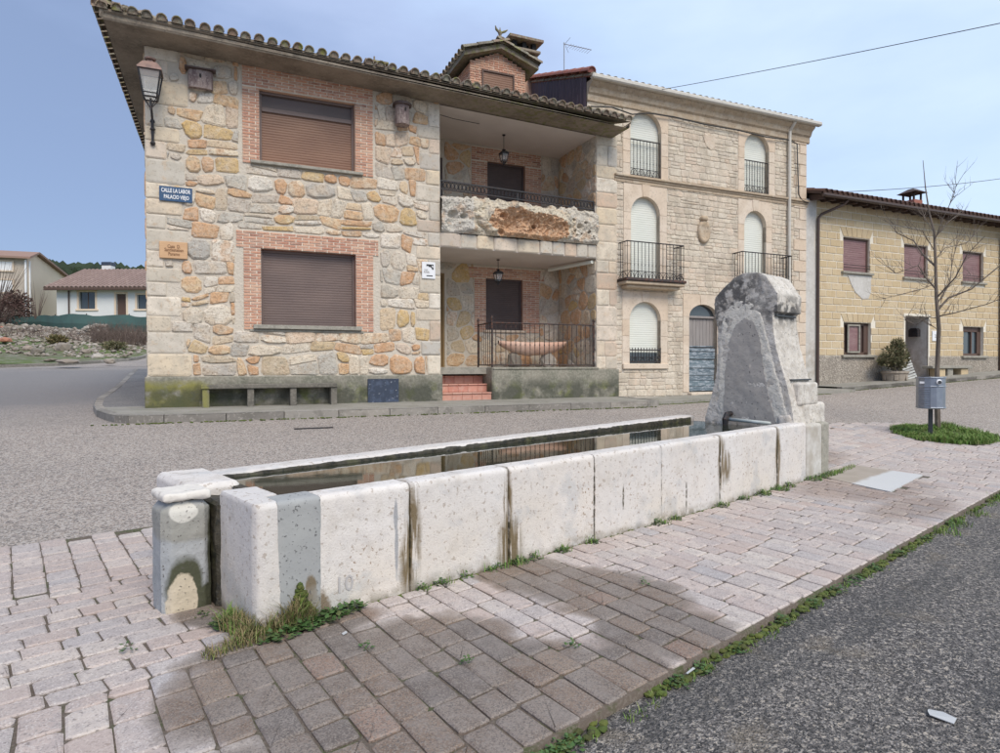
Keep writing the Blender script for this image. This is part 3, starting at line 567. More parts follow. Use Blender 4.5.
def s_build(mb, n, m, p):
    o = mb.build(n, m, p)
    return o
def wall_grid(mb, x0, x1, z0, z1, holes, y, t=.5):
    """front sheet with rectangular openings"""
    xs = sorted({x0, x1, *[h[0] for h in holes], *[h[1] for h in holes]}); zs = sorted({z0, z1, *[h[2] for h in holes], *[h[3] for h in holes]})
    xs = [x for x in xs if x0 <= x <= x1]; zs = [z for z in zs if z0 <= z <= z1]
    for a, b in zip(xs, xs[1:]):
        for c, d in zip(zs, zs[1:]):
            mx_, mz_ = (a + b) / 2, (c + d) / 2
            if any(h[0] < mx_ < h[1] and h[2] < mz_ < h[3] for h in holes): continue
            mb.add([(a, y, c), (b, y, c), (b, y, d), (a, y, d)], [(0, 1, 2, 3)], t)
def reveal(mb, h, y0, y1, t=.5, floor=True):
    a, b, c, d = h
    q = [[(a, y0, c), (a, y1, c), (a, y1, d), (a, y0, d)], [(b, y0, c), (b, y0, d), (b, y1, d), (b, y1, c)], [(a, y0, d), (a, y1, d), (b, y1, d), (b, y0, d)]]
    if floor: q.append([(a, y0, c), (b, y0, c), (b, y1, c), (a, y1, c)])
    for p in q: mb.add(p, [(0, 1, 2, 3)], t)
def shutter_mb(x0, x1, z0, z1, y, pitch=.05, d=.0045):
    mb = MB(); z = z0
    n = max(2, int((z1 - z0) / pitch)); p = (z1 - z0) / n
    for i in range(n):
        z = z0 + i * p
        mb.add([(x0, y, z), (x1, y, z), (x0, y - d, z + p * .15), (x1, y - d, z + p * .15), (x0, y - d * 1.25, z + p * .5), (x1, y - d * 1.25, z + p * .5), (x0, y - d, z + p * .88), (x1, y - d, z + p * .88), (x0, y, z + p), (x1, y, z + p)],
               [(0, 1, 3, 2), (2, 3, 5, 4), (4, 5, 7, 6), (6, 7, 9, 8)], .5)
    return mb
def arch_poly(x0, x1, z0, zs, n=12, rise=None):
    r = (x1 - x0) / 2; cx = (x0 + x1) / 2; rise = rise if rise is not None else r
    return [(x0, z0), (x1, z0), (x1, zs)] + [(cx + r * math.cos(math.pi * k / n), zs + rise * math.sin(math.pi * k / n)) for k in range(1, n)] + [(x0, zs)]

# ------------------------------------------------------------------ ground
def grid_sheet(name, rows, m, kind='structure', parent=None):
    """rows: list of equal-length point lists"""
    mb = MB(); n = len(rows[0]); vs = [p for r in rows for p in r]
    fs = [(i * n + k, i * n + k + 1, (i + 1) * n + k + 1, (i + 1) * n + k) for i in range(len(rows) - 1) for k in range(n - 1)]
    mb.add(vs, fs, .5); o = mb.build(name, m, parent, smooth=True)
    if kind: o['kind'] = kind
    return o
def steps(a, b, h):
    n = max(1, int(math.ceil((b - a) / h))); return [a + (b - a) * i / n for i in range(n + 1)]
# whole terrain, coarse far away, under everything
gx = steps(-1400, -200, 100) + steps(-200, -60, 20)[1:] + steps(-60, 60, 2)[1:] + steps(60, 200, 20)[1:] + steps(200, 1400, 100)[1:]
rows = [[(x, y, g(x, y) - .35) for x in gx] for y in steps(-300, -40, 40) + steps(-40, 80, 2)[1:] + steps(80, 200, 12)[1:] + steps(200, 1400, 60)[1:]]
grid_sheet('ground', rows, m_ground)
def xl(y):      # far-left edge of the asphalt, in the trough frame
    return lerp_table(y, [(26.3, -60), (26.6, -14), (26.8, .3), (27.5, 2.4), (29, 4.1), (30.6, 5.5), (32, 6.5), (40, 11), (60, 24), (80, 38)])
rows = []
ys = steps(-1.60, 12, .3) + steps(12, 26, 1)[1:] + [26.3, 26.6, 26.8, 27.1, 27.5, 28.2, 29, 29.8, 30.6, 31.3, 32, 34, 36, 40, 45, 50, 60, 80]
for y in ys:
    a = xl(y); xs_ = [a + (50 - a) * (k / 150) for k in range(151)] if y > 26.2 else [-60 + 8 * k for k in range(5)] + steps(-20, 30, .35)[0:] + [34, 40, 50]
    rows.append((y, xs_))
near = [[tuple(FT.wor(x, y, gT(x, y))) for x in xs_] for y, xs_ in rows if y <= 26.0]
grid_sheet('street', near, m_asph)
far = [[tuple(FT.wor(x, y, gT(x, y) + .004)) for x in xs_] for y, xs_ in rows if y > 26.0]
far = [[tuple(FT.wor(-60 + (50 + 60) * (k / 150), 26.0, gT(-60 + 110 * (k / 150), 26.0) + .004)) for k in range(151)]] + far
grid_sheet('side_street', far, m_asph)
rows = [[tuple(FT.wor(x, y, -.022)) for x in steps(-60, 60, 10)] for y in steps(-60, -1.64, 10)]
grid_sheet('road', rows, m_dkasph)
# verge beyond the far kerb, up to the gardens
rows = []
for y in [26.35, 26.65, 26.85, 27.2, 27.6, 28.2, 29, 29.8, 30.6, 31.3, 32, 33, 34, 35, 36, 37, 38, 39, 40, 42, 44, 46, 48, 50, 53, 56, 60, 66, 72, 80]:
    b = xl(y) - .12; a = -45
    rows.append([tuple(FT.wor(a + (b - a) * k / 70, y, gT(a + (b - a) * k / 70, y) + .14 + .10 * noise.noise(Vector((a + (b - a) * k / 70, y, 0)) * .8))) for k in range(71)])
grid_sheet('grass_verge', rows, m_verge)
vk = [(-30, 26.45), (-14, 26.6), (-6, 26.75), (.3, 26.85), (2.4, 27.55), (4.1, 29.05), (5.5, 30.65), (6.5, 32.05), (9, 36.1), (11, 40.1)]
def resample(P, step):
    out = [Vector(P[0])]; 
    for a, b in zip(P, P[1:]):
        a, b = Vector(a), Vector(b); n = max(1, round((b - a).length / step))
        out += [a.lerp(b, k / n) for k in range(1, n + 1)]
    return out
def kerb_run(pts2, frame, gz, top, step, parent, width=.16, drop=.3, m=m_kerb, name='kerb_stone', gap=.006):
    """kerb stones along a polyline in a frame; gz(a,b) -> world z of the top line"""
    pp = resample(pts2, step)
    for a, b in zip(pp, pp[1:]):
        d = (b - a); L_ = d.length; d.normalize(); n = Vector((-d.y, d.x)); mb = MB()
        a2 = a + d * gap; b2 = b - d * gap
        za = gz(a.x, a.y) + top; zb = gz(b.x, b.y) + top; jz = random.uniform(-.004, .004); c = .018
        prof = [(0, -drop), (0, -c), (c, 0), (width, 0), (width, -drop)]
        vs = []
        for P_, z in ((a2, za), (b2, zb)):
            for o_, dz in prof:
                q = P_ + n * o_; wv = frame.wor(q.x, q.y); vs.append((wv.x, wv.y, z + dz + jz))
        fs = [(i, (i + 1) % 5, 5 + (i + 1) % 5, 5 + i) for i in range(5)] + [(4, 3, 2, 1, 0), (5, 6, 7, 8, 9)]
        mb.add(vs, fs); o = mb.build(name, m, None, fix=True)
        o.parent = parent
kv = empty('kerb', label='low concrete kerb edging the rubble verge across the side street', cat='kerb')
kerb_run(vk, FT, gT, .13, 1.6, kv, width=.14, m=m_kerb)

# pavement in front of the stone house, wrapping round its left corner
pav_edge = [(10.32, -.02), (10.34, -1.2), (10.22, -1.72), (9.8, -1.88), (5, -1.87), (.4, -1.84), (-.1, -1.80), (-.32, -1.58), (-.50, -1.1), (-.78, -.2), (-1.02, .95), (-1.22, 2.6), (-1.32, 6), (-1.68, 13)]
pe = resample(pav_edge, .5); mb = MB(); vs = []; fs = []
PAVZ = .122
for k, p in enumerate(pe):
    inn = Vector((min(max(p.x, .3), 10.3), .25))
    if p.y > .25: inn = Vector((.3, p.y))
    for q_ in range(5):
        q = p.lerp(inn, q_ / 4); wv = FH.wor(q.x, q.y); vs.append((wv.x, wv.y, g(wv.x, wv.y) + PAVZ if q.y < -.01 or q.x < 0 else g(*FH.wor(q.x, q.y).xy) + PAVZ))
fs2 = []
for k in range(len(pe) - 1):
    for q_ in range(4): (fs2 if pe[k].y > .3 else fs).append((k * 5 + q_, (k + 1) * 5 + q_, (k + 1) * 5 + q_ + 1, k * 5 + q_ + 1))
m2 = MB(); m2.add(vs, fs2, .5); o = m2.build('side_path', m_sidepath, None, fix=True); o['kind'] = 'structure'
mb.add(vs, fs, .5); o = mb.build('pavement', m_pave, None, smooth=False, fix=True); o['kind'] = 'structure'
kp = empty('kerb', label='worn grey kerb round the pavement of the stone house', cat='kerb')
kerb_run([(p[0], p[1]) for p in pav_edge[::-1]], FH, gH, PAVZ + .006, .95, kp, width=.15)
# pavements of the two houses to the right
for nm, s0, s1, b0, b1, top in (('pavement', 10.5, 17.0, -1.35, .25, .075), ('pavement', 17.0, 36.0, -.95, .4, .122)):
    rows = [[(*FH.wor(s, b).xy, gH(s, b) + top) for s in steps(s0, s1, .5)] for b in steps(b0, b1, .4)]
    rows = [[(*FH.wor(s, b0).xy, gH(s, b0) - .05) for s in steps(s0, s1, .5)]] + rows
    o = grid_sheet(nm, rows, m_pave); 
    for p in o.data.polygons: p.use_smooth = False
kq = empty('kerb', label='pale uneven kerb along the pavement of the yellow block house', cat='kerb')
kerb_run([(36, -.95), (17.0, -.95)][::-1], FH, gH, .127, 1.0, kq, width=.16, m=m_kerb)

# ------------------------------------------------------------------ paving
# outline of the paved area in the trough frame
PAVP = [(-6, 2.95), (-.9, 2.76), (.1, 2.62), (4, 2.5), (8.5, 2.25), (11.5, 1.80), (12.95, .85), (13.35, -.5), (13.3, -1.66), (-6, -1.66)]
def inpoly(x, y, P):
    c = False
    for i in range(len(P)):
        (a, b), (d, e) = P[i], P[i - 1]
        if (b > y) != (e > y) and x < (d - a) * (y - b) / (e - b) + a: c = not c
    return c
bedP = PAVP
rows = []
for y in steps(-1.662, 2.95, .2):
    xs_ = []
    # clip row to outline
    xr = max([x for x in steps(-6, 13.4, .05) if inpoly(x, min(max(y, -1.655), 2.9), PAVP)] or [-5.9])
    rows.append([tuple(FT.wor(-6 + (xr + 6) * k / 70, y, gT(-6 + (xr + 6) * k / 70, y) + .016)) for k in range(71)])
rows = [[(p[0], p[1], -.07) for p in rows[0]]] + rows
grid_sheet('paving_bed', rows, m_bed)
paving = empty('paved_strip', FT.P, FT.rz, kind='structure')
rp = random.Random(11)
TROUGH = (0.0, 7.3)
grass_c = (12.15, -.02)
def skip(x, y):
    if .03 < x < 7.2 and -.01 < y < 1.5: return True
    if ((x - grass_c[0]) / .95) ** 2 + ((y - grass_c[1]) / .72) ** 2 < 1: return True
    if inpoly(x, y, [(6.90, -.03), (6.60, -.85), (7.95, -.78), (8.05, .05)]): return True
    return False
cells = []       # x0,x1,y0,y1, skew
def columns(x0, x1, y0, y1_, w, l0, l1, skew, ymid):
    x = x0
    while x < x1:
        y1 = -.014 if (y1_ == -.16 and x + skew * 1.5 > .30) else y1_
        wd = w * rp.uniform(.96, 1.04); y = y0 - rp.uniform(0, l1) if y0 > -1.6 else y0
        while y < y1:
            l = rp.choice((l0, (l0 + l1) / 2, l1)) * rp.uniform(.95, 1.05)
            if y1 - y - l < .06: l = y1 - y
            ya = max(y, y0)
            if y + l - ya > .05: cells.append((x, x + wd, ya, min(y + l, y1), skew, ymid))
            y += l
        x += wd
def rows_(x0, x1, y0, y1, w, l0, l1):
    y = y0
    while y < y1 - .04:
        wd = min(w * rp.uniform(.95, 1.05), y1 - y)
        if y1 - y - wd < .05: wd = y1 - y
        x = x1 
        while x > x0:
            l = rp.choice((l0, (l0 + l1) / 2, l1)) * rp.uniform(.94, 1.06); cells.append((x - l, x, y, y + wd, 0, 0)); x -= l
        y += wd
columns(-6, 13.6, -1.655, -.16, .154, .17, .29, .125, -1.655)
rows_(-6, .35, -.16, 1.44, .147, .16, .28)
columns(-6, 13.6, 1.44, 3.0, .17, .13, .25, .06, 1.44)
rows_(6.9, 13.6, -.16, 1.44, .16, .2, .3)
cam_T = FT.loc(0, 0)
pv = Pieces('paver', m_paver, paving, 300)
def paver_fn(pts, dz, t, tx, ty):
    def fn(mb):
        n = len(pts); b = .010; Q = inset(pts, b)
        vs = []
        cx = sum(p[0] for p in pts) / n; cy = sum(p[1] for p in pts) / n
        for P, off in ((pts, -.02), (pts, .027 - .006), (Q, .027)):
            for p in P: vs.append((p[0], p[1], gT(p[0], p[1]) + off + dz + (p[0] - cx) * tx + (p[1] - cy) * ty))
        fs = [(r * n + i, r * n + (i + 1) % n, (r + 1) * n + (i + 1) % n, (r + 1) * n + i) for r in (0, 1) for i in range(n)] + [tuple(2 * n + i for i in range(n))]
        mb.add(vs, fs, t)
    return fn
for (x0, x1, y0, y1, sk, ym) in cells:
    cx, cy = (x0 + x1) / 2, (y0 + y1) / 2; cxs = cx + sk * (cy - ym)
    if not inpoly(cxs, min(cy, 2.9), PAVP) or skip(cxs, cy): continue
    j = .0045; a, b, c, d = x0 + j, x1 - j, y0 + j, y1 - j
    q = [(a, c), (b, c), (b, d), (a, d)]; cut = .012
    pts = []
    for i in range(4):
        p0, p1, p2 = Vector(q[i - 1]), Vector(q[i]), Vector(q[(i + 1) % 4])
        k = cut * rp.uniform(.5, 1.6); pts.append(p1 + (p0 - p1).normalized() * k); pts.append(p1 + (p2 - p1).normalized() * k)
    pts = [(p.x + sk * (p.y - ym) + rp.uniform(-.0045, .0045), p.y + rp.uniform(-.0045, .0045)) for p in pts]
    # visible area (rough): size / distance^3, in view only
    dx, dy = cxs - cam_T[0], cy - cam_T[1]; P = FT.wor(cxs, cy)
    vis = parea(pts) / (P.y ** 3 + .01) if P.y > 1.9 and abs(P.x) / P.y < .80 else 0
    pv.piece(vis, paver_fn(pts, rp.uniform(-.0035, .0035), rp.random(), rp.uniform(-.012, .012), rp.uniform(-.012, .012)))
pv.flush()
# concrete cover slab by the far end
mb = MB(); q = [(6.88, -.13), (6.55, -.90), (7.98, -.84), (8.12, .06)]; q = [(6.88, -.05), (6.56, -.90), (7.98, -.82), (8.08, .06)]
n_ = 8
vs = [FT.loc(0, 0)]; rowsS = []
for i in range(n_ + 1):
    rr = []
    for k in range(n_ + 1):
        u, v_ = i / n_, k / n_; a = Vector(q[0]).lerp(Vector(q[3]), u); b = Vector(q[1]).lerp(Vector(q[2]), u); p = a.lerp(b, v_); rr.append((p.x, p.y, gT(p.x, p.y) + .034))
    rowsS.append(rr)
vs = [p for r in rowsS for p in r]; m_ = n_ + 1
fs = [(i * m_ + k, i * m_ + k + 1, (i + 1) * m_ + k + 1, (i + 1) * m_ + k) for i in range(n_) for k in range(n_)]
mb.add(vs, fs, .5)
edge = [i for i in range(m_)] + [i * m_ + n_ for i in range(1, m_)] + [n_ * m_ + k for k in range(n_ - 1, -1, -1)] + [i * m_ for i in range(n_ - 1, 0, -1)]
ne = len(edge); mb.add([vs[i] for i in edge] + [(vs[i][0], vs[i][1], vs[i][2] - .06) for i in edge], [(i, (i + 1) % ne, ne + (i + 1) % ne, ne + i) for i in range(ne)], .5)
o = mb.build('concrete_slab', m_slabc, None, fix=True); o.location = FT.P; o.rotation_euler = (0, 0, FT.rz)
tag(o, 'flat concrete cover slab with a whitened edge, set in the pavers beyond the trough', 'slab')

# ------------------------------------------------------------------ stone house
rs = random.Random(21)
house = empty('stone_house', FH.P, FH.rz, 'two-storey house of tan and orange field stone with brick-framed brown shutters and a balcony', 'house')
XE = 10.26; R0, R1 = 5.67, 9.66; RD = 1.9
def zs(x): return 6.67 - .028 * x
UW = (1.97, 3.83, 4.82, 6.22); LW = (1.98, 3.83, 1.60, 3.10)
mb = MB()
wall_grid(mb, 0, R0, .0, 6.66, [UW, LW], 0)
for h in (UW, LW): q_ = MB(); reveal(q_, h, 0, .22, .4); q_.build('window_reveal', m_brick, house)
mb.add([(R1, 0, 0), (XE, 0, 0), (XE, 0, 6.45), (R1, 0, 6.45)], [(0, 1, 2, 3)], .5)
mb.add([(0, 0, 0), (0, 8.5, 0), (0, 8.5, 6.7), (0, 0, 6.7)], [(0, 1, 2, 3)], .5)
mb.add([(XE, 0, 0), (XE, 8.5, 0), (XE, 8.5, 6.4), (XE, 0, 6.4)], [(0, 1, 2, 3)], .5)
mb.add([(0, 8.5, 0), (XE, 8.5, 0), (XE, 8.5, 6.7), (0, 8.5, 6.7)], [(0, 1, 2, 3)], .5)
mb.add([(R0, 0, 0), (R0, RD, 0), (R0, RD, 6.5), (R0, 0, 6.5)], [(0, 1, 2, 3)], .5)
mb.add([(R1, 0, 0), (R1, RD, 0), (R1, RD, 6.5), (R1, 0, 6.5)], [(0, 1, 2, 3)], .5)
UD = (7.57, 8.65, 3.75, 6.06); LD = (7.52, 8.57, 1.72, 3.05)
BD1 = (5.72, 6.40, .76, 3.12); BD2 = (5.72, 6.36, 3.75, 6.0)
wall_grid(mb, R0, R1, .7, 6.5, [UD, LD, BD1, BD2], RD)
for h in (UD, LD, BD1, BD2): q_ = MB(); reveal(q_, h, RD, RD + .16, .5); q_.build('window_reveal', m_brick, house)
mb.build('wall', m_mortar, house)
mb = MB(); mb.box(R0, R1, -.0 + .004, RD, 3.40, 3.70); mb.build('balcony_slab', m_plaster, house)
mb = MB(); mb.box(R0, R1, .30, RD, .60, .755); mb.box(R0 + 1.24, R1, .02, .3, .6, .752); mb.build('terrace_floor', m_sill, house)
mb = MB(); mb.add([(R0, -.0, zs(R0) - .02), (R1, 0, zs(R1) - .02), (R1, RD, zs(R1) - .02), (R0, RD, zs(R0) - .02)], [(0, 1, 2, 3)], .5); mb.build('balcony_ceiling', m_plaster, house)
# plinth (rendered, with moss)
mb = MB()
mb.bbox(-.045, 5.70, -.05, .1, -.4, .595, .015)
mb.bbox(6.90, 10.29, -.05, .18, -.4, .70, .015)
mb.bbox(6.88, 7.0, -.03, .95, -.4, .74, .01)
mb.bbox(6.90, 9.70, -.065, .22, .70, .745, .01)
mb.build('plinth', m_plinthq, house)
# corner and pier blocks
quo = Pieces('corner_stone', m_quoin, house, 300); rects = [(1.60, 4.24, 4.72, 7), (1.50, 4.33, 1.48, 3.46)]
def add_rect(pc, x0, x1, z0, z1, y=0, d=.022, M=None, r=.07, size=None):
    P = [(x0, z0), (x1, z0), (x1, z1), (x0, z1)]
    pc.piece(size or parea(P), lambda mb, P=P: stone_piece(mb, P, y, d, rs, .007, r, .004, M=M, dome=.1))
z = .595; k = 0
while z < 6.64:
    h = rs.uniform(.26, .46); h = min(h, 6.67 - z) if 6.67 - z - h > .12 else 6.67 - z
    wd = (rs.uniform(.28, .42), rs.uniform(.5, .78))[k % 2] if z > .9 else .74
    if z < .62: h = .43
    add_rect(quo, 0, wd, z, z + h); rects.append((-.1, wd, z, z + h)); z += h; k += 1
z = .595; k = 0
while z < 6.5:
    h = rs.uniform(.24, .44); h = h if 6.5 - z - h > .12 else 6.5 - z
    wd = (rs.uniform(.22, .32), rs.uniform(.38, .55))[k % 2]
    add_rect(quo, R0 - wd, R0, z, z + h); rects.append((R0 - wd, R0 + .1, z, z + h)); z += h; k += 1
z = .70; k = 0
while z < 6.37:
    h = rs.uniform(.3, .5); h = h if 6.39 - z - h > .12 else 6.39 - z
    if rs.random() < .35: c = R1 + rs.uniform(.22, .38); add_rect(quo, R1, c, z, z + h); add_rect(quo, c, XE, z, z + h)
    else: add_rect(quo, R1, XE, z, z + h)
    z += h; k += 1
x = R0       # stone band under the balcony rocks
while x < R1 - .05:
    wd = rs.uniform(.3, .6); wd = wd if R1 - x - wd > .2 else R1 - x
    add_rect(quo, x, x + wd, 3.40, 3.72, d=.03); x += wd
for xx, ww in ((0, .8), (.8, .62)): pass
quo.flush()
# field stones of the front
st = Pieces('stone', m_stone, house, 300)
def warp(P, k=.07, f=2.6):
    return [(x + k * noise.noise(Vector((x * f, z * f, 1.5))) * 2, z + k * noise.noise(Vector((x * f, z * f, 7.5))) * 2) for x, z in P]
cells_ = [warp(P) for P in coursed_cells(-.3, R0 + .3, .58, 6.70, rs, .20, .46, .18, .50)]
cells_ = [clip_half(clip_half(clip_half(clip_half(P, 0, 0, -1, 0), R0, 0, 1, 0), 0, .60, 0, -1), 0, 6.67, 0, 1) for P in cells_]; cells_ = [P for P in cells_ if len(P) > 2 and parea(P) > .003]
for P in cells_:
    Q = cut_rects(P, rects)
    if Q is None: continue
    rd = rs.random(); st.piece(parea(Q), lambda mb, Q=Q, rd=rd: stone_piece(mb, Q, 0, .026 if rd > .3 else .036, rs, .008 if rd > .3 else .018, .12 if rd > .3 else .24, .012, rounded=True))
# recess: back walls and the right side wall
bw = [(7.13, 9.12, 3.7, 6.5), (7.2, 9.06, 1.62, 3.35), (5.6, 6.44, .7, 3.2), (5.6, 6.4, 3.7, 6.1)]
for (za, zb) in ((.76, 3.40), (3.70, 6.42)):
    for P in rubble_cells(R0, R1, za, zb, .42, .38, rs, small=.2):
        Q = cut_rects(P, bw)
        if Q is None: continue
        st.piece(parea(Q) * .3, lambda mb, Q=Q: stone_piece(mb, Q, RD, .02, rs, .016, .24, .012))
    MR = Matrix(((0, 1, 0, R1), (1, 0, 0, 0), (0, 0, 1, 0), (0, 0, 0, 1)))
    for P in rubble_cells(0.0, RD, za, zb, .42, .40, rs, small=.2):
        st.piece(parea(P) * .35, lambda mb, P=P: stone_piece(mb, P, 0, .02, rs, .016, .24, .012, M=MR))
# left side wall stones (seen from a step aside)
ML = Matrix(((0, 1, 0, 0), (-1, 0, 0, 8.5), (0, 0, 1, 0), (0, 0, 0, 1)))
for P in rubble_cells(0.0, 8.5, .0, 6.6, .6, .5, rs, small=.1):
    st.piece(parea(P) * .001, lambda mb, P=P: stone_piece(mb, P, 0, .02, rs, .016, .24, .012, M=ML))
st.flush()
# bricks
br = Pieces('brick', m_brick, house, 300)
bj = MB()
def brick_area(x0, x1, z0, z1, y, pc, w=.235, h=.043, j=.012, size=1.0, back=None, vert=False):
    bj_ = MB(); bj_.box(x0 + .002, x1 - .002, y - .012, y + .03, z0, z1, .5); bj_.build('brick_joint', m_bmort, house)
    z = z0 + j / 2; k = 0
    while z + h < z1 + .012:
        x = x0 + (.0 if k % 2 == 0 else -w / 2)
        while x < x1 - .02:
            a = max(x, x0) + .003; b = min(x + w, x1) - .003
            if b - a > .03:
                dz = rs.uniform(-.001, .001); zz = min(z + h, z1 - .002); dy = rs.uniform(-.003, .003)
                pc.piece((b - a) * size, lambda mb, a=a, b=b, z=z + dz, zz=zz + dz, dy=dy, t=rs.random(): mb.bbox(a, b, y - .022 + dy, y + .01, z, zz, .004, t))
            x += w + j
        z += h + j; k += 1
brick_area(1.66, 1.97, 4.74, 6.24, 0, br); brick_area(3.83, 4.20, 4.74, 6.24, 0, br); brick_area(1.66, 4.20, 6.24, 6.62, 0, br)
brick_area(1.66, 1.98, 1.50, 3.10, 0, br); brick_area(3.83, 4.19, 1.50, 3.10, 0, br); brick_area(1.53, 4.30, 3.10, 3.44, 0, br)
brick_area(7.13, 7.57, 3.72, 6.06, RD, br, size=.4); brick_area(8.65, 9.12, 3.72, 6.06, RD, br, size=.4); brick_area(7.13, 9.12, 6.06, 6.42, RD, br, size=.4)
brick_area(7.20, 7.52, 1.66, 3.05, RD, br, size=.4); brick_area(8.57, 9.06, 1.66, 3.05, RD, br, size=.4); brick_area(7.05, 9.2, 3.05, 3.36, RD, br, size=.4)
br.flush()
# windows
def window(x0, x1, z0, z1, y, m, parent, frame=.05, lbl=None, bar=None, sill=None, smat=None, pitch=.05, mframe=None):
    wroot = shutter_mb(x0 + frame, x1 - frame, z0 + frame * .5, z1 - frame, y, pitch).build('window', m, parent)
    f = MB(); mf = mframe or m
    f.bbox(x0, x0 + frame, y - .035, y + .03, z0, z1, .005); f.bbox(x1 - frame, x1, y - .035, y + .03, z0, z1, .005)
    f.bbox(x0 + frame, x1 - frame, y - .034, y + .03, z1 - frame, z1, .005); f.bbox(x0 + frame, x1 - frame, y - .034, y + .03, z0, z0 + frame * .6, .005)
    if bar: f.bbox(x0 + frame, x1 - frame, y - .045, y + .02, bar - .03, bar + .03, .006)
    f.build('frame', mf, wroot)
    if sill:
        s_ = MB(); s_.bbox(*sill, .008); s_.build('sill', smat or m_sill, wroot)
    return wroot
w1 = window(*UW[:2], 4.82, 5.92, .16, m_shutter2, house, bar=5.86, sill=(1.80, 3.98, -.09, .16, 4.74, 4.80), mframe=m_shutter)
mb = MB(); mb.box(2.0, 3.80, .17, .19, 5.90, 6.2); mb.build('transom_panel', mat('dark_transom_panel', [(.095, .068, .06)], .45, layers=[dict(s=2, lo=.4, hi=.7, c=(.13, .09, .08), f=.6)]), w1)
mb = MB(); mb.bbox(1.97, 2.02, .125, .2, 5.921, 6.17, .005); mb.build('frame', m_shutter, w1); mb = MB(); mb.bbox(3.78, 3.83, .125, .2, 5.921, 6.17, .005); mb.build('frame', m_shutter, w1)
mb = MB(); mb.bbox(1.97, 3.83, .10, .2, 6.17, 6.22, .005); mb.build('frame', m_shutter, w1)
window(*LW, .16, m_shutter, house, sill=(1.83, 3.93, -.10, .16, 1.52, 1.60))
mb = MB(); mb.bbox(1.76, 3.98, -.04, .02, 1.465, 1.516, .01); mb.build('sill', m_sill, house)
window(*UD, RD + .1, m_dkshut, house); window(*LD, RD + .1, m_dkshut, house, sill=(7.46, 8.66, RD - .06, RD + .08, 1.66, 1.72), smat=m_dressed)
# doors at the left of the terrace and of the balcony
for (a, b, c, d), m_ in ((BD1, m_wood), (BD2, m_dkshut)):
    dmb = MB(); dmb.box(a + .04, b - .04, RD + .06, RD + .1, c, d - .04); dr = dmb.build('door', m_, house)
    f = MB(); f.bbox(a, a + .05, RD + .01, RD + .09, c, d, .005); f.bbox(b - .05, b, RD + .01, RD + .09, c, d, .005); f.bbox(a, b, RD + .012, RD + .088, d - .05, d, .005); f.build('frame', m_, dr)
    for q in range(3): p_ = MB(); p_.bbox(a + .12, b - .12, RD + .045, RD + .07, c + .2 + q * .7, c + .75 + q * .7, .012); p_.build('panel', m_, dr)
# stairs of terracotta tiles
stp = MB().build('stairs', m_step, house) if False else None
sroot = None
for i in range(4):
    z0, z1 = i * .187, (i + 1) * .187; y0 = .0 + i * .27
    mb = MB(); mb.box(R0 + .03, 6.89, y0 + .02, 1.2, z0 - (.3 if i == 0 else 0), z1 - .03, .2)
    s_ = mb.build('step', m_step, house)
    n = 5
    for k in range(n):
        a = R0 + .03 + (6.88 - R0 - .03) * k / n; b = a + (6.88 - R0 - .03) / n
        t_ = MB(); t_.bbox(a + .003, b - .003, y0 - .02, y0 + .28, z1 - .03, z1, .008); t_.build('tile', m_step, s_)
        t_ = MB(); t_.bbox(a + .003, b - .003, y0 + .004, y0 + .03, z0 + .005, z1 - .036, .003); t_.build('riser_tile', m_step, s_)
mb = MB(); mb.box(R0, 6.9, 1.1, RD, .5, .748); mb.build('landing', m_step, house)
# balcony front: spongy rocks with the orange hollow in the middle
def fbm(x, z, s, o=0): return noise.fractal(Vector((x * s, z * s, o)), 1.0, 2.0, 5)
def top_line(x):
    u = (x - R0) / (R1 - R0)
    return 4.46 + .07 * math.sin(u * 9) + .10 * math.exp(-((x - 7.55) / .8) ** 2) + .07 * fbm(x, 1.3, 4.5) + (.06 if abs((x * 3.1) % 1 - .5) > .3 else 0) * .5
def hollow(x, z):
    a = math.hypot((x - 7.35) / .62, (z - 4.02) / .33); b = math.hypot((x - 8.12) / .66, (z - 3.97) / .34)
    return min(a, b) + .16 * fbm(x, z, 5, 3)
def rim(x, z): return math.hypot((x - 7.72) / 1.25, (z - 4.10) / .52) + .12 * fbm(x, z, 4, 7)
def rock_y(x, z):
    h = hollow(x, z); r_ = rim(x, z)
    base = .03 + .06 * (1 + 1.6 * fbm(x, z, 2.6, 1)) + .022 * fbm(x, z, 9, 2) + .10 * abs(fbm(x, z, 2.0, 4))
    if r_ < 1: base += .25 * (1 - r_ ** 2) ** .5
    if h < 1: base -= .22 * (1 - h ** 2) - .05 * fbm(x, z, 14, 9)
    for (cx, cz, rr) in ((8.95, 4.25, .035), (9.15, 4.12, .075), (9.3, 4.22, .03), (9.0, 4.0, .025), (9.4, 4.0, .03), (9.5, 3.9, .025), (9.05, 3.9, .02), (7.05, 3.80, .09), (8.22, 3.72, .085), (5.95, 4.12, .10), (6.2, 4.1, .07), (9.2, 3.95, .02), (7.1, 4.16, .08), (7.9, 4.0, .05)):
        q = math.hypot((x - cx) / 1.3, z - cz) / rr
        if q < 1: base -= .16 * (1 - q * q)
    ed = min(z - 3.72, top_line(x) - z); 
    if ed < .08: base *= max(0.1, ed / .08) ** .5
    return -base
pcs = {'L': MB(), 'C': MB(), 'H': MB(), 'R': MB()}
NX, NZ = 190, 40
ptg = [[None] * (NZ + 5) for _ in range(NX + 1)]
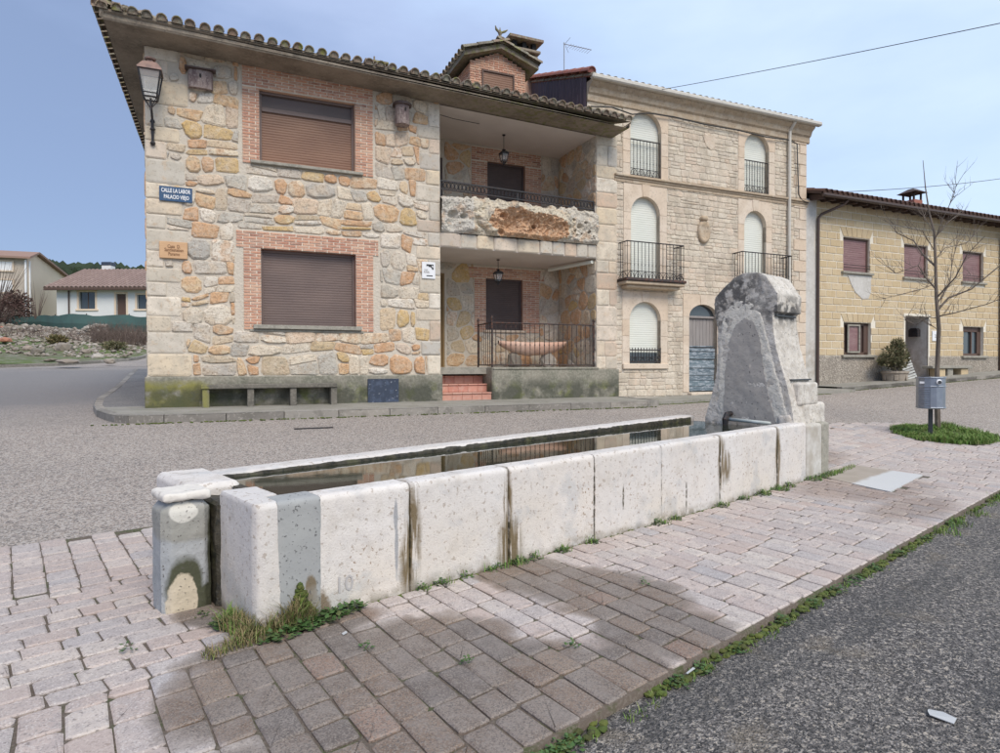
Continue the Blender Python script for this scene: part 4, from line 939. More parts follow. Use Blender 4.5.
for i in range(NX + 1):
    x = R0 + .004 + (R1 - R0 - .008) * i / NX; tl = top_line(x)
    for k in range(NZ + 1):
        z = 3.722 + (tl - 3.722) * k / NZ; ptg[i][k] = (x, rock_y(x, z), z)
    for q in range(4): ptg[i][NZ + 1 + q] = (x, .06 + q * .07, tl + .02 * fbm(x, q, 6, 5) - .02 * q)
for i in range(NX):
    for k in range(NZ + 4):
        q = (ptg[i][k], ptg[i + 1][k], ptg[i + 1][k + 1], ptg[i][k + 1]); x, z = q[0][0], q[0][2]
        key = 'H' if hollow(x, z) < .98 else ('C' if rim(x, z) < 1.02 else ('L' if x < 7.5 else 'R'))
        pcs[key].add(q, [(0, 1, 2, 3)], {'H': .3, 'C': .02, 'L': .45 + .3 * (x > 6.4), 'R': .92}[key])
for key, nm, m_ in (('L', 'balcony_rock', m_rough), ('C', 'balcony_rock', m_rough), ('R', 'balcony_rock', m_rough), ('H', 'rock_hollow', m_cavern)):
    o = pcs[key].build(nm, m_, house); bm = bmesh.new(); bm.from_mesh(o.data); bmesh.ops.remove_doubles(bm, verts=bm.verts, dist=.0005); bm.to_mesh(o.data); bm.free()
    if key == 'H': o['label'] = 'rust-orange hollow of the big balcony rock'
mb = MB(); mb.box(R0, R1, .26, .30, 3.70, 4.44); mb.build('parapet', m_mortar, house)
# balcony rail (flat bars with a band of rings)
rail = empty('balcony_rail', FH.wor(R0, .06), FH.rz, 'black wrought iron rail with a band of small rings above the balcony rocks', 'railing')
L_ = R1 - R0 - .04
def rz_(x, a, b): return a + (b - a) * x / L_
mb = MB()
for za, zb, h in ((4.88, 4.80, .03), (4.70, 4.60, .025)):
    mb.add([(0, -.02, za), (L_, -.02, zb), (L_, .02, zb), (0, .02, za), (0, -.02, za - h), (L_, -.02, zb - h), (L_, .02, zb - h), (0, .02, za - h)], [(0, 1, 2, 3), (7, 6, 5, 4), (0, 4, 5, 1), (3, 2, 6, 7), (0, 3, 7, 4), (1, 5, 6, 2)])
mb.build('bar', m_iron, rail)
mb = MB(); n = 44
for i in range(n):
    x = (i + .5) * L_ / n; zc = (rz_(x, 4.85, 4.77) + rz_(x, 4.70, 4.60)) / 2
    mb.tube([(x + .036 * math.cos(a * math.pi / 4), 0, zc + .068 * math.sin(a * math.pi / 4)) for a in range(9)], .0085, 4, cap=False)
    mb.tube([(x - L_ / n / 2, 0, zc - .07), (x - L_ / n / 2, 0, zc + .07)], .006, 4)
mb.build('ring_band', m_iron, rail)
for x in (.02, 1.9, L_): mb = MB(); mb.bbox(x - .018, x + .018, -.018, .018, 4.42, 4.78 if x > .1 else 4.86, .003); mb.build('post', m_iron, rail)
# terrace railing
tr = empty('terrace_railing', FH.wor(6.93, .08, .745), FH.rz, 'black iron railing with thin bars round the ground floor terrace', 'railing')
mb = MB(); mb.tube([(0, .85, 1.03), (0, 0, 1.03), (2.70, 0, 1.03)], .017, 6); mb.tube([(0, .85, .06), (0, 0, .06), (2.70, 0, .06)], .014, 6); mb.build('rail', m_rust, tr)
for i in range(22):
    x = .125 * (i + 1) - .03
    mb = MB(); mb.tube([(x, 0, .06), (x, 0, .5), (x, 0, .53), (x, 0, .56), (x, 0, 1.03)], [.009, .009, .016, .009, .009], 5); mb.build('bar', m_rust, tr)
for i in range(6):
    y = .13 * (i + 1); mb = MB(); mb.tube([(0, y, .06), (0, y, 1.03)], .009, 5); mb.build('bar', m_rust, tr)
for x, y in ((0, 0), (0, .87), (2.70, 0)):
    mb = MB(); mb.tube([(x, y, -.02), (x, y, 1.10), (x, y, 1.13), (x, y, 1.16), (x, y, 1.19)], [.022, .022, .032, .026, .006], 6); mb.build('post', m_rust, tr)
# boat-shaped stone seat on rubble supports
bt = empty('stone_bench', FH.wor(8.5, 1.15, .755), FH.rz, 'boat-shaped pink stone bench behind the terrace railing', 'bench')
mb = MB(); n = 24; vs = []; secs = []
for i in range(n + 1):
    u = -1 + 2 * i / n; x = u * .95; k = max(0.02, 1 - abs(u) ** 2.6); dep = .09 + .24 * k
    for a in range(9):
        th = math.pi * a / 8; vs.append((x, -.20 * (k ** .4) * math.cos(th), .62 - dep * math.sin(th) + .02 * fbm(x, a, 3) + .03 * u * u))
    vs.append((x, .0, .63 + .03 * u * u))
m_ = 10; mb.add(vs, [(i * m_ + k, i * m_ + (k + 1) % m_, (i + 1) * m_ + (k + 1) % m_, (i + 1) * m_ + k) for i in range(n) for k in range(m_)], .3)
mb.build('seat', m_pinkstone, bt, smooth=True)
def rock_mb(cx, cy, cz, rx, ry, rz2, seed, sub=2, amp=.35):
    bm = bmesh.new(); bmesh.ops.create_icosphere(bm, subdivisions=sub, radius=1)
    vs = [];
    for v in bm.verts:
        q = v.co; k = 1 + amp * noise.noise(q * 1.3 + Vector((seed, seed * 2.3, 0))); vs.append((cx + q.x * rx * k, cy + q.y * ry * k, cz + max(-.8, q.z * k) * rz2))
    fs = [tuple(v.index for v in f.verts) for f in bm.faces]; bm.free(); return vs, fs
for x in (-.5, .45):
    mb = MB(); mb.add(*rock_mb(x, .03, .17, .2, .15, .24, 3 + x)); mb.build('support', m_rubst, bt)
# awning rolled up under the balcony
mb = MB(); mb.tube([(9.15, 1.5, 3.30), (9.58, .06, 3.32)], .045, 8); o = mb.build('awning', m_cream, house)
# roof
mb = MB()
def fascia(x0, y0, x1, y1, nx, ny, z0, z1):
    pr = [(0, 0), (.02, .03), (.02, .10), (.06, .125), (.06, .155)]
    vs = []
    for (x, y, z) in ((x0, y0, z0), (x1, y1, z1)):
        for o_, h in pr: vs.append((x + nx * o_, y + ny * o_, z + h))
    mb.add(vs, [(i, i + 1, 6 + i - 1, 5 + i) for i in range(4)], .5)
EX0, EX1, EY = -.53, 10.12, -.70
mb.add([(EX0, EY, zs(EX0)), (EX1, EY, zs(EX1)), (EX1, .05, zs(EX1)), (EX0, .05, zs(EX0))], [(0, 1, 2, 3)], .5)
mb.add([(EX0, .05, zs(EX0)), (.02, .05, zs(EX0)), (.02, 8.5, zs(EX0)), (EX0, 8.5, zs(EX0))], [(0, 1, 2, 3)], .5)
fascia(EX0 , EY, EX1, EY, 0, -1, zs(EX0), zs(EX1)); fascia(EX0, 8.5, EX0, EY, -1, 0, zs(EX0), zs(EX0)); fascia(EX1, EY, EX1, 0.3, 1, 0, zs(EX1), zs(EX1))
mb.add([(EX0 - .06, EY - .06, zs(EX0) + .02), (EX0 - .06, EY - .06, zs(EX0) + .155), (EX0, EY - .06, zs(EX0) + .155), (EX0, EY, zs(EX0))], [(0, 1, 2, 3)], .5)
mb.build('eave', m_eave, house)
SL = .28
def roof_z(x, y): return min(zs(x) + .16 + (y - EY) * SL, zs(EX0) + .16 + (x - EX0) * SL)
mb = MB()
a, b, c, d = (EX0 - .06, EY - .06), (EX1 + .06, EY - .06), (EX1 + .06, 4.1), (EX0 + 4.9, 4.1)
mb.add([(p[0], p[1], zs(p[0]) + .155 + (p[1] - EY) * SL) for p in (a, b, c, d)], [(0, 1, 2, 3)], .5)
mb.add([(a[0], a[1], roof_z(*a)), (d[0], d[1], zs(d[0]) + .155 + 4.9 * SL), (EX0 - .06, 8.5, zs(EX0) + .15)], [(0, 1, 2)], .5)
mb.add([(d[0], d[1], zs(d[0]) + .155 + 4.9 * SL), (c[0], c[1], zs(c[0]) + .155 + 4.9 * SL), (EX1, 8.5, zs(EX1) + .2), (EX0, 8.5, zs(EX0) + .15)], [(0, 1, 2, 3)], .5)
roof = mb.build('roof', m_tile, house)
def tile_geo(L=.44, r0=.092, r1=.074, th=.016, n=7, up=True):
    vs = []
    for y, r in ((0, r0), (L, r1)):
        for rr in (r, r - th):
            for k in range(n + 1):
                a = math.pi * k / n; vs.append((rr * math.cos(a), y, (rr * math.sin(a)) * (1 if up else -1)))
    vs += [(0, .035, -.02)] if up else []
    m = n + 1; fs = []
    if up:
        b0 = len(vs); vs += [((r0 - th * .5) * math.cos(math.pi * k / n), .03, (r0 - th * .5) * math.sin(math.pi * k / n) - (.03 if k in (0, n) else 0)) for k in range(n + 1)]; fs.append(tuple(range(b0, b0 + n + 1)))
    for k in range(n):
        fs += [(k, k + 1, 2 * m + k + 1, 2 * m + k), (m + k, 3 * m + k, 3 * m + k + 1, m + k + 1), (k, m + k, m + k + 1, k + 1)]
    return vs, fs
tv, tf = tile_geo(); mb = MB(); mb.add(tv, tf, 0); tme = mb.build('roof_tile', m_tile, roof); tile_mesh = tme.data; bpy.data.objects.remove(tme)
PX = .226; nT = int((EX1 - EX0 + .1) / PX); ang = math.atan(SL)
for i in range(nT + 1):
    x = EX0 - .02 + i * PX
    shared('roof_tile', tile_mesh, roof, (x + rs.uniform(-.012, .012), EY - .13 + rs.uniform(-.015, .015), zs(x) + .165), (ang + rs.uniform(-.02, .02), 0, rs.uniform(-.05, .05)))
for i in range(36):
    y = EY + .05 + i * PX
    shared('roof_tile', tile_mesh, roof, (EX0 - .17, y, zs(EX0) + .165), (ang, 0, -math.pi / 2 + rs.uniform(-.04, .04)))
pan = MB(); pvv, pf = tile_geo(up=False)
def put(mb, vs, fs, M, t=None): mb.add([M @ Vector(v) for v in vs], fs, t)
for i in range(nT):
    x = EX0 + .09 + i * PX; put(pan, pvv, pf, Matrix.Translation((x, EY - .085, zs(x) + .235)) @ Matrix.Rotation(ang, 4, 'X'))
for i in range(36):
    put(pan, pvv, pf, Matrix.Translation((EX0 - .085, EY + .16 + i * PX, zs(EX0) + .235)) @ Matrix.Rotation(-math.pi / 2, 4, 'Z') @ Matrix.Rotation(ang, 4, 'X'))
o = pan.build('channel_tile', m_tile, roof); o['kind'] = 'stuff'
up = MB()
for i in range(nT + 1):
    x = EX0 - .02 + i * PX; ymax = min(4.1, EY + (x - EX0)) if x < EX0 + 4.9 else 4.1; y = EY + .26
    while y < ymax:
        put(up, tv, tf, Matrix.Translation((x, y, zs(x) + .175 + (y - EY) * SL)) @ Matrix.Rotation(ang, 4, 'X')); y += .38
for i in range(36):
    y = EY + .05 + i * PX; xm = min(EX0 + 4.9, EX0 + (y - EY)) if y < 4.1 else EX0 + 4.9 * max(0, (8.5 - y) / 4.4); x = EX0 + .26
    while x < xm:
        put(up, tv, tf, Matrix.Translation((x, y, zs(EX0) + .175 + (x - EX0) * SL)) @ Matrix.Rotation(-math.pi / 2, 4, 'Z') @ Matrix.Rotation(ang, 4, 'X')); x += .38
o = up.build('upper_tile', m_tile, roof); o['kind'] = 'stuff'
hm = MB()
for k in range(14):
    q = k * .36; put(hm, *tile_geo(.46, .13, .11, .02), Matrix.Translation((EX0 - .10 + q, EY - .10 + q, zs(EX0) + .20 + q * SL)) @ Matrix.Rotation(-math.pi / 4, 4, 'Z') @ Matrix.Rotation(ang * .75, 4, 'X'))
hm.build('hip_tile', m_tile, roof)
mb = MB(); mb.add(*rock_mb(EX0 - .02, EY - .02, zs(EX0) + .34, .14, .12, .10, 4.1)); mb.build('moss_clump', m_moss, roof)
# dormer
DX0, DX1, DY = 6.69, 8.13, .8; DC = (DX0 + DX1) / 2
mb = MB()
mb.slab([(DX0, 7.0), (DX1, 7.0), (DX1, 7.98), (DC, 8.32), (DX0, 7.95)], DY + .012, DY + .1)
mb.add([(DX0 + .012, DY, 7.0), (DX0 + .012, DY + 3, 7.0), (DX0 + .012, DY + 3, 8.0), (DX0 + .012, DY, 7.95)], [(0, 1, 2, 3)], .5); mb.add([(DX1 - .012, DY, 7.0), (DX1 - .012, DY + 3, 7.0), (DX1 - .012, DY + 3, 8.0), (DX1 - .012, DY, 7.95)], [(0, 1, 2, 3)], .5)
dorm = mb.build('dormer', m_bmort, house)
db = Pieces('brick', m_brick, dorm, 60); dj = MB()
zlim = lambda x: 7.96 + (.36 * (1 - abs(x - DC) / (DC - DX0)))
z = 7.2; k = 0
while z < 8.30:
    x = DX0 + (0 if k % 2 == 0 else -.12)
    while x < DX1 - .02:
        a, b = max(x, DX0) + .003, min(x + .235, DX1) - .003; segs = [(a, b)]
        if z < 7.84: segs = [(a, min(b, 6.985)), (max(a, 7.825), b)]
        for a, b in segs:
            if b - a > .025 and z + .03 < zlim((a + b) / 2): db.piece(b - a + z * .01, lambda mb, a=a, b=b, z=z, t=rs.random(): mb.bbox(a, b, DY - .006, DY + .03, z, z + .043, .004, t))
        x += .247
    z += .055; k += 1
z = 7.2
while z < 7.92:
    y = DY + .0
    while y < DY + 2.9: db.piece(.001, lambda mb, y=y, z=z, t=rs.random(): mb.bbox(DX0 - .006, DX0 + .03, y, y + .235, z, z + .043, .004, t)); y += .247
    z += .055
db.flush()
window(6.98, 7.83, 7.2, 7.84, DY - .002, m_shutter2, dorm, frame=.04, mframe=m_bframe)
mb = MB()
def slope_slab(pa, pb, y0, y1, th):
    (xa, za), (xb, zb) = pa, pb
    mb.add([(xa, y0, za), (xb, y0, zb), (xb, y1, zb), (xa, y1, za), (xa, y0, za + th), (xb, y0, zb + th), (xb, y1, zb + th), (xa, y1, za + th)], [(0, 1, 2, 3), (7, 6, 5, 4), (0, 4, 5, 1), (3, 2, 6, 7), (0, 3, 7, 4), (1, 5, 6, 2)], .5)
slope_slab((6.47, 8.0), (DC, 8.33), DY - .2, DY + 3.0, .11); slope_slab((8.40, 8.0), (DC, 8.33), DY - .201, DY + 3.0, .11)
dr_ = mb.build('dormer_roof', m_eave, dorm)
mb = MB()
for sgn, xe in ((1, 6.42), (-1, 8.45)):
    sl = math.atan(.34 / 1.0)
    for k in range(14):
        y = DY - .22 + k * .226; x = xe; zz = 8.12
        while (x - DC) * sgn < -.1:
            put(mb, tv, tf, Matrix.Translation((x, y, zz)) @ Matrix.Rotation(-math.pi / 2 * sgn, 4, 'Z') @ Matrix.Rotation(sl, 4, 'X')); x += .38 * sgn; zz += .13
for k in range(8): put(mb, *tile_geo(.46, .12, .10, .02), Matrix.Translation((DC, DY - .26 + k * .38, 8.46)))
o = mb.build('dormer_tile', m_tile, dr_) ; o['kind'] = 'stuff'
mb = MB(); mb.lathe([(.07, 0), (.06, .06), (.03, .1), (.05, .16), (.02, .24), (.005, .3)], 7, (DC, DY - .12, 8.56))
mb.tube([(DC, DY - .12, 8.72), (DC - .10, DY - .12, 8.80), (DC - .12, DY - .12, 8.88)], [.03, .03, .01], 5); mb.tube([(DC, DY - .12, 8.72), (DC + .12, DY - .12, 8.78), (DC + .2, DY - .12, 8.84)], [.03, .03, .01], 5)
mb.build('ridge_ornament', m_eave, dr_)
# chimney
CX, CY = 9.10, 3.2
mb = MB(); mb.bbox(CX - .30, CX + .30, CY - .3, CY + .3, 7.2, 9.42, .01); ch = mb.build('chimney', m_brick, house)
for zz, rr in ((9.42, .40), (9.56, .46)): mb = MB(); mb.bbox(CX - rr, CX + rr, CY - rr, CY + rr, zz, zz + .08, .015); mb.build('chimney_ledge', m_eave, ch)
mb = MB()
for sx in (-.3, 0, .3):
    for sy in (-.3, .3): mb.bbox(CX + sx - .06, CX + sx + .06, CY + sy - .06, CY + sy + .06, 9.64, 9.86, .005)
mb.bbox(CX - .2, CX + .2, CY - .2, CY + .2, 9.64, 9.86, .005); mb.build('chimney_vent', m_dark, ch)
mb = MB(); q = .52; mb.add([(CX - q, CY - q, 9.86), (CX + q, CY - q, 9.86), (CX + q, CY + q, 9.86), (CX - q, CY + q, 9.86), (CX - q, CY - q, 9.93), (CX + q, CY - q, 9.93), (CX + q, CY + q, 9.93), (CX - q, CY + q, 9.93), (CX - .15, CY - .15, 10.10), (CX + .15, CY - .15, 10.10), (CX + .15, CY + .15, 10.10), (CX - .15, CY + .15, 10.10)], [(3, 2, 1, 0), (0, 1, 5, 4), (1, 2, 6, 5), (2, 3, 7, 6), (3, 0, 4, 7), (4, 5, 9, 8), (5, 6, 10, 9), (6, 7, 11, 10), (7, 4, 8, 11), (8, 9, 10, 11)], .5); mb.build('chimney_cap', m_tile, ch)
mb = MB(); mb.bbox(4.35, 4.75, 1.2, 1.6, 7.2, 7.70, .01); mb.bbox(4.28, 4.82, 1.12, 1.68, 7.70, 7.75, .01); mb.tube([(4.55, 1.4, 7.74), (4.55, 1.4, 7.95)], .02, 5); mb.build('roof_vent', m_tile, house)

# --- things on and by the stone house
def place(name, s, b, z, label, cat, group=None): return empty(name, FH.wor(s, b, z), FH.rz, label, cat, group)
# stone bench against the plinth
m_benchs = mat('grey_bench_stone', [(.17, .155, .13)], .95, layers=[dict(s=4, lo=.42, hi=.62, c=(.10, .095, .08), f=.7), dict(s=20, lo=.5, hi=.65, c=(.26, .24, .20), f=.5), dict(s=5, lo=.4, hi=.55, c=(.26, .25, .06), f=.7, fixed=1, x=(.08, .2), wob=.15)], bump=[('noise', 30, .6, .01)])
bn = place('stone_bench', .92, -.055, 0, 'long grey stone bench with three openings, built against the mossy plinth', 'bench')
mb = MB(); mb.bbox(-.02, 2.46, -.30, 0, .36, .445, .012); mb.build('seat', m_benchs, bn)
for i in range(4):
    x = i * (2.46 - .12) / 3; mb = MB(); mb.bbox(x, x + .12, -.27, -.004, -.01, .36, .01); mb.build('support', m_benchs, bn)
# blue steel cover
mb = MB(); mb.bbox(0, .66, -.02, .02, .02, .515, .006); bb = mb.build('utility_cabinet_door', m_bluebox, None, loc=FH.wor(4.05, -.056, 0), rz=FH.rz); tag(bb, 'dark blue steel cabinet door set low in the plinth beside the steps', 'cabinet door')
mb = MB(); mb.lathe([(.012, 0), (.012, .02)], 8, (0, 0, 0)); o = mb.build('lock', m_alu, bb); o.rotation_euler = (R(90), 0, 0); o.location = (.60, -.015, .27)
mb = MB()
for q in ((0, .66, .50, .515), (0, .66, .02, .035)): mb.bbox(q[0], q[1], -.026, -.018, q[2], q[3], .002)
mb.build('frame', m_bluebox, bb)
# corner street lamp
lp = place('street_lamp', .13, -.02, 4.84, 'wrought iron wall lantern on the left corner under the eave', 'street lamp')
mb = MB(); mb.tube([(0, -.03, .06), (0, -.05, .30), (0, -.09, .48), (0, -.24, .60), (0, -.34, .70)], [.022, .03, .022, .02, .018], 6); mb.lathe([(.02, -.02), (.05, .02), (.03, .06)], 8, (0, -.04, .02)); mb.lathe([(.02, 0), (.05, .03), (.03, .07)], 8, (0, -.05, .26)); mb.lathe([(.02, 0), (.045, .03), (.03, .07)], 8, (0, -.05, .40)); mb.build('bracket', m_iron, lp)
LC = (0, -.36, 0); q0, q1 = .10, .20; zb, zt = .86, 1.28
def cage(parent, c, q0, q1, zb, zt, bar, m_, roof_m, glass=True):
    cx, cy, cz = c; mb = MB()
    C0 = [(cx + a * q0, cy + b * q0, cz + zb) for a, b in ((-1, -1), (1, -1), (1, 1), (-1, 1))]; C1 = [(cx + a * q1, cy + b * q1, cz + zt) for a, b in ((-1, -1), (1, -1), (1, 1), (-1, 1))]
    for a, b in zip(C0, C1): mb.tube([a, b], bar, 4)
    for C in (C0, C1):
        for i in range(4): mb.tube([C[i], C[(i + 1) % 4]], bar * 1.1, 4)
    Cm = [tuple(Vector(a).lerp(Vector(b), .15)) for a, b in zip(C0, C1)]
    for i in range(4): mb.tube([Cm[i], Cm[(i + 1) % 4]], bar * .7, 4)
    mb.tube([(cx, cy, cz + zb - (zt - zb) * .45), (cx, cy, cz + zb)], bar * 1.3, 5)
    for a in C0: mb.tube([(cx, cy, cz + zb - (zt - zb) * .4), a], bar * .7, 4)
    mb.build('cage', m_, parent)
    if glass:
        mb = MB(); k = .93
        P0 = [((p[0] - cx) * k + cx, (p[1] - cy) * k + cy, p[2] + .01) for p in C0]; P1 = [((p[0] - cx) * k + cx, (p[1] - cy) * k + cy, p[2] - .01) for p in C1]
        mb.add(P0 + P1, [(i, (i + 1) % 4, 4 + (i + 1) % 4, 4 + i) for i in range(4)], .5); mb.build('pane', m_lampglass, parent)
    mb = MB(); w1 = q1 * 1.12; h = (zt - zb) * .33; rr = math.sqrt(2)
    mb.lathe([(w1 * rr, zt), (w1 * rr, zt + .02), (q1 * .62 * rr, zt + h), (q1 * .3 * rr, zt + h * 1.05), (q1 * .2 * rr, zt + h * 1.5)], 4, (cx, cy, cz), a0=math.pi / 4); mb.lathe([(q1 * .5, zt + h * 1.45), (q1 * .55, zt + h * 1.6), (q1 * .1, zt + h * 1.85)], 10, (cx, cy, cz)); mb.build('cap', roof_m, parent)
m_lampglass = bpy.data.materials.new('lamp_pane'); m_lampglass.use_nodes = True
_b = m_lampglass.node_tree.nodes['Principled BSDF']; _b.inputs['Base Color'].default_value = (.9, .9, .88, 1); _b.inputs['Roughness'].default_value = .08; _b.inputs['Transmission Weight'].default_value = .0; _b.inputs['Alpha'].default_value = .25
cage(lp, LC, .105, .175, .74, 1.20, .014, m_iron, m_copper)
for nm, s, z, lbl in (('hanging_lantern', 7.62, 6.43, 'small black lantern hanging from the upper balcony ceiling'), ('hanging_lantern', 7.46, 3.38, 'small black lantern hanging over the ground floor terrace')):
    hl = place(nm, s, .95, z, lbl, 'lantern', 'lanterns hanging in the loggia'); drop = .34 if z > 5 else .26
    mb = MB(); mb.tube([(0, 0, 0), (0, 0, -drop)], .008, 4); mb.lathe([(.04, -.02), (.04, 0)], 8); mb.build('chain', m_iron, hl); sc_ = .62 if z > 5 else .5
    cage(hl, (0, 0, -drop - .34 * sc_ - .1), .055, .088, 0, .19, .009, m_iron, m_iron)
# birdhouses
bh = place('birdhouse', .72, -.03, 6.0, 'wide flat bark-faced birdhouse left of the upper window', 'birdhouse')
mb = MB(); vs = []; n = 10
for k in range(n + 1):
    a = math.pi * k / n; vs += [(.215 - .215 * math.cos(a), -.11 * math.sin(a) ** .5 - .02, 0), (.215 - .215 * math.cos(a), -.11 * math.sin(a) ** .5 - .02, .33)]
mb.add(vs, [(2 * k, 2 * k + 2, 2 * k + 3, 2 * k + 1) for k in range(n)] + [tuple(range(0, 2 * n + 2, 2)), tuple(range(1, 2 * n + 2, 2))[::-1]], .2); mb.build('body', m_birch, bh)
mb = MB(); mb.bbox(-.05, .48, -.18, .03, .335, .36, .005); mb.build('roof', m_dkshut, bh)
mb = MB(); mb.lathe([(.03, 0), (.03, .012)], 10); o = mb.build('entrance_hole', m_dark, bh); o.rotation_euler = (R(90), 0, 0); o.location = (.215, -.125, .22); o.scale = (.6, 1.4, 1)
bh = place('birdhouse', 4.79, -.16, 5.86, 'round log birdhouse right of the upper window', 'birdhouse')
mb = MB(); mb.lathe([(.15, 0), (.155, .2), (.15, .40)], 14); mb.build('body', m_birch, bh)
mb = MB(); mb.lathe([(.20, .40), (.205, .43), (.19, .45)], 14); mb.build('roof', m_dkshut, bh)
mb = MB(); mb.lathe([(.028, 0), (.028, .012)], 10); o = mb.build('entrance_hole', m_dark, bh); o.rotation_euler = (R(90), 0, 0); o.location = (.03, -.15, .29); o.scale = (.6, 1.5, 1)
mb = MB(); mb.bbox(-.03, .03, .1, .2, .05, .35, .003); mb.build('bracket', m_dkshut, bh)
# signs
def text(body, size, m_, parent, loc, ext=.002, name='lettering', sx=1.0, bold=0.0, align='CENTER'):
    cu = bpy.data.curves.new(name, 'FONT'); cu.body = body; cu.size = size; cu.extrude = ext; cu.align_x = align; cu.align_y = 'CENTER'; cu.offset = bold; cu.resolution_u = 2
    o = bpy.data.objects.new(name, cu); col.objects.link(o); dg = bpy.context.evaluated_depsgraph_get(); me = bpy.data.meshes.new_from_object(o.evaluated_get(dg)); bpy.data.objects.remove(o)
    o = bpy.data.objects.new(name, me); me.materials.clear(); me.materials.append(m_); col.objects.link(o); o.parent = parent; o.location = loc; o.rotation_euler = (R(90), 0, 0); o.scale = (sx, 1, 1); return o
sg = place('street_sign', .50, -.055, 3.99, 'blue enamel street name sign with two lines of white letters near the corner', 'street sign')
mb = MB(); mb.bbox(-.275, .275, 0, .02, -.135, .135, .004); mb.build('plate', m_bluesign, sg)
text('CALLE LA LABOR', .105, m_white, sg, (.0, -.004, .058), sx=.60, bold=.0025); text('PALACIO VIEJO', .10, m_white, sg, (.01, -.004, -.058), sx=.62, bold=.0025)
pq = place('wooden_plaque', .45, -.06, 2.95, 'light wooden name plaque engraved with three lines under the street sign', 'plaque')
mb = MB(); mb.bbox(-.235, .235, 0, .035, -.155, .155, .008); mb.build('board', m_plaqwood, pq)
for t_, z in (('Casa  D.', .065), ('Santiesteban', .0), ('Paramo', -.075)): text(t_, .088, m_engr, pq, (.01, -.003, z), sx=.72, bold=.001)
wp = place('tourist_plate', 5.39, -.05, 2.86, 'small white tile plate with a black emblem and grey lettering beside the terrace', 'plate')
mb = MB(); mb.bbox(-.15, .15, 0, .02, -.18, .18, .004); mb.build('tile', m_white, wp)
mb = MB(); mb.slab([(-.05, .13), (.11, .13), (.11, .02), (.085, .015), (.06, .055), (.035, .075), (.01, .07), (-.02, .10), (-.05, .08)], -.003, .0); mb.build('emblem', m_black, wp)
mb = MB(); mb.slab([(.065, .105), (.10, .10), (.10, .06), (.085, .06)], -.0045, -.002); mb.build('emblem', m_white, wp)
text('CASA', .042, m_grey, wp, (-.06, -.003, .008), sx=.8); text('RURAL', .055, m_grey, wp, (-.045, -.003, -.04), sx=.75, bold=.001)
mb = MB(); mb.slab([(-.05, -.13), (.09, -.13), (.09, -.108), (-.05, -.108)], -.003, 0); mb.build('emblem', m_black, wp)

# ------------------------------------------------------------------ three-storey house
r2 = random.Random(5)
h2 = empty('arched_window_house', F2.P, F2.rz, 'three-storey pale stone house with arched cream-shuttered windows and iron balconies', 'house')
W2 = [  # x0, x1, z0, z top, arch rise
 (.90, 1.85, 5.54, 7.19, .46), (4.66, 5.56, 5.54, 7.19, .44), (.92, 1.81, 2.92, 5.05, .43), (4.66, 5.46, 2.92, 5.05, .40), (.88, 1.84, .84, 2.40, .46)]
D2 = (2.76, 3.71, .08, 2.40, .33)
holes = [(a, b, c, d) for a, b, c, d, e in W2 + [D2]]
mb = MB(); wall_grid(mb, .40, 7.0, -.1, 7.4, holes, 0)
mb.add([(-.35, .0, 6.5), (.4, 0, 6.5), (.4, 0, 7.4), (-.35, 0, 7.4)], [(0, 1, 2, 3)], .5)
mb.add([(7.0, 0, -.1), (7.0, 8, -.1), (7.0, 8, 7.4), (7.0, 3.6, 8.9), (7.0, 0, 7.6)], [(0, 1, 2, 3, 4)], .5)
mb.add([(-.35, 8, 6), (7, 8, 0), (7, 8, 7.6), (-.35, 8, 7.6)], [(0, 1, 2, 3)], .5)
for h in holes: reveal(mb, h, 0, .25)
mb.build('wall', m_mortar, h2)
ds = Pieces('dressed_stone', m_dressed, h2, 300)
rects2 = []
def surround(a, b, c, d, rise, wl=.22, topz=None, key=True, base=None, seg=4):
    zsr = d - rise; n = 12; cx = (a + b) / 2; rr = (b - a) / 2; topz = topz or d + .26; base = c if base is None else base
    rects2.append((a - wl, b + wl, base, topz))
    z = base; zz = [base + (zsr - base) * k / seg for k in range(seg + 1)]
    for s_, (x0, x1) in (('L', (a - wl, a)), ('R', (b, b + wl))):
        for z0, z1 in zip(zz, zz[1:]):
            P = [(x0, z0 + .003), (x1, z0 + .003), (x1, z1 - .003), (x0, z1 - .003)]
            ds.piece(parea(P), lambda mb, P=P, t=r2.random(): mb.slab(P, -.018, .12, .006, t))
    kw = .09
    arc = [(cx + rr * math.cos(math.pi * k / (2 * n)), zsr + rise * math.sin(math.pi * k / (2 * n))) for k in range(2 * n + 1)]
    def part(sel, outer):
        return sel + outer
    right = [p for p in arc if p[0] >= cx + kw]; left = [p for p in arc if p[0] <= cx - kw]; mid = [p for p in arc if abs(p[0] - cx) < kw]
    zk = zsr + rise * math.sqrt(max(0, 1 - (kw / rr) ** 2))
    PR = [(b + wl, zsr + .003), (b + wl, topz)] + [(cx + kw + .002, topz), (cx + kw + .002, zk)] + right[::-1] + [(b, zsr + .003)]
    PLl = [(a, zsr + .003)] + left[::-1] + [(cx - kw - .002, zk), (cx - kw - .002, topz), (a - wl, topz), (a - wl, zsr + .003)]
    for P in (PR, PLl):
        # split at 45 degrees
        ds.piece(parea(P), lambda mb, P=P, t=r2.random(): mb.slab(P, -.018, .12, 0, t))
    K = [(cx - kw, zk)] + mid[::-1] + [(cx + kw, zk), (cx + kw + .03, topz - .01), (cx - kw - .03, topz - .01)]
    ds.piece(parea(K), lambda mb, K=K, t=r2.random(): mb.slab(K, -.032, .12, 0, t))
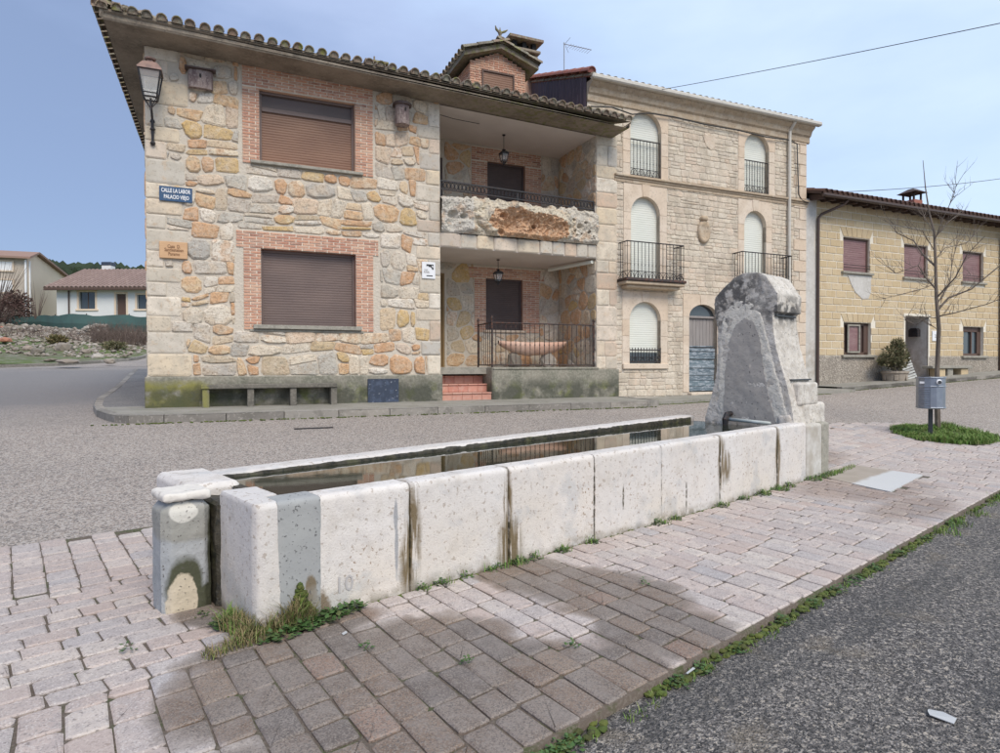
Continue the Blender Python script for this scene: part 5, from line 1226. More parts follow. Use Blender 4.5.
for i, (a, b, c, d, e) in enumerate(W2):
    if i < 2: surround(a, b, c, d, e, topz=7.32)
    elif i < 4: surround(a, b, c, d, e, topz=5.36)
    else: surround(a, b, c, d, e, topz=2.66, base=.70, seg=3)
surround(*D2, wl=.20, topz=2.66, seg=4)
rects2.append((.5, 2.06, .68, .84)); rects2.append((-1, 8, 5.38, 5.56))
z = .25; k = 0      # right-hand corner blocks
while z < 7.2:
    h = r2.uniform(.26, .36); wd = (.28, .5)[k % 2]; P = [(7.02 - wd, z), (7.02, z), (7.02, min(z + h, 7.25)), (7.02 - wd, min(z + h, 7.25))]
    ds.piece(parea(P), lambda mb, P=P, t=r2.random(): mb.slab(inset(P, .006), -.025, .1, .01, t)); rects2.append((7.02 - wd, 7.1, z, z + h)); z += h; k += 1
ds.flush()
mb = MB()
for z0, z1, p in ((5.42, 5.47, .06), (5.47, 5.53, .10)): mb.bbox(-.1 if False else .42, 7.06, -p, .05, z0, z1, .012)
mb.bbox(.42, 7.04, -.035, .05, 5.34, 5.42, .01)
mb.build('string_course', m_cornice, h2)
mb = MB(); mb.bbox(.66, 2.06, -.07, .06, .70, .83, .012); mb.build('sill', m_dressed, h2); mb = MB(); mb.bbox(2.72, 3.9, -.16, .1, -.1, .075, .015); mb.build('doorstep', m_dressed, h2)
# carved crest
mb = MB(); vs = []; n = 20
for q, (sx, sz, y) in enumerate(((.20, .31, 0), (.20, .31, -.07), (.15, .25, -.10), (.12, .20, -.07), (0.01, .01, -.09))):
    for k in range(n):
        a = 2 * math.pi * k / n; vs.append((3.22 + sx * math.cos(a), y, 4.32 + sz * math.sin(a)))
mb.add(vs, [(q * n + k, q * n + (k + 1) % n, (q + 1) * n + (k + 1) % n, (q + 1) * n + k) for q in range(4) for k in range(n)], .3)
mb.bbox(3.10, 3.30, -.14, .0, 4.60, 4.72, .03); mb.build('carved_crest', m_cornice, h2, smooth=True)
mb = MB(); mb.slab([(3.2, 6.85), (3.3, 6.6), (3.5, 6.5), (3.6, 6.62), (3.62, 6.9)], -.03, .02); mb.build('worn_relief', m_rubble, h2)
rb = Pieces('stone', m_rubble, h2, 300)
for P in coursed_cells(.42, 7.0, 0, 7.3, r2):
    Q = cut_rects(P, rects2)
    if Q is None: continue
    if max(p[0] for p in Q) - min(p[0] for p in Q) < .05 or any(D2[0] < sum(p[0] for p in Q) / len(Q) < D2[1] and sum(p[1] for p in Q) / len(Q) < 2.4 for _ in (0,)): continue
    rb.piece(parea(Q), lambda mb, Q=Q: stone_piece(mb, Q, 0, .016, r2, .005, .12, .005))
for P in coursed_cells(-.33, .44, 6.5, 7.3, r2, .2, .3, .3, .5): rb.piece(parea(P), lambda mb, P=P: stone_piece(mb, P, 0, .016, r2, .007, .16, .006))
rb.flush()
# cornice, gutter, roof
mb = MB(); prof = [(0, 7.16), (-.05, 7.19), (-.05, 7.33), (-.10, 7.37), (-.14, 7.48), (-.24, 7.56), (-.24, 7.62), (0, 7.62)]
vs = [(x, y, z) for x in (-.36, 7.10) for y, z in prof]; n = len(prof)
mb.add(vs, [(i, (i + 1) % n, n + (i + 1) % n, n + i) for i in range(n)] + [tuple(range(n)), tuple(range(n, 2 * n))[::-1]], .4); mb.build('cornice', m_cornice, h2)
mb = MB(); mb.bbox(-.40, 7.26, -.36, -.20, 7.60, 7.72, .03); mb.build('gutter', m_gutter, h2)
mb = MB(); mb.tube([(6.26, -.28, 7.6), (6.26, -.10, 7.40), (6.26, -.09, 7.2), (6.26, -.09, .1)], .045, 8); mb.build('downpipe', m_gutter, h2)
mb = MB()
for a, b in ((0, 3.5), (7.0, 3.5)):
    pass
def roof_plane(mb, x0, x1, y0, z0, y1, z1, th=.08): 
    mb.add([(x0, y0, z0), (x1, y0, z0), (x1, y1, z1), (x0, y1, z1), (x0, y0, z0 + th), (x1, y0, z0 + th), (x1, y1, z1 + th), (x0, y1, z1 + th)], [(0, 1, 2, 3), (7, 6, 5, 4), (0, 4, 5, 1), (3, 2, 6, 7), (0, 3, 7, 4), (1, 5, 6, 2)], .5)
roof_plane(mb, -.40, 7.15, -.25, 7.66, 3.5, 8.98); roof_plane(mb, -.40, 7.15, 8.0, 7.4, 3.5, 8.98)
rf = mb.build('roof', m_redtile, h2)
sl2 = math.atan(1.32 / 3.75)
tm = MB()
for i in range(int(7.5 / .2)):
    x = -.34 + i * .2
    for k in range(9): put(tm, tv, tf, Matrix.Translation((x, -.30 + k * .40, 7.66 + k * .40 * math.tan(sl2))) @ Matrix.Rotation(sl2, 4, 'X'))
o = tm.build('roof_tile', m_tile, rf); o['kind'] = 'stuff'
for k in range(10):      # big verge tiles on the left gable
    mb = MB(); put(mb, *tile_geo(.44, .115, .10, .02), Matrix.Translation((-.40, -.30 + k * .38, 7.76 + k * .38 * math.tan(sl2))) @ Matrix.Rotation(sl2, 4, 'X')); mb.build('verge_tile', m_redtile, rf)
mb = MB()
for k in range(42):
    y = k * .085; a = .03 if k % 2 else 0
    mb.add([(-.37 - a, y, 6.4), (-.37 - (.03 - a), y + .085, 6.4), (-.37 - (.03 - a), y + .085, 7.72 + (y + .33) * .352), (-.37 - a, y, 7.72 + (y + .25) * .352)], [(0, 1, 2, 3)], .5)
mb.build('gable_cladding', m_clad, h2)
# shutters and railings
for i, (a, b, c, d, e) in enumerate(W2):
    sh = shutter_mb(a, b, c + (.06 if i == 4 else 0), d, .13, .055, .005).build('shutter', m_cream, h2)
def scroll(mb, cx, z0, w_, h):
    mb.tube([(cx - w_ / 2, 0, z0), (cx - w_ * .3, 0, z0 + h * .7), (cx, 0, z0 + h * .95), (cx + w_ * .3, 0, z0 + h * .7), (cx + w_ / 2, 0, z0)], .009, 4)
    mb.tube([(cx + .12 * w_ * math.cos(t), 0, z0 + h * .4 + .3 * h * math.sin(t)) for t in [k * .9 for k in range(8)]], .008, 4)
def rail_panel(mbr, mbb, p0, p1, z0, z1, nb, sc_h=.17):
    """rails in mbr, bars returned one by one"""
    p0 = Vector(p0); p1 = Vector(p1)
    mbr.tube([(p0.x, p0.y, z1), (p1.x, p1.y, z1)], .016, 5); mbr.tube([(p0.x, p0.y, z0), (p1.x, p1.y, z0)], .016, 5); mbr.tube([(p0.x, p0.y, z0 + sc_h), (p1.x, p1.y, z0 + sc_h)], .008, 4)
    for k in range(nb + 1):
        q = p0.lerp(p1, k / nb); b = MB(); b.tube([(q.x, q.y, z0), (q.x, q.y, z0 + .3), (q.x, q.y, z0 + .33), (q.x, q.y, z0 + .36), (q.x, q.y, z1)], [.008, .008, .013, .008, .008], 5); mbb.append(b)
    L_ = (p1 - p0).length; ns = max(1, int(L_ / .2)); M = Matrix.Translation((p0.x, p0.y, 0)) @ Matrix.Rotation(math.atan2(p1.y - p0.y, p1.x - p0.x), 4, 'Z')
    for k in range(ns):
        s_ = MB(); scroll(s_, (k + .5) * L_ / ns, z0, L_ / ns, sc_h); mbr.add([M @ Vector(v) for v in s_.v], s_.f, .5)
def rail_thing(name, label, cat, panels, slab=None, group=None):
    t = empty(name, F2.P, F2.rz, label, cat, group); r_ = MB(); bs_ = []
    for p in panels: rail_panel(r_, bs_, *p)
    r_.build('rail', m_iron, t)
    for b in bs_: b.build('bar', m_iron, t)
    if slab:
        for sarg, m_ in slab: q = MB(); q.bbox(*sarg); q.build('balcony_slab', m_, t)
    return t
G2 = 'iron railings of the arched windows'
rail_thing('window_railing', 'low iron railing in the top left arched window of the three-storey house', 'railing', [((.92, .02), (1.83, .02), 5.57, 6.46, 9)], group=G2)
rail_thing('window_railing', 'low iron railing in the top right arched window of the three-storey house', 'railing', [((4.68, .02), (5.54, .02), 5.57, 6.42, 9)], group=G2)
rail_thing('balcony', 'stained stone balcony with iron rail beside the stone house, on the middle floor', 'balcony', [((.56, 0), (.56, -.36), 2.93, 3.82, 4), ((.56, -.36), (2.28, -.36), 2.93, 3.82, 16), ((2.28, -.36), (2.28, 0), 2.93, 3.82, 4)],
  slab=[((.50, 2.34, -.42, .05, 2.86, 2.93, .015), m_rust), ((.52, 2.32, -.38, .05, 2.78, 2.86, .015), m_cornice), ((.62, 2.22, -.30, .05, 2.70, 2.78, .02), m_cornice)], group='projecting balconies')
rail_thing('balcony', 'stone balcony with iron rail on the middle floor just above the fountain pillar', 'balcony', [((4.25, 0), (4.25, -.36), 2.93, 3.82, 4), ((4.25, -.36), (6.05, -.36), 2.93, 3.82, 16), ((6.05, -.36), (6.05, 0), 2.93, 3.82, 4)],
  slab=[((4.19, 6.11, -.42, .05, 2.86, 2.93, .015), m_rust), ((4.21, 6.09, -.38, .05, 2.78, 2.86, .015), m_cornice)], group='projecting balconies')
rail_thing('window_railing', 'very low iron grille across the foot of the ground floor arched window', 'railing', [((.88, -.01), (1.84, -.01), .88, 1.18, 11, .12)])
mb = MB(); mb.box(.9, 1.82, .115, .125, .84, 1.12); mb.build('lower_pane', m_winglass, h2)
# door
mb = MB(); mb.box(2.76, 3.71, .17, .2, .05, 2.07); dd = mb.build('door', m_greydoor, h2)
mb = MB(); mb.slab([(2.76, 2.07)] + [(3.71, 2.07)] + [(3.235 + .475 * math.cos(math.pi * k / 12), 2.07 + .33 * math.sin(math.pi * k / 12)) for k in range(1, 12)], .12, .14); mb.build('fanlight', m_winglass, dd)
mb = MB(); mb.bbox(2.76, 3.71, .08, .16, 2.04, 2.10, .01); mb.build('transom', m_greydoor, dd)
for k in range(8): mb = MB(); a = 2.77 + k * .1175; mb.bbox(a, a + .112, .14, .17, 1.2, 2.03, .004); mb.build('board', m_greydoor, dd)
z = .10
while z < 1.27:
    h = r2.uniform(.07, .16); mb = MB(); mb.bbox(2.78, 3.70, .08 + r2.uniform(-.02, .02), .135, z, min(z + h, 1.29) - .008, .006, None, Matrix.Rotation(r2.uniform(-.01, .01), 4, 'Y')); mb.build('blue_board', m_blueboard, dd); z += h
# aerial
ae = empty('tv_aerial', FH.wor(9.61, 1.5, 8.3), FH.rz, 'thin television aerial on the roof of the three-storey house', 'aerial')
mb = MB(); mb.tube([(0, 0, 0), (0, 0, 1.02)], .014, 5); mb.build('mast', m_alu, ae)
mb = MB(); mb.tube([(-.02, 0, .98), (.78, -.1, .93)], .01, 4)
for k in range(9):
    x = .16 + k * .075; mb.tube([(x, -.12, .97 - .06 * x), (x, .12, .97 - .06 * x)], .005, 4)
mb.tube([(.02, 0, .98), (.16, -.05, 1.16)], .006, 4); mb.tube([(.02, 0, .98), (.16, .05, .8)], .006, 4); mb.build('boom', m_alu, ae)

# ------------------------------------------------------------------ yellow block house
r3 = random.Random(9)
h3 = empty('yellow_block_house', F3.P, F3.rz, 'two-storey house of yellow squared blocks with white joints and plum shutters', 'house')
UWS = [(1.27, 2.45, 3.60, 4.63), (4.05, 5.23, 3.58, 4.63), (7.05, 8.21, 3.60, 4.62), (10.1, 11.3, 3.6, 4.62)]
LWS = [(1.31, 2.52, 1.10, 2.07), (7.11, 8.25, 1.10, 2.08), (10.1, 11.3, 1.1, 2.07)]
D3 = (4.12, 5.26, .1, 2.35); H3 = UWS + LWS + [D3]
mb = MB(); wall_grid(mb, -.02, 13, 0, 5.6, H3, 0)
for h in UWS + LWS: reveal(mb, h, 0, .22)
mb.add([(13, 0, 0), (13, 8, 0), (13, 8, 5.6), (13, 0, 5.6)], [(0, 1, 2, 3)], .5); mb.add([(-.3, 8, 0), (13, 8, 0), (13, 8, 5.6), (-.3, 8, 5.6)], [(0, 1, 2, 3)], .5)
mb.build('wall', m_joint, h3)
mb = MB(); reveal(mb, D3, 0, .95); mb.build('door_reveal', m_render, h3); mb = MB(); mb.add([(-.32, -.012, 0), (.13, -.012, 0), (.10, -.012, 2.2), (.16, -.012, 3.1), (.04, -.012, 4.3), (.13, -.012, 5.6), (-.32, -.012, 5.6)], [tuple(range(7))], .5)
mb.build('render', m_render, h3)
mb = MB(); mb.slab([(1.45, 3.50), (1.62, 3.2), (1.8, 2.98), (2.1, 2.80), (2.38, 2.82), (2.5, 3.05), (2.48, 3.35), (2.52, 3.52)], -.024, .0, .006); o = mb.build('render_patch', m_render, h3)
bk = Pieces('block', m_block, h3, 300); z = 1.07; k = 0
while z < 5.45:
    x = .14 - (.2 if k % 2 else 0); h = .2155
    while x < 12.9:
        L_ = r3.uniform(.38, .46); a, b = max(x, .14) + .014, min(x + L_, 13) - .014; c, d = z + .013, z + h - .013; ok = b - a > .07
        for q in H3:
            if a < q[1] and b > q[0] and c < q[3] and d > q[2]:
                if a < q[0]: b = min(b, q[0])
                elif b > q[1]: a = max(a, q[1])
                else: ok = False
                if d > q[3] and c > q[3] - .1 and not (a < q[0] or b > q[1]): c = q[3]; ok = True
                ok = ok and (b - a > .06)
        for q in UWS + LWS:      # splayed flat arch above
            if a < q[1] + .14 and b > q[0] - .14 and c < q[3] + .22 and d > q[3] + .02:
                if a < q[0] - .22: b = q[0] - .15
                elif b > q[1] + .22: a = q[1] + .15
                else: ok = False
        if ok:
            vis = (b - a) * (d - c) / (3 + a)
            bk.piece(vis, lambda mb, a=a, b=b, c=c, d=d, t=r3.random(), y=r3.uniform(-.018, -.010): mb.bbox(a, b, y, .01, c, d, .006, t))
        x += L_
    z += h; k += 1
for q in UWS + LWS:
    n = 6; cx = (q[0] + q[1]) / 2; kk = 1.07
    while kk + .013 < q[3] + .22: kk += .2155
    hh = kk - .012 - q[3]
    for i in range(n):
        u0, u1 = i / n, (i + 1) / n; lo = lambda u: q[0] + (q[1] - q[0]) * u; hi = lambda u: q[0] - .16 + (q[1] - q[0] + .32) * u
        P = inset([(lo(u0), q[3] + .005), (lo(u1), q[3] + .005), (hi(u1), q[3] + hh), (hi(u0), q[3] + hh)], .010)
        bk.piece(.004, lambda mb, P=P, t=r3.random(): mb.slab(P, -.016, .01, .005, t))
bk.flush()
mb = MB()
for a, b in ((.16, 4.10), (5.28, 13)): mb.bbox(a, b, -.022, .02, -.2, 1.065, .008)
mb.build('plinth', m_pebble, h3)
for q in UWS:
    wq = window(*q, .10, m_purple, h3, frame=.05, sill=(q[0] - .09, q[1] + .1, -.09, .1, q[2] - .07, q[2] - .003), mframe=m_bframe, pitch=.06)
    mb = MB()
    for zz in (.12, .2): mb.tube([(q[0], -.03, q[2] + zz), (q[1], -.03, q[2] + zz)], .01, 4)
    mb.build('guard_bar', m_iron, wq)
for i, q in enumerate(LWS):
    g_ = MB(); g_.box(q[0] + .05, q[1] - .05, .14, .15, q[2], q[3]); wq = g_.build('window', m_winglass if i else m_dkshut, h3)
    f = MB()
    for a, b, c, d in ((q[0], q[0] + .17, q[2], q[3]), (q[1] - .2, q[1], q[2], q[3]), (q[0], q[1], q[3] - .08 - .09 * (i == 1), q[3]), (q[0], q[1], q[2], q[2] + .08)): f.bbox(a, b, .09, .14, c, d, .008)
    f.bbox((q[0] + q[1]) / 2 + .02, (q[0] + q[1]) / 2 + .08, .085, .14, q[2], q[3], .006); f.build('frame', m_bframe, wq)
    s_ = MB(); s_.bbox(q[0] - .12, q[1] + .14, -.10, .09, q[2] - .08, q[2] - .003, .01); s_.build('sill', m_sill, wq)
    if i == 0:
        f = MB()
        for (a, b, c, d) in ((q[0] + .22, q[0] + .27, q[2] + .06, q[3] - .05), (q[0] + .72, q[0] + .77, q[2] + .06, q[3] - .05), (q[0] + .27, q[0] + .72, q[2] + .06, q[2] + .11), (q[0] + .27, q[0] + .72, q[3] - .10, q[3] - .05)): f.bbox(a, b, .02, .06, c, d, .004)
        f.build('grille', m_sill, wq)
        f = MB(); f.box(q[0] + .28, q[0] + .71, .07, .08, q[2] + .12, q[3] - .1); f.build('shutter', m_purple, wq)
mb = MB(); mb.box(4.15, 5.24, .90, .94, .1, 2.3); d3 = mb.build('door', m_bframe, h3)
for k in range(6): mb = MB(); a = 4.17 + k * .178; mb.bbox(a, a + .172, .87, .90, .32, 2.28, .005); mb.build('board', m_purple, d3)
mb = MB(); mb.bbox(4.05, 5.34, -.03, .95, .1, .40, .01); mb.build('doorstep', m_kerb, d3)
mb = MB(); mb.bbox(4.04, 4.12, -.02, .03, .4, 2.43, .006); mb.bbox(5.26, 5.34, -.02, .03, .4, 2.43, .006); mb.bbox(4.12, 5.26, -.019, .03, 2.35, 2.43, .006); mb.build('door_surround', m_joint, h3)
# eave
mb = MB(); roof_plane(mb, -.28, 13.2, -.52, 5.62, 4, 6.95, .06); roof_plane(mb, -.28, 13.2, 8.4, 5.55, 4, 6.95, .06); rf3 = mb.build('roof', m_rafter, h3)
for k in range(30):
    x = -.15 + k * .45; mb = MB(); mb.add([(x, -.46, 5.50), (x + .09, -.46, 5.50), (x + .09, .02, 5.56), (x, .02, 5.56), (x, -.46, 5.62), (x + .09, -.46, 5.62), (x + .09, .02, 5.75), (x, .02, 5.75)], [(0, 1, 2, 3), (7, 6, 5, 4), (0, 4, 5, 1), (3, 2, 6, 7), (0, 3, 7, 4), (1, 5, 6, 2)]); mb.build('rafter_end', m_rafter, rf3)
mb = MB(); mb.bbox(-.28, 13.2, -.62, -.50, 5.54, 5.64, .03); mb.build('gutter', m_brownpipe, h3)
tm = MB()
for i in range(int(13.4 / .21)):
    x = -.2 + i * .21
    for k in range(11): put(tm, tv, tf, Matrix.Translation((x, -.60 + k * .42, 5.66 + k * .42 * .294)) @ Matrix.Rotation(math.atan(.294), 4, 'X'))
m_dkrt = mat('dark_brown_roof_tile', [(.10, .055, .042), (.13, .07, .05), (.08, .048, .04)], .85); o = tm.build('roof_tile', m_dkrt, rf3); o['kind'] = 'stuff'
mb = MB(); mb.tube([(.75, -.56, 5.52), (.70, -.45, 5.42), (.25, -.09, 5.18), (.14, -.07, 5.05), (.14, -.07, .2)], .042, 8); mb.build('downpipe', m_brownpipe, h3)
mb = MB(); mb.tube([(9.12, -.56, 5.52), (9.12, -.09, 5.2), (9.12, -.07, .5)], .05, 8); mb.build('downpipe', m_brownpipe, h3)
ch = MB(); ch.bbox(8.85, 9.35, 2.8, 3.3, 6.0, 7.22, .01); c3 = ch.build('chimney', m_redtile, h3)
for dx in (0, .42):
    for dy in (0, .42): q = MB(); q.bbox(8.88 + dx, 8.94 + dx, 2.83 + dy, 2.89 + dy, 7.22, 7.5, .003); q.build('cap_support', m_rafter, c3)
q = MB(); q.add([(8.72, 2.67, 7.50), (9.48, 2.67, 7.50), (9.48, 3.43, 7.50), (8.72, 3.43, 7.50), (9.0, 2.95, 7.68), (9.2, 2.95, 7.68), (9.2, 3.15, 7.68), (9.0, 3.15, 7.68)], [(3, 2, 1, 0), (0, 1, 5, 4), (1, 2, 6, 5), (2, 3, 7, 6), (3, 0, 4, 7), (4, 5, 6, 7)], .5); q.build('chimney_cap', m_rafter, c3)
def place3(name, s, b, z, label, cat, group=None): return empty(name, F3.wor(s, b, z), F3.rz, label, cat, group)
# letter box, number, planter, folding chair, bench
lb = place3('letter_box', 5.24, .38, 1.72, 'black letter box on the rendered side of the yellow house doorway', 'letter box')
mb = MB(); vs = [(x, y, z) for x in (-.14, 0) for y, z in ((-.15, 0), (.15, 0), (.15, .22), (.09, .28), (-.09, .28), (-.15, .22))]
mb.add(vs, [(0, 1, 2, 3, 4, 5), (11, 10, 9, 8, 7, 6)] + [(i, (i + 1) % 6, 6 + (i + 1) % 6, 6 + i) for i in range(6)], .5); mb.build('box', m_iron, lb)
mb = MB(); mb.bbox(-.148, -.138, -.1, .1, .17, .19, .001); mb.build('slot', m_black, lb)
nm = place3('house_number', 5.62, -.03, 1.73, 'white house number tile beside the doorway of the yellow house', 'number tile')
mb = MB(); mb.bbox(-.17, .17, 0, .02, -.16, .17, .004); mb.build('tile', m_white, nm); text('20', .15, m_grey, nm, (0.02, -.003, 0), bold=.002)
pt = place3('planter', 2.98, -.45, .235, 'round stone planter with a scruffy olive shrub against the yellow house', 'planter')
mb = MB(); mb.lathe([(.27, 0), (.31, .05), (.35, .28), (.38, .31), (.38, .37), (.33, .37), (.31, .30)], 18); mb.build('pot', m_terra, pt)
mb = MB(); mb.lathe([(.31, .28), (.31, .33)], 14); mb.build('soil', m_soil, pt)
for k in range(6): mb = MB(); a = k * math.pi / 3 - 1.9; mb.bbox(-.05, .05, -.012, .012, .09, .25, .01, None, Matrix.Rotation(a, 4, 'Z') @ Matrix.Translation((0, -.34, 0))); mb.build('moulding', m_terra, pt)
def leafball(mb, c, r, n, size, rnd, stretch=(1, 1, 1), core=.3, up=0.0):
    for _ in range(n):
        d = Vector((rnd.gauss(0, 1), rnd.gauss(0, 1), rnd.gauss(0, 1))).normalized(); k = core + (1 - core) * rnd.random() ** .6
        p = Vector(c) + Vector((d.x * r * stretch[0], d.y * r * stretch[1], d.z * r * stretch[2])) * k
        u = (d + Vector((rnd.uniform(-.7, .7), rnd.uniform(-.7, .7), rnd.uniform(-.4, .7) + up))).normalized(); v = u.orthogonal().normalized(); v = (Matrix.Rotation(rnd.uniform(0, 6.3), 3, u) @ v)
        s_ = size * rnd.uniform(.6, 1.3); mb.add([p - v * s_ * .3, p + u * s_ * .5 - v * s_ * .1, p + u * s_, p + v * s_ * .3], [(0, 1, 2, 3)], rnd.random())
mb = MB(); rr_ = random.Random(3)
for (c, r_, st_) in (((0, 0, .85), .36, (1, .9, 1)), ((.12, 0, 1.12), .24, (.8, .8, 1)), ((-.3, 0, .72), .26, (1.2, .8, .7)), ((.35, 0, .8), .22, (1, .8, .9)), ((-.55, 0, .66), .16, (1.2, .8, .6)), ((.05, 0, .6), .3, (1, 1, .7))): leafball(mb, c, r_, 420, .09, rr_, st_, .15, .4)
mb.build('foliage', m_shrub, pt)
mb = MB()
for k in range(9): a = rr_.uniform(0, 6.3); mb.tube([(0, 0, .3), (.12 * math.cos(a), .12 * math.sin(a), .55), (.3 * math.cos(a), .3 * math.sin(a), .9)], [.02, .014, .006], 5)
mb.build('stem', m_bark, pt)
fc = place3('slatted_chair', 3.9, -.35, .30, 'lime-washed slatted wooden chair leaning by the planter and doorway', 'chair')
MT = Matrix.Rotation(R(-14), 4, 'X') @ Matrix.Rotation(R(-12), 4, 'Y')
for k in range(8):
    z = .04 + k * .085; mb = MB(); mb.bbox(-.27 + .012 * k, .34 - .0 * k, -.015, .015, z, z + .062, .004, None, MT @ Matrix.Rotation(R(r3.uniform(-1.5, 1.5)), 4, 'Y')); mb.build('slat', m_limed, fc)
for x in (-.26, .30): mb = MB(); mb.bbox(x, x + .045, .015, .05, -.02, .74, .005, None, MT); mb.build('stile', m_dkshut, fc)
mb = MB(); mb.bbox(-.2, -.16, .02, .34, -.01, .03, .004, None); mb.bbox(.24, .28, .02, .34, -.01, .03, .004); mb.build('leg', m_limed, fc)
b3 = place3('stone_bench', 5.0, -.04, .40, 'low stone slab bench on yellow block feet against the yellow house', 'bench')
mb = MB(); mb.bbox(-.1, 1.95, -.36, .0, .27, .36, .015); mb.build('seat', m_sill, b3)
for x in (.25, .75, 1.45): mb = MB(); mb.bbox(x, x + .38 - .1 * (x == .75), -.30, -.02, -.08, .27, .015); mb.build('foot', m_block if x != .75 else m_sill, b3)
# house with a red roof further back on the right
hr = empty('red_roofed_house', F3.wor(24, 10, 0), F3.rz, 'house whose faded red tiled roof shows above the yellow house at the right edge', 'house')
mb = MB(); mb.box(0, 12, .3, 9, 0, 9.5); mb.build('wall', m_beige, hr)
mb = MB(); mb.add([(-.5, -.2, 9.55), (12.5, -.2, 9.55), (12.5, 9.5, 9.55), (-.5, 9.5, 9.55), (4.0, 4.5, 11.0), (9, 4.5, 11.0)], [(0, 1, 5, 4), (1, 2, 5), (2, 3, 4, 5), (3, 0, 4), (3, 2, 1, 0)], .5); mb.build('roof', m_orangetile, hr)

# ------------------------------------------------------------------ houses beyond the verge, far left
hw = empty('white_bungalow', (-36, 52, 5.0), 0, 'long low white house with a brownish tiled roof behind the green mesh', 'house')
def fx(x): return x + 36
mb = MB(); wh = [(-34.19 + 36, -32.88 + 36, 1.22, 2.60), (-31.17 + 36, -30.37 + 36, .6, 2.43), (-29.47 + 36, -27.9 + 36, 1.21, 2.36)]
wall_grid(mb, 0, 18, -1.5, 2.78, wh, 0)
for h in wh: reveal(mb, h, 0, .3)
mb.add([(0, 0, -1.5), (0, 8, -1.5), (0, 8, 2.78), (0, 4, 4.5), (0, 0, 2.78)], [(0, 1, 2, 3, 4)], .5); mb.add([(18, 0, -1.5), (18, 8, -1.5), (18, 8, 2.78), (18, 4, 4.5), (18, 0, 2.78)], [(0, 1, 2, 3, 4)], .5); mb.build('wall', m_whitewash, hw)
for i, h in enumerate(wh):
    q = MB(); q.box(h[0], h[1], .18, .22, h[2], h[3]); wq = q.build('door' if i == 1 else 'window', m_bframe if i == 1 else m_winglass, hw)
    q = MB(); t_ = .16
    q.bbox(h[0] - t_, h[0], -.03, .05, h[2], h[3] + t_, .01); q.bbox(h[1], h[1] + t_, -.03, .05, h[2], h[3] + t_, .01); q.bbox(h[0], h[1], -.028, .05, h[3], h[3] + t_, .01)
    if i != 1: q.bbox(h[0] - t_ - .1, h[1] + t_ + .1, -.08, .05, h[2] - .15, h[2], .01)
    q.build('frame', m_beige, wq)
    if i != 1: q = MB(); q.bbox((h[0] + h[1]) / 2 - .03, (h[0] + h[1]) / 2 + .03, .15, .19, h[2], h[3], .005); q.build('mullion', m_bframe, wq)
q = MB(); roof_plane(q, -.6, 18.5, -.6, 2.78, 4.2, 4.85, .12); roof_plane(q, -.6, 18.5, 9, 2.78, 4.2, 4.85, .12); m_mauvetile = mat('faded_mauve_tile', [(.27, .19, .165), (.24, .17, .145), (.30, .215, .185)], .9, layers=[dict(s=3, lo=.45, hi=.65, c=(.24, .17, .15), f=.6)]); rw = q.build('roof', m_mauvetile, hw)
q = MB(); q.bbox(-.6, 18.5, -.68, -.52, 2.68, 2.86, .02); q.build('fascia', m_bframe, rw)
sl3 = math.atan(2.07 / 4.8); tm = MB(); tvb, tfb = tile_geo(.62, .15, .13, .03, 5)
for i in range(int(19 / .36)):
    for k in range(9): put(tm, tvb, tfb, Matrix.Translation((-.45 + i * .36, -.68 + k * .56, 2.86 + k * .56 * math.tan(sl3))) @ Matrix.Rotation(sl3, 4, 'X'))
o = tm.build('roof_tile', m_mauvetile, rw); o['kind'] = 'stuff'
q = MB(); q.bbox(.9 - 2.0 + 2.1, 2.2 - .4, 4.3, 5.0, 4.2, 5.45, .02); cw = q.build('chimney', m_whitewash, hw); q = MB(); q.bbox(.98, 1.85, 4.25, 5.05, 5.45, 5.75, .04); q.build('chimney_cap', m_bluebox, cw)
q = MB(); q.tube([(1.05, -.1, 2.7), (1.05, -.1, 0)], .06, 6); q.build('downpipe', m_brownpipe, hw)
az = math.atan2(8, -2.8)
hb = empty('beige_house', (-38.35, 52, 5.0), 0, 'tall beige plastered house with a gable, left of the white bungalow', 'house')
u_ = Vector((-2.8, 8, 0)).normalized(); v_ = Vector((-8, -2.8, 0)).normalized()
def hp(a, b, z): p = v_ * a + u_ * b; return (p.x, p.y, z)      # a: along the front (left), b: away
q = MB(); q.add([hp(0, 0, -2), hp(0, 12, -2), hp(0, 12, 4.9), hp(0, 1.8, 5.95), hp(0, 0, 5.35)], [(0, 1, 2, 3, 4)], .5); q.build('gable_wall', m_beige, hb)
q = MB(); q.add([hp(0, 0, -2), hp(16, 0, -2), hp(16, 0, 5.35), hp(0, 0, 5.35)], [(0, 1, 2, 3)], .5); q.add([hp(16, 0, -2), hp(16, 12, -2), hp(16, 12, 4.9), hp(16, 1.8, 5.95), hp(16, 0, 5.35)], [(0, 1, 2, 3, 4)], .5); fw = q.build('front_wall', m_greyplaster, hb)
q = MB()
for (a0, b0, z0, b1, z1) in ((-.35, -.5, 5.25, 1.8, 6.0), (-.35, 12.4, 4.85, 1.8, 6.0)):
    A = [hp(a0, b0, z0), hp(16.4, b0, z0), hp(16.4, b1, z1), hp(a0, b1, z1)]; q.add(A + [(p[0], p[1], p[2] + .16) for p in A], [(0, 1, 2, 3), (7, 6, 5, 4), (0, 4, 5, 1), (3, 2, 6, 7), (0, 3, 7, 4), (1, 5, 6, 2)], .5)
q.build('roof', m_orangetile, hb)
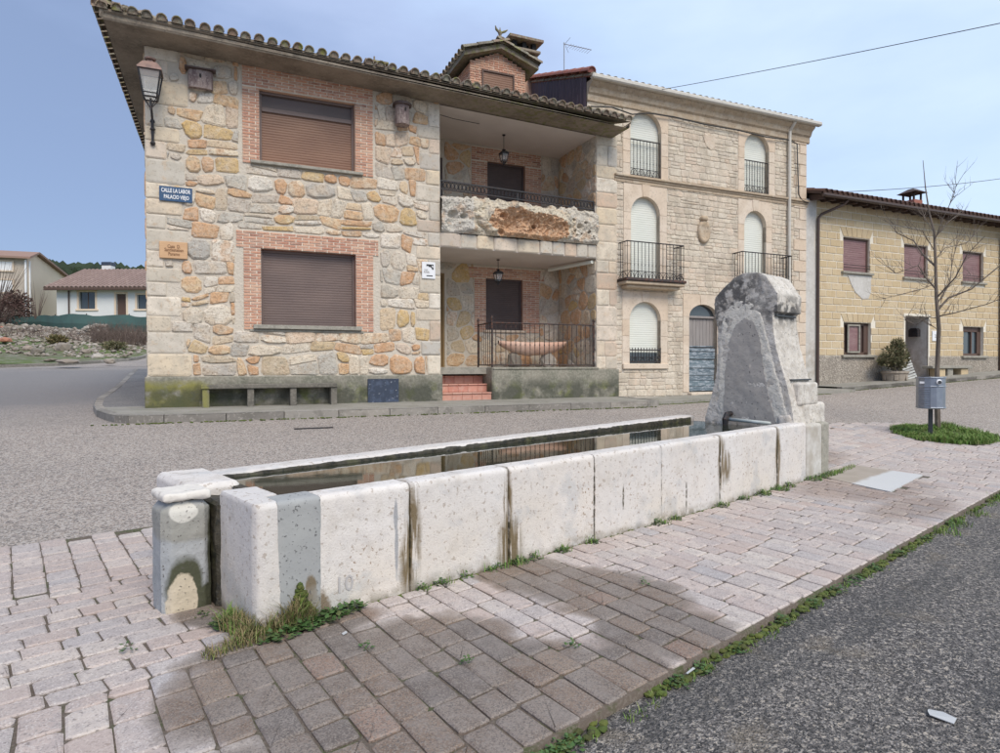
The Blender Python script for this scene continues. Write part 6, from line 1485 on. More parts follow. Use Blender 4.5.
for (a, z0, z1) in ((1.0, 4.3, 5.0), (1.0, 2.55, 3.5), (3.4, 4.3, 5.0), (3.4, 2.55, 3.5)):
    q = MB(); A = [hp(a, -.06, z0), hp(a + 1.1, -.06, z0), hp(a + 1.1, -.06, z1), hp(a, -.06, z1)]; q.add(A, [(0, 1, 2, 3)], .5); wq = q.build('window', m_white, hb)
    q = MB()
    for (c, d, e, f) in ((a - .1, a, z0, z1), (a + 1.1, a + 1.2, z0, z1), (a - .1, a + 1.2, z1, z1 + .1), (a - .1, a + 1.2, z0 - .12, z0)):
        q.add([hp(c, -.1, e), hp(d, -.1, e), hp(d, -.1, f), hp(c, -.1, f), hp(c, 0, e), hp(d, 0, e), hp(d, 0, f), hp(c, 0, f)], [(0, 1, 2, 3), (0, 4, 5, 1), (1, 5, 6, 2), (2, 6, 7, 3), (3, 7, 4, 0)], .5)
    q.build('frame', m_dressed, wq)
q = MB(); q.tube([hp(-.06, .3, 5.2), hp(-.06, .3, -1)], .07, 6); q.tube([hp(.1, -.1, 5.2), hp(.1, -.1, -1)], .08, 6); q.build('downpipe', m_white, hb)
# green mesh fence
mf = empty('mesh_fence', (-31, 39, 0), 0, 'fence hung with dark green mesh in front of the white bungalow', 'fence')
q = MB(); NF = 40; rr_ = random.Random(8)
top = [(-31 + 13.5 * i / NF, 39 + .6 * math.sin(i * .3), 4.62 + .06 * math.sin(i * .9) + (.05 if i % 6 == 0 else 0) - .05 * max(0, i - 26) / 14) for i in range(NF + 1)]
vs = [];
for (x, y, z) in top: vs += [(0 + x + 31, y - 39, g(x, y) - .1), (x + 31, y - 39 - .08, (g(x, y) + z) / 2), (x + 31, y - 39, z)]
q.add(vs, [(3 * i + k, 3 * i + 3 + k, 3 * i + 4 + k, 3 * i + 1 + k) for i in range(NF) for k in (0, 1)], .5); q.build('mesh_screen', m_net, mf)
for i in range(0, NF + 1, 6): x, y, z = top[i]; q = MB(); q.tube([(x + 31, y - 39 + .05, g(x, y) - .1), (x + 31, y - 39 + .05, z + .06)], .03, 5); q.build('post', m_rust, mf)
# rubble, brush and shrubs on the verge
def gv(X, Y): return g(X, Y) + .16
rr_ = random.Random(31); q = MB(); q2 = MB()
ico = rock_mb(0, 0, 0, 1, 1, 1, 1.0, 1)
def add_rock(mb, x, y, s_, t=None, fl=.6):
    vs, fs = rock_mb(0, 0, 0, s_, s_ * rr_.uniform(.7, 1.1), s_ * fl, rr_.random() * 50, 1, .5); M = Matrix.Translation((x, y, gv(x, y) + s_ * .15)) @ Matrix.Rotation(rr_.uniform(0, 6), 4, 'Z') @ Matrix.Rotation(rr_.uniform(-.4, .4), 4, 'X'); mb.add([M @ Vector(v) for v in vs], fs, t)
for _ in range(2600):
    Z = rr_.choice((rr_.uniform(29.5, 38.5), rr_.gauss(36.4, 1.6), rr_.gauss(36.5, 1.0))); Z = min(38.6, max(28, Z)); px = rr_.uniform(-30, 150); x = (px - 500) / 639 * Z
    a, b = FT.loc(x, Z)
    if a > xl(b) - .5: continue
    s_ = rr_.uniform(.04, .15) * (1.4 if 35.5 < Z < 37.8 else 1); add_rock(q, x, Z, s_)
    if 35.8 < Z < 37.6 and rr_.random() < .5: vs, fs = rock_mb(x, Z, gv(x, Z) + rr_.uniform(.05, .5) * max(.1, .5 + noise.noise(Vector((x * .8, 0, 0))) * 1.2), s_, s_, s_ * .7, rr_.random() * 50, 1, .5); q.add(vs, fs)
o = q.build('rubble', m_rubst, None); tag(o, 'long low bank of tumbled pale rubble between the side street and the green mesh', 'rubble', kind='stuff')
big = [(38, 349, .42, 'rounded pinkish boulder at the front of the rubble bank'), (64, 346, .55, 'tall pale boulder standing highest near the middle of the verge'), (68, 360, .60, 'flat pale slab lying low on the verge beside the side street kerb'), (98, 354, .40, 'grey boulder on the grass beside the dark hollow'), (28, 345, .36, 'small whitish boulder low in the rubble at the left'), (52, 357, .38, 'squat brownish boulder left of the flat slab'), (86, 349, .36, 'pale boulder halfway along the grass edge'), (110, 358, .3, 'small grey stone at the right end of the grass')]
def hit_verge(px, py):
    x0 = (px - 500) / 639; zz = -(py - 367.2) / 639; t = 20
    while t < 60:
        if 1.4 + zz * t < gv(x0 * t, t): return x0 * t, t
        t += .1
    return x0 * 33, 33
for px, py, s_, lbl in big:
    x, y = hit_verge(px, py + 3); q = MB(); s_ *= .72; vs, fs = rock_mb(0, 0, s_ * .35, s_, s_ * .8, s_ * (.25 if 'flat' in lbl else .62 if 'tall' not in lbl else .8), px * .37, 2, .45); q.add(vs, fs, rr_.random())
    o = q.build('boulder', m_rubst, None, loc=(x, y, gv(x, y) - .05)); tag(o, lbl, 'boulder', 'boulders on the verge')
for px, py, s_, lbl in ((2, 330, .3, 'orange-red broken masonry lump on top of the rubble bank'), (5, 342, .3, 'rust-brown slab tipped in the rubble at the left edge')):
    x, y = hit_verge(px, py); q = MB(); vs, fs = rock_mb(0, 0, .15, s_, s_, s_ * .5, px, 1, .6); q.add(vs, fs); o = q.build('broken_masonry', m_redrub, None, loc=(x, y, gv(x, y))); tag(o, lbl, 'debris')
q = MB()
for _ in range(1400):
    px = rr_.uniform(92, 150) if rr_.random() < .7 else rr_.uniform(-20, 92); Z = rr_.uniform(34, 36.6); x = (px - 500) / 639 * Z; z = gv(x, Z); h = rr_.uniform(.3, 1.0) * (1 if px > 92 else .5)
    q.tube([(x, Z, z), (x + rr_.uniform(-.15, .15), Z, z + h * .5), (x + rr_.uniform(-.4, .4), Z + rr_.uniform(-.2, .2), z + h)], [.012, .009, .004], 3, cap=False)
o = q.build('brushwood', m_twig, None); tag(o, 'tangle of reddish dry brushwood on the rubble bank', 'brushwood', kind='stuff')
def bush(name, px, Z, r_, n, m_, lbl, cat, st_=(1, 1, 1), sz=.14, zo=.6, twigs=0):
    x = (px - 500) / 639 * Z; z = gv(x, Z); t = empty(name, (x, Z, z), 0, lbl, cat); q = MB()
    if n: leafball(q, (0, 0, zo), r_, n, sz, rr_, st_, .1); q.build('foliage', m_, t)
    q = MB()
    for _ in range(max(6, twigs)):
        a = rr_.uniform(0, 6.3); l = r_ * rr_.uniform(.6, 1.2); q.tube([(0, 0, 0), (l * .3 * math.cos(a), l * .3 * math.sin(a), zo * .7), (l * .7 * math.cos(a) * st_[0], l * .7 * math.sin(a), zo * (1.1 + rr_.random() * .7) * st_[2])], [.03, .018, .005], 4, cap=False)
    q.build('stem', m_twig, t); return t
bush('conifer_bush', 18, 40.0, .95, 2200, m_conifer, 'dense reddish-brown conifer bush in front of the beige house', 'bush', (.9, .9, 1.15), .16, 1.0)
bush('bramble_bush', 2, 38, 1.5, 1500, m_conifer, 'grey-brown brambly bush at the far left edge', 'bush', (1, 1, .8), .12, .9, 60)
bush('bare_shrub', -2, 40, 1.6, 0, m_twig, 'tall bare shrub whose twigs cross the windows of the beige house', 'shrub', (1.3, 1, 1), .1, 2.2, 90)
bush('bare_sapling', 38, 39.6, .9, 0, m_twig, 'thin leafless sapling between the beige house and the white bungalow', 'sapling', (1, 1, 1), .1, 1.5, 14)
bush('straw_grass_clump', 58, 33.2, .42, 500, m_drygrass, 'yellowish clump of dry grass in the middle of the rubble', 'grass clump', (1.2, 1, .5), .16, .2)
bush('small_shrub', 115, 32.5, .45, 700, m_shrub, 'small dark shrub on the grass near the corner of the stone house', 'shrub', (1.3, 1, .5), .12, .2)
# forest on the hill
q = MB(); rf_ = random.Random(77)
for _ in range(900):
    Y = rf_.uniform(300, 352); px = rf_.uniform(-260, 190); x = (px - 500) / 639 * Y; z = g(x, Y); s_ = rf_.uniform(3.2, 5.2)
    vs, fs = rock_mb(x, Y, z + s_ * .6, s_, s_, s_ * rf_.uniform(.8, 1.1), rf_.random() * 90, 1, .7); q.add(vs, fs)
o = q.build('pine_forest', m_forest, None); tag(o, 'dark pine wood along the crest of the distant hill', 'forest', kind='stuff')

# ------------------------------------------------------------------ water trough
rt = random.Random(13)
def worn(o, vox, amps, smooth=True):
    """voxel remesh, then a few octaves of noise: worn stone edges"""
    md = o.modifiers.new('r', 'REMESH'); md.mode = 'VOXEL'; md.voxel_size = vox; md.adaptivity = 0
    dg = bpy.context.evaluated_depsgraph_get(); me = bpy.data.meshes.new_from_object(o.evaluated_get(dg)); o.modifiers.clear(); old = o.data; nm_ = old.name; m_ = old.materials[0]; val = old.attributes['rnd'].data[0].value
    me.name = nm_; me.materials.clear(); me.materials.append(m_); o.data = me
    n = len(me.vertices); import numpy as np
    co = np.empty(n * 3, 'f'); me.vertices.foreach_get('co', co); no = np.empty(n * 3, 'f'); me.vertices.foreach_get('normal', no); co = co.reshape(-1, 3); no = no.reshape(-1, 3)
    for i in range(n):
        p = Vector(co[i]); d = 0
        for s_, a in amps: d += a * noise.noise(p * s_ + Vector((val * 9, 0, 0)))
        co[i] += no[i] * d
    me.vertices.foreach_set('co', co.ravel())
    if 'rnd' in me.attributes: me.attributes.remove(me.attributes['rnd'])
    at = me.attributes.new('rnd', 'FLOAT', 'FACE'); at.data.foreach_set('value', [val] * len(me.polygons))
    me.polygons.foreach_set('use_smooth', [smooth] * len(me.polygons)); me.set_sharp_from_angle(angle=R(34)); me.update(); return o
WA = [(2, .003), (14, .0013), (60, .0010)]
def top(x): return .688 + .0062 * x
def prism_x(x0, x1, prof, name, m_, parent=trough, vox=.012, amps=WA, yf=lambda x: 0.0):
    """solid along x; prof(x) -> list of (y, z)"""
    mb = MB(); xs_ = steps(x0, x1, .5); P = [prof(x) for x in xs_]; n = len(P[0]); vs = [(x, y + yf(x), z) for x, pr in zip(xs_, P) for y, z in pr]
    mb.add(vs, [(i * n + k, i * n + (k + 1) % n, (i + 1) * n + (k + 1) % n, (i + 1) * n + k) for i in range(len(xs_) - 1) for k in range(n)] + [tuple(range(n))[::-1], tuple((len(xs_) - 1) * n + k for k in range(n))], rt.random())
    o = mb.build(name, m_, parent, fix=True)
    return worn(o, vox, amps) if vox else o
def front_prof(x): t = top(x); return [(0, -.06), (0, t - .028), (.010, t - .010), (.030, t - .001), (.17, t), (.205, t - .02), (.22, t - .06), (.22, .3), (.22, -.06)]
bounds = [.345] + JX
for a, b in zip(bounds, bounds[1:]):
    j = rt.uniform(-.006, .006)
    prism_x(a + .003, b - .003, front_prof, 'slab', m_trough, yf=lambda x, j=j: j)
# near end wall and rounded corner
mb = MB(); P = [(0, .555), (0, .05), (.015, .012), (.05, 0), (.14, 0), (.14, .215), (.215, .225), (.215, .555)]
vs = [(x, y, -.06) for x, y in P] + [(x, y, .668) for x, y in P] + [(.025 + (x - .025) * .85 if x < .1 else x - .005, max(y, .025) if y < .3 else y - .01, .69) for x, y in P]
n = len(P); mb.add(vs, [(q * n + k, q * n + (k + 1) % n, (q + 1) * n + (k + 1) % n, (q + 1) * n + k) for q in (0, 1) for k in range(n)] + [tuple(range(n))[::-1], tuple(2 * n + k for k in range(n))], .2)
worn(mb.build('slab', m_trough, trough, fix=True), .012, WA)
prism_x(.12, .362, lambda x: [(y - (.006 if y < .1 else 0), z + (.004 if z > .5 else 0)) for y, z in front_prof(x)], 'cement_repair', m_conc)
mb = MB(); mb.bbox(-.115, .215, .80, 1.52, -.06, .692, .03, .3); worn(mb.build('slab', m_trough, trough), .012, WA)
def yb(x): return 1.135 + .06 * x
prism_x(.20, 6.6, lambda x: [(yb(x), -.06), (yb(x), top(x) - .012), (yb(x) + .03, top(x)), (yb(x) + .22, top(x)), (yb(x) + .27 - .012 * x, top(x) - .05), (yb(x) + .27 - .012 * x, -.06)], 'slab', m_trough, vox=.02)
prism_x(.21, 6.5, lambda x: [(yb(x) - .014, .3), (yb(x) - .014, top(x) - .016), (yb(x) + .01, top(x) - .010), (yb(x) + .05, .3)], 'algae_band', m_algae, vox=.015, amps=[(4, .004), (20, .006)])
mb = MB(); mb.box(.16, .22, .2, 1.15, .1, .66); mb.build('algae_band', m_algae, trough)
mb = MB(); mb.box(.1, 6.6, .15, 1.6, -.06, .08); mb.build('trough_floor', m_algae, trough)
# gap seal between the two end slabs: mossy
mb = MB(); mb.bbox(-.02, .2, .54, .82, -.05, .62, .01, .4); worn(mb.build('mossy_joint', m_algae, trough), .02, [(5, .015), (20, .008)])
ex = MB(); vs = []
xs_ = steps(.15, 6.58, .4); vs = [(x, .16, .656) for x in xs_] + [(x, yb(x) + .02, .656) for x in xs_]; n = len(xs_)
ex.add(vs, [(i, i + 1, n + i + 1, n + i) for i in range(n - 1)], .5); wt = ex.build('water', m_water, None, loc=FT.P, rz=FT.rz); wt['kind'] = 'structure'
text('10', .13, mat('faded_painted_number', [(.44, .42, .41)], .9), trough, (.50, -.0055, .165), ext=.001, name='painted_number', sx=.95)
# far end slabs
mb = MB(); mb.bbox(6.565, 7.0, -.01, .30, -.06, .70, .025, .1); worn(mb.build('slab', m_render, trough), .015, WA)
mb = MB(); mb.bbox(7.005, 7.24, .0, .34, -.06, .70, .02, .1); worn(mb.build('slab', m_sill, trough), .015, WA)
# post at the near end
po = empty('stone_post', FT.P, FT.rz, 'squat cement-patched post with a cream stone cap at the near end of the trough', 'post')
mb = MB(); mb.bbox(-.30, -.035, .565, .84, -.06, .64, .045, .5); worn(mb.build('shaft', m_post, po), .010, [(3, .006), (14, .004), (45, .002)])
mb = MB(); mb.bbox(-.299, -.036, .562, .842, .645, .70, .015, .5); worn(mb.build('cap', mat('flaking_cream_cap', [(.66, .62, .56)], .9, layers=[dict(s=14, lo=.58, hi=.66, c=(.35, .31, .26), f=.6)], bump=[('noise', 20, .6, .01)]), po), .010, [(6, .006), (20, .007), (50, .004)])
# fountain pillar
fp = empty('fountain_pillar', FT.P, FT.rz, 'tall weathered stone fountain pillar with shouldered top at the far end of the trough', 'pillar')
def ext(poly, x0, x1, name, m_, parent, vox, amps):
    n = len(poly); vs = [(x, y, z) for x in (x0, x1) for y, z in poly]; mb = MB(); mb.add(vs, [(i, (i + 1) % n, n + (i + 1) % n, n + i) for i in range(n)] + [tuple(range(n)), tuple(range(n, 2 * n))[::-1]], .4)
    return worn(mb.build(name, m_, parent, fix=True), vox, amps)
PY = [(.06, .45), (.10, .78), (.14, 1.0), (.19, 1.21), (.25, 1.40), (.31, 1.62), (.345, 1.82), (.36, 1.98), (.36, 2.06), (.30, 2.07), (.295, 2.28), (.45, 2.52), (.54, 2.57), (.74, 2.585), (.86, 2.54), (1.00, 2.43), (1.13, 2.31), (1.15, 2.22), (1.13, 2.05), (1.10, 1.9), (1.09, 1.6), (1.12, 1.3), (1.18, 1.05), (1.24, .85), (1.28, .72), (1.28, .45)]
ext(PY, 6.45, 7.12, 'shaft', m_pillar, fp, .014, [(2.2, .008), (7, .006), (22, .004), (60, .002)])
ring = [(1.10, .66), (1.09, 1.2), (1.08, 1.70), (1.02, 2.08), (.92, 2.20), (.78, 2.25), (.62, 2.21), (.49, 2.05), (.41, 1.70), (.33, 1.4), (.24, 1.1), (.14, .66)]
ext(ring, 6.447, 6.6, 'plaster_ring', m_ring, fp, .018, [(2, .006), (9, .009), (40, .004)])
nich = [(1.02, .64), (1.0, 1.3), (.93, 1.75), (.85, 1.93), (.72, 2.02), (.60, 1.97), (.51, 1.75), (.46, 1.35), (.40, 1.05), (.28, .64)]
ext(nich, 6.444, 6.6, 'cement_panel', m_niche, fp, .018, [(2, .006), (9, .006), (40, .002)])
# mouldings on the side (thin dark grooves with proud lips)
mb = MB()
for x0, x1, z, y in ((6.56, 7.14, 2.075, .315), (6.50, 7.10, 2.025, .335), (6.55, 7.15, 1.235, .165)): mb.bbox(x0, x1 - .06, y - .004, y + .06, z - .009, z + .009, .003)
mb.build('moulding', m_binpost, fp)
mb = MB(); mb.bbox(6.60, 7.15, .10, .30, .92, 1.20, .02, .2); worn(mb.build('foot', m_pillar, fp), .015, [(4, .006), (16, .004)])
mb = MB(); mb.bbox(6.70, 7.38, .10, 1.22, -.06, .945, .03, .2); worn(mb.build('base_block', m_pillar, fp), .018, [(3, .008), (12, .005), (45, .002)])
mb = MB(); mb.bbox(6.43, 6.75, .12, .30, .62, .82, .03, .2); worn(mb.build('rough_mortar', m_pillar, fp), .02, [(4, .02), (12, .018), (40, .006)])
mb = MB(); mb.tube([(6.34, .90, .73), (6.30, .62, .725), (6.27, .30, .715)], .022, 10); o = mb.build('pipe', m_pipe, fp, smooth=True)
mb = MB(); mb.tube([(6.48, .90, .80), (6.34, .90, .79), (6.30, .90, .73), (6.30, .90, .60)], [.03, .035, .04, .03], 8); mb.build('spout', m_iron, fp)
tag(trough, None)

# ------------------------------------------------------------------ litter bin, tree, grass island
BP = Vector((7.47, 11.08, g(7.47, 11.08) + .01)); bz = math.atan2(-BP.x, BP.y)
bi = empty('litter_bin', BP, bz, 'galvanised steel litter bin with a slatted side on a dark post in the grass', 'litter bin')
mb = MB(); mb.bbox(-.035, .035, -.03, .03, -.05, 1.0, .005); mb.build('post', m_binpost, bi)
W_ = .215
P = [(-W_, .02), (-W_ * .96, -.10), (-W_ * .8, -.20), (-W_ * .4, -.265), (0, -.28), (W_ * .4, -.265), (W_ * .8, -.20), (W_ * .96, -.10), (W_, .02), (W_, .04), (-W_, .04)]
n = len(P); mb = MB(); vs = []
for z, k in ((.51, .97), (.54, 1), (.90, 1.0), (1.05, 1.0)): vs += [(x * k, y * k, z) for x, y in P]
mb.add(vs, [(q * n + i, q * n + (i + 1) % n, (q + 1) * n + (i + 1) % n, (q + 1) * n + i) for q in range(3) for i in range(n)] + [tuple(range(n))[::-1]], .5)
vs2 = [(x * .9, y * .9, z) for z in (1.05, .6) for x, y in P]; mb.add([(x, y, 1.05) for x, y in P] + vs2, [(i, (i + 1) % n, n + (i + 1) % n, n + i) for i in range(n)] + [(n + i, n + (i + 1) % n, 2 * n + (i + 1) % n, 2 * n + i) for i in range(n)], .5)
mb.build('bin_body', m_bin, bi)
for k in range(9):
    z = .57 + k * .034; mb = MB(); pts = [(x * 1.02, y * 1.02 - .004, z) for x, y in P[1:5]]; mb.tube(pts, .007, 5); mb.build('slat', m_bin, bi)
mb = MB()
for z in (.53, .895, 1.045): mb.tube([(x * 1.015, y * 1.015, z) for x, y in P[:9]], .010, 5)
mb.tube([(P[4][0], P[4][1] * 1.03, .54), (P[4][0], P[4][1] * 1.03, .89)], .010, 5); mb.build('rim', m_bin, bi)
mb = MB(); mb.lathe([(.045, 0), (.045, .012), (.03, .02)], 14); o = mb.build('badge', m_white, bi); o.rotation_euler = (R(90), 0, R(28)); o.location = (.115, -.258, .97)
mb = MB(); mb.lathe([(.03, 0), (.03, .02)], 10); o = mb.build('badge', m_binpost, bi); o.rotation_euler = (R(90), 0, R(28)); o.location = (.122, -.268, .965)
mb = MB(); mb.bbox(-.16, -.06, -.262, -.25, .94, .975, .003); o = mb.build('label_plate', m_white, bi)
# tree: limbs as (image-plane offset, height) seen from the camera side, spread in depth too
TP = Vector((8.03, 11.7, g(8.03, 11.7))); tz = math.atan2(-TP.x, TP.y)
tre = empty('young_tree', TP, tz, 'slender leafless young tree standing in the grass behind the litter bin', 'tree')
k_ = .0200
def lp_(pts, r0, r1, name, dy=0.0, dz=0.0, mb=None, rnd=random.Random(4)):
    P_ = [((px - 938) * k_, dy * i / max(1, len(pts) - 1), (432 - py) * k_ * .93) for i, (px, py) in enumerate(pts)]
    n_ = len(P_); rad = [r0 + (r1 - r0) * i / (n_ - 1) for i in range(n_)]
    q = mb or MB(); q.tube(P_, rad, 6)
    if mb is None: q.build(name, m_bark, tre)
    return P_, rad
trunk, trr = lp_([(938, 433), (937, 400), (937, 370), (938, 330), (936, 300), (935, 262), (934, 235), (930, 215), (927, 190), (925, 163)], .056, .005, 'trunk')
limbs = [([(937, 312), (945, 300), (962, 292), (985, 268), (1000, 255)], .03, .5), ([(938, 318), (950, 316), (972, 310), (990, 302)], .018, -.6), ([(936, 292), (928, 280), (922, 268), (905, 275), (898, 268)], .022, -.4), ([(936, 270), (925, 255), (918, 240), (905, 230), (898, 218)], .026, .4),
         ([(935, 255), (925, 235), (912, 232), (900, 228)], .012, -.7), ([(935, 240), (944, 225), (955, 212)], .014, .5), ([(936, 300), (950, 282), (958, 262), (970, 248)], .022, -.5), ([(937, 305), (946, 285), (948, 262), (952, 240)], .018, .7), ([(935, 262), (942, 250), (958, 246), (968, 232)], .012, .6), ([(934, 245), (940, 225), (948, 205), (950, 195)], .014, -.3), ([(937, 320), (930, 318), (920, 325), (914, 320)], .012, .5), ([(935, 238), (928, 222), (924, 208)], .010, .3), ([(936, 285), (928, 290), (910, 296), (895, 300)], .009, -.4), ([(936, 330), (926, 322), (915, 318)], .010, -.6)]
rt2 = random.Random(6)
def twig(p, d, l, r_, mb, depth):
    pts = [p]; q = Vector(p); dd = Vector(d).normalized()
    for i in range(4):
        dd = (dd + Vector((rt2.uniform(-.25, .25), rt2.uniform(-.25, .25), rt2.uniform(-.1, .3)))).normalized(); q = q + dd * l / 4; pts.append(tuple(q))
    mb.tube(pts, [r_ * (1 - .2 * i) for i in range(5)], 4, cap=False)
    if depth > 0:
        for i in (1, 2, 3):
            if rt2.random() < .8: twig(pts[i], dd + Vector((rt2.uniform(-1, 1), rt2.uniform(-1, 1), rt2.uniform(-.2, .7))), l * .55, r_ * .6, mb, depth - 1)
for pts, r0, dy in limbs:
    q = MB(); P_, rad = lp_(pts, r0 * .72, .004, 'limb', dy, mb=q)
    for i in range(1, len(P_)):
        for _ in range(4):
            a, b = Vector(P_[i - 1]), Vector(P_[i]); t_ = rt2.random(); p = a.lerp(b, t_); d = (b - a).normalized() + Vector((rt2.uniform(-1, 1), rt2.uniform(-1, 1), rt2.uniform(-.2, .9)))
            twig(tuple(p), d, rt2.uniform(.2, .5), .0048, q, 1)
    q.build('limb', m_bark, tre)
# grass island
def blades(mb, x, y, z, h, n, spread, rnd, w_=.006, lean=.5):
    for _ in range(n):
        a = rnd.uniform(0, 6.3); r_ = spread * math.sqrt(rnd.random()); bx, by = x + r_ * math.cos(a), y + r_ * math.sin(a); hh = h * rnd.uniform(.5, 1.2); la = rnd.uniform(0, 6.3); l = hh * lean * rnd.uniform(.2, 1.2); c, s_ = math.cos(la + 1.57) * w_, math.sin(la + 1.57) * w_
        m1 = (bx + l * .35 * math.cos(la), by + l * .35 * math.sin(la), z + hh * .6); t_ = (bx + l * math.cos(la), by + l * math.sin(la), z + hh)
        mb.add([(bx - c, by - s_, z), (bx + c, by + s_, z), (m1[0] + c * .8, m1[1] + s_ * .8, m1[2]), (m1[0] - c * .8, m1[1] - s_ * .8, m1[2]), t_], [(0, 1, 2, 3), (3, 2, 4)], rnd.random())
rg = random.Random(2); q = MB()
ring_ = []
for k in range(40):
    a = 2 * math.pi * k / 40; w_ = 1 + .07 * math.sin(3 * a) + .04 * math.sin(7 * a + 1) + .03 * math.sin(13 * a); ring_.append((grass_c[0] + .97 * w_ * math.cos(a), grass_c[1] + .74 * w_ * math.sin(a)))
vs = [(*ring_[k], gT(*ring_[k]) + .0) for k in range(40)] + [(grass_c[0] + (x - grass_c[0]) * .85, grass_c[1] + (y - grass_c[1]) * .85, gT(x, y) + .05) for x, y in ring_] + [(*grass_c, gT(*grass_c) + .07)]
q.add(vs, [(k, (k + 1) % 40, 40 + (k + 1) % 40, 40 + k) for k in range(40)] + [(40 + k, 40 + (k + 1) % 40, 80) for k in range(40)], .5)
o = q.build('grass_island_soil', m_moss, None, loc=FT.P, rz=FT.rz); o['kind'] = 'structure'
q = MB()
for _ in range(1500):
    a = rg.uniform(0, 6.3); r_ = math.sqrt(rg.random()) * 1.03; x, y = grass_c[0] + .97 * r_ * math.cos(a), grass_c[1] + .74 * r_ * math.sin(a); h_ = .03 + .09 * max(0, .5 + noise.noise(Vector((x * 3, y * 3, 2)))); blades(q, x, y, gT(x, y) + .03, h_, 7, .06, rg, .005, 1.1)
o = q.build('grass', m_grass, None, loc=FT.P, rz=FT.rz); tag(o, 'island of bright green grass in the paving round the tree and litter bin', 'grass', kind='stuff')

# ------------------------------------------------------------------ weeds and moss
def leaves(mb, x, y, z, r_, n, rnd, s_=.02):
    for _ in range(n):
        a = rnd.uniform(0, 6.3); rr0 = r_ * math.sqrt(rnd.random()); px, py = x + rr0 * math.cos(a), y + rr0 * math.sin(a); pz = z + rnd.uniform(.004, .05) * (1.2 - rr0 / r_)
        b = rnd.uniform(0, 6.3); L = s_ * rnd.uniform(.6, 1.5); u = Vector((math.cos(b), math.sin(b), rnd.uniform(-.1, .6))) * L; v = Vector((-math.sin(b), math.cos(b), rnd.uniform(-.2, .2))) * L * .38; p = Vector((px, py, pz))
        mb.add([p, p + u * .45 - v, p + u, p + u * .45 + v], [(0, 1, 2, 3)], rnd.random())
wl = MB(); wg = MB(); wm = MB(); wd_ = MB()
def mosslump(x, y, s_, z=0, fl=.5):
    vs, fs = rock_mb(x, y, z, s_, s_ * rg.uniform(.6, 1), s_ * fl, rg.random() * 40, 1, .6); wm.add(vs, fs)
# along the front foot of the trough
x = .1
while x < 7.2:
    for _ in range(2): mosslump(x + rg.uniform(-.02, .02), -.012 + rg.uniform(-.025, .01), rg.uniform(.012, .03), gT(x, 0) + .012, .6)
    x += .03
for x, n_, r_ in ((1.55, 60, .05), (1.68, 100, .07), (1.80, 260, .10), (2.0, 120, .08), (2.3, 160, .08), (2.6, 130, .07), (1.03, 90, .06), (1.2, 120, .07), (1.35, 40, .05), (3.55, 260, .10), (3.75, 120, .08), (4.55, 240, .11), (5.0, 200, .1), (5.4, 420, .14), (5.75, 520, .16), (6.0, 260, .12), (6.6, 520, .17), (6.85, 420, .15), (7.1, 300, .13), (7.28, 260, .14)):
    r_ *= .72; n_ = int(n_ * .55); leaves(wl, x + rg.uniform(-.05, .05), -.035, gT(x, 0) + .02, r_, n_, rg, .019); blades(wg, x, -.04, gT(x, 0) + .02, .06, n_ // 5, r_, rg, .003, .8)
# near corner: tufts of dry and green grass, clover
for x, y, h, n_, r_, dry in ((-.05, .02, .12, 170, .07, 1), (-.07, .14, .11, 160, .07, 1), (-.06, .22, .10, 110, .06, 0), (-.02, .30, .07, 60, .05, 0), (.10, -.06, .12, 160, .07, 1), (.17, -.05, .18, 120, .05, 1), (.22, -.04, .20, 80, .05, 1), (.26, -.05, .12, 100, .05, 1), (-.13, -.10, .07, 130, .07, 1), (-.24, -.13, .05, 90, .06, 1), (-.06, -.09, .08, 130, .07, 1)):
    blades(wd_ if dry else wg, x, y, .03, h * .85, int(n_ * .65), r_, rg, .0026, 1.1); blades(wg, x, y, .03, h * .7, n_ // 4, r_, rg, .0028, .9)
for x, y, r_, n_ in ((.22, -.09, .09, 150), (.36, -.06, .08, 120), (.47, -.05, .06, 90), (.56, -.04, .05, 60), (.1, -.13, .07, 80), (-.1, .2, .07, 100), (.02, -.16, .05, 40)): leaves(wl, x, y, .03, r_, n_, rg, .028)
for k in range(60): mosslump(rg.uniform(-.02, .32), rg.uniform(-.05, 0), rg.uniform(.012, .03), rg.uniform(.01, .05))
for k in range(90):      # mossy earth mound against the cement repair
    u = rg.random(); x = .235 + rg.uniform(-.10, .10) * (1 - u); mosslump(x, -.012, rg.uniform(.012, .022), .03 + u * .20, .7)
for x, y in ((-.55, .2), (.33, -.55), (1.1, -1.2), (-.15, .42), (.6, -1.0), (2.1, -.9)): leaves(wl, x, y, .03, .035, 26, rg, .016)
# kerb edge: moss ribbon and grass
x = -4.0
while x < 13.5:
    for _ in range(3 if x < 5 else 2): (rg.random() < .8 and noise.noise(Vector((x * 1.7, 3, 0))) > -.25) and mosslump(x, -1.695 + rg.uniform(-.022, .03), rg.uniform(.012, .028), rg.uniform(-.024, -.002), .45)
    if rg.random() < .35: blades(wg, x, -1.72 + rg.uniform(-.03, .03), -.03, .035, 9, .03, rg, .0025, .8)
    if rg.random() < .10: leaves(wl, x, -1.70, -.02, .05, 60, rg, .018)
    x += .028 if x < 5 else .05
for x in (5.2, 5.6, 6.2, 7.2, 7.9, 8.6): blades(wg, x, -1.74, -.03, .07, 70, .12, rg, .003, .8)
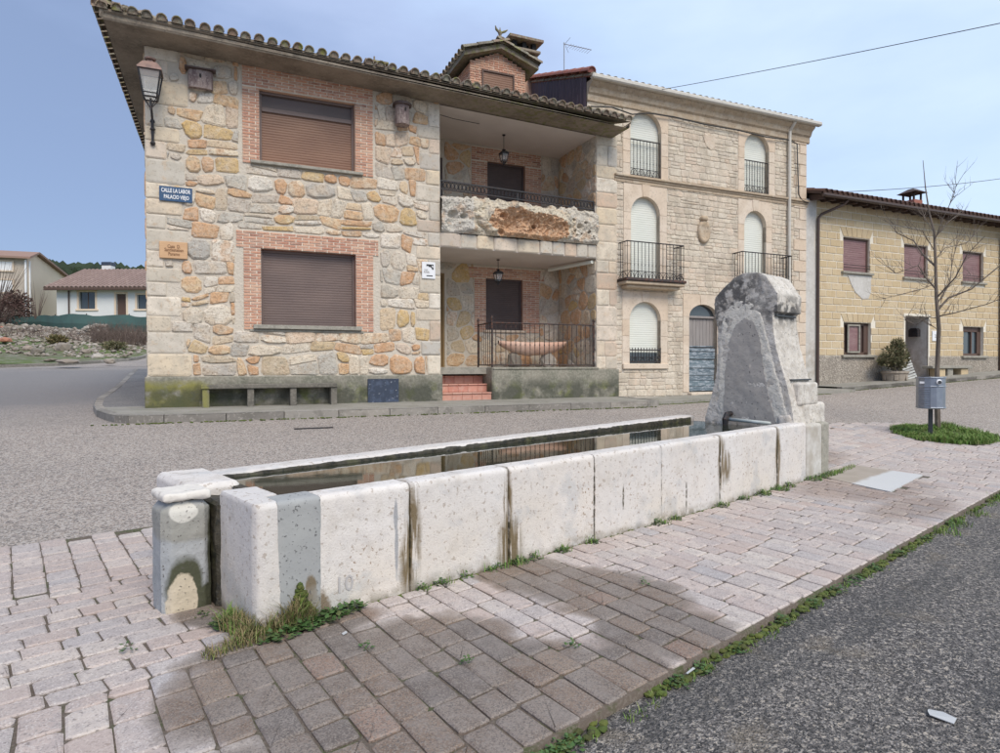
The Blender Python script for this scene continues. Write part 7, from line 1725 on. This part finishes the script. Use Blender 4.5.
# joints with green bits
for _ in range(500):
    x, y = rg.uniform(-.6, 6), rg.uniform(-1.6, -.05); x = round(x / .154) * .154 + .125 * (y + 1.655); mosslump(x, y, rg.uniform(.004, .009), .018, .5)
for _ in range(60): x = rg.uniform(6.9, 7.9); blades(wg, x, -.12 + .09 * (x - 6.9), gT(x, 0) + .03, .05, 3, .05, rg, .003)
for mb_, nm_, m_, lbl, cat_ in ((wl, 'weeds', m_leaf, 'low leafy weeds sprouting along the foot of the trough and paving edge', 'weeds'), (wg, 'grass', m_grass, 'thin green grass along the foot of the trough and the edge of the paving', 'grass'), (wd_, 'dry_grass', m_drygrass, 'straw-coloured grass tufts round the near corner of the trough', 'dry grass'), (wm, 'moss', m_moss, 'dark green moss lining the trough foot and the paving edge', 'moss')):
    o = mb_.build(nm_, m_, None, loc=FT.P, rz=FT.rz); tag(o, lbl, cat_, kind='stuff')
# moss along the house pavement and road edges
q = MB()
for _ in range(900):
    a, b = rg.choice(((rg.uniform(-.6, 10), -1.93), (rg.uniform(10.4, 16), -1.38), (rg.uniform(17, 26), -1.0))); wv = FH.wor(a, b + rg.uniform(-.04, .03)); vs, fs = rock_mb(wv.x, wv.y, g(wv.x, wv.y) + .005, rg.uniform(.01, .035), rg.uniform(.01, .035), .012, rg.random() * 9, 1); q.add(vs, fs)
for _ in range(0):
    wv = FH.wor(rg.uniform(-1.15, -.4), rg.uniform(-1.9, .2)); 
    s_, b_ = FH.loc(wv.x, wv.y)
    if not (s_ < -1.2 or b_ < -1.75 + .5 * (abs(s_ + .4))): continue
    vs, fs = rock_mb(wv.x, wv.y, g(wv.x, wv.y) + .005, .04, .04, .02, rg.random() * 9, 1); q.add(vs, fs)
o = q.build('moss', m_moss, None); tag(o, 'patchy moss along the kerb foot in front of the houses', 'moss', kind='stuff')
# scraps
def scrap(x, y, z, pts, lbl):
    q = MB(); n = len(pts); vs = [(a, b, .002 + .008 * abs(math.sin(i * 2.1))) for i, (a, b) in enumerate(pts)]; q.add(vs + [(a, b, c + .003) for a, b, c in vs], [tuple(range(n))[::-1], tuple(range(n, 2 * n))] + [(i, (i + 1) % n, n + (i + 1) % n, n + i) for i in range(n)], .5)
    o = q.build('paper_scrap', m_paper, None, loc=FT.wor(x, y, z), rz=FT.rz); tag(o, lbl, 'scrap')
scrap(1.80, -2.56, -.020, [(-.02, -.05), (.02, -.05), (.035, 0), (.03, .05), (.0, .045), (-.03, .03)], 'white scrap lying on the dark road at the lower right')
scrap(.33, -.33, .03, [(-.012, -.01), (.012, -.008), (.014, .01), (-.01, .012)], 'tiny white scrap on the brown pavers near the trough corner')
scrap(1.35, -1.70, .0, [(-.03, -.004), (.03, -.006), (.03, .006), (-.03, .004)], 'narrow white scrap on the mossy edge of the paving')
# drain grate and manhole in the streets
q = MB(); q.bbox(-.3, .3, -.04, .04, -.004, .012, .004); o = q.build('drain_slot', m_iron, None, loc=(FH.wor(2.6, -2.9).x, FH.wor(2.6, -2.9).y, gH(2.6, -2.9) + .002), rz=FH.rz); tag(o, 'short dark iron slot in the pale asphalt before the stone house', 'drain')
# overhead cables
def cable(name, a, b, sag, r_, lbl):
    a, b = Vector(a), Vector(b); pts = [(a.lerp(b, k / 24) - Vector((0, 0, sag * 4 * (k / 24) * (1 - k / 24)))) for k in range(25)]; q = MB(); q.tube(pts, r_, 5); o = q.build(name, m_cable, None); tag(o, lbl, 'cable')
s0 = F2.wor(1.6, -.32, 7.66)
cable('overhead_cable', s0, (8.35, 8.0, 1.4 + 331 / 639 * 8 + .55), .04, .007, 'thin overhead cable running from the three-storey house up to the right')
cable('overhead_cable', F3.wor(1.6, 2.0, 6.45), (34, 36, 1.4 + 196 / 639 * 36 + .6), .4, .012, 'thin overhead cable behind the yellow house and bare tree')
q = [F2.wor(x, -.09, z) for x, z in ((-.3, 7.02), (.3, 7.10), (.9, 7.02), (1.4, 7.13), (2.2, 7.16), (3.2, 7.12), (4.3, 7.14), (5.4, 7.10), (6.2, 7.14), (6.55, 7.08), (6.58, 6.4), (6.62, 5.65), (6.75, 5.50), (7.0, 5.45))]
mb = MB(); mb.tube(q, .018, 5); o = mb.build('wall_cable', m_cable, None); tag(o, 'black cable sagging under the cornice of the three-storey house', 'cable')
mb = MB(); mb.tube([FH.wor(5.68, .05, 6.30), FH.wor(6.1, .3, 6.36), FH.wor(6.8, .5, 6.42)], .008, 4); o = mb.build('wall_cable', m_cable, None); tag(o, 'short thin cable under the balcony ceiling of the stone house', 'cable')
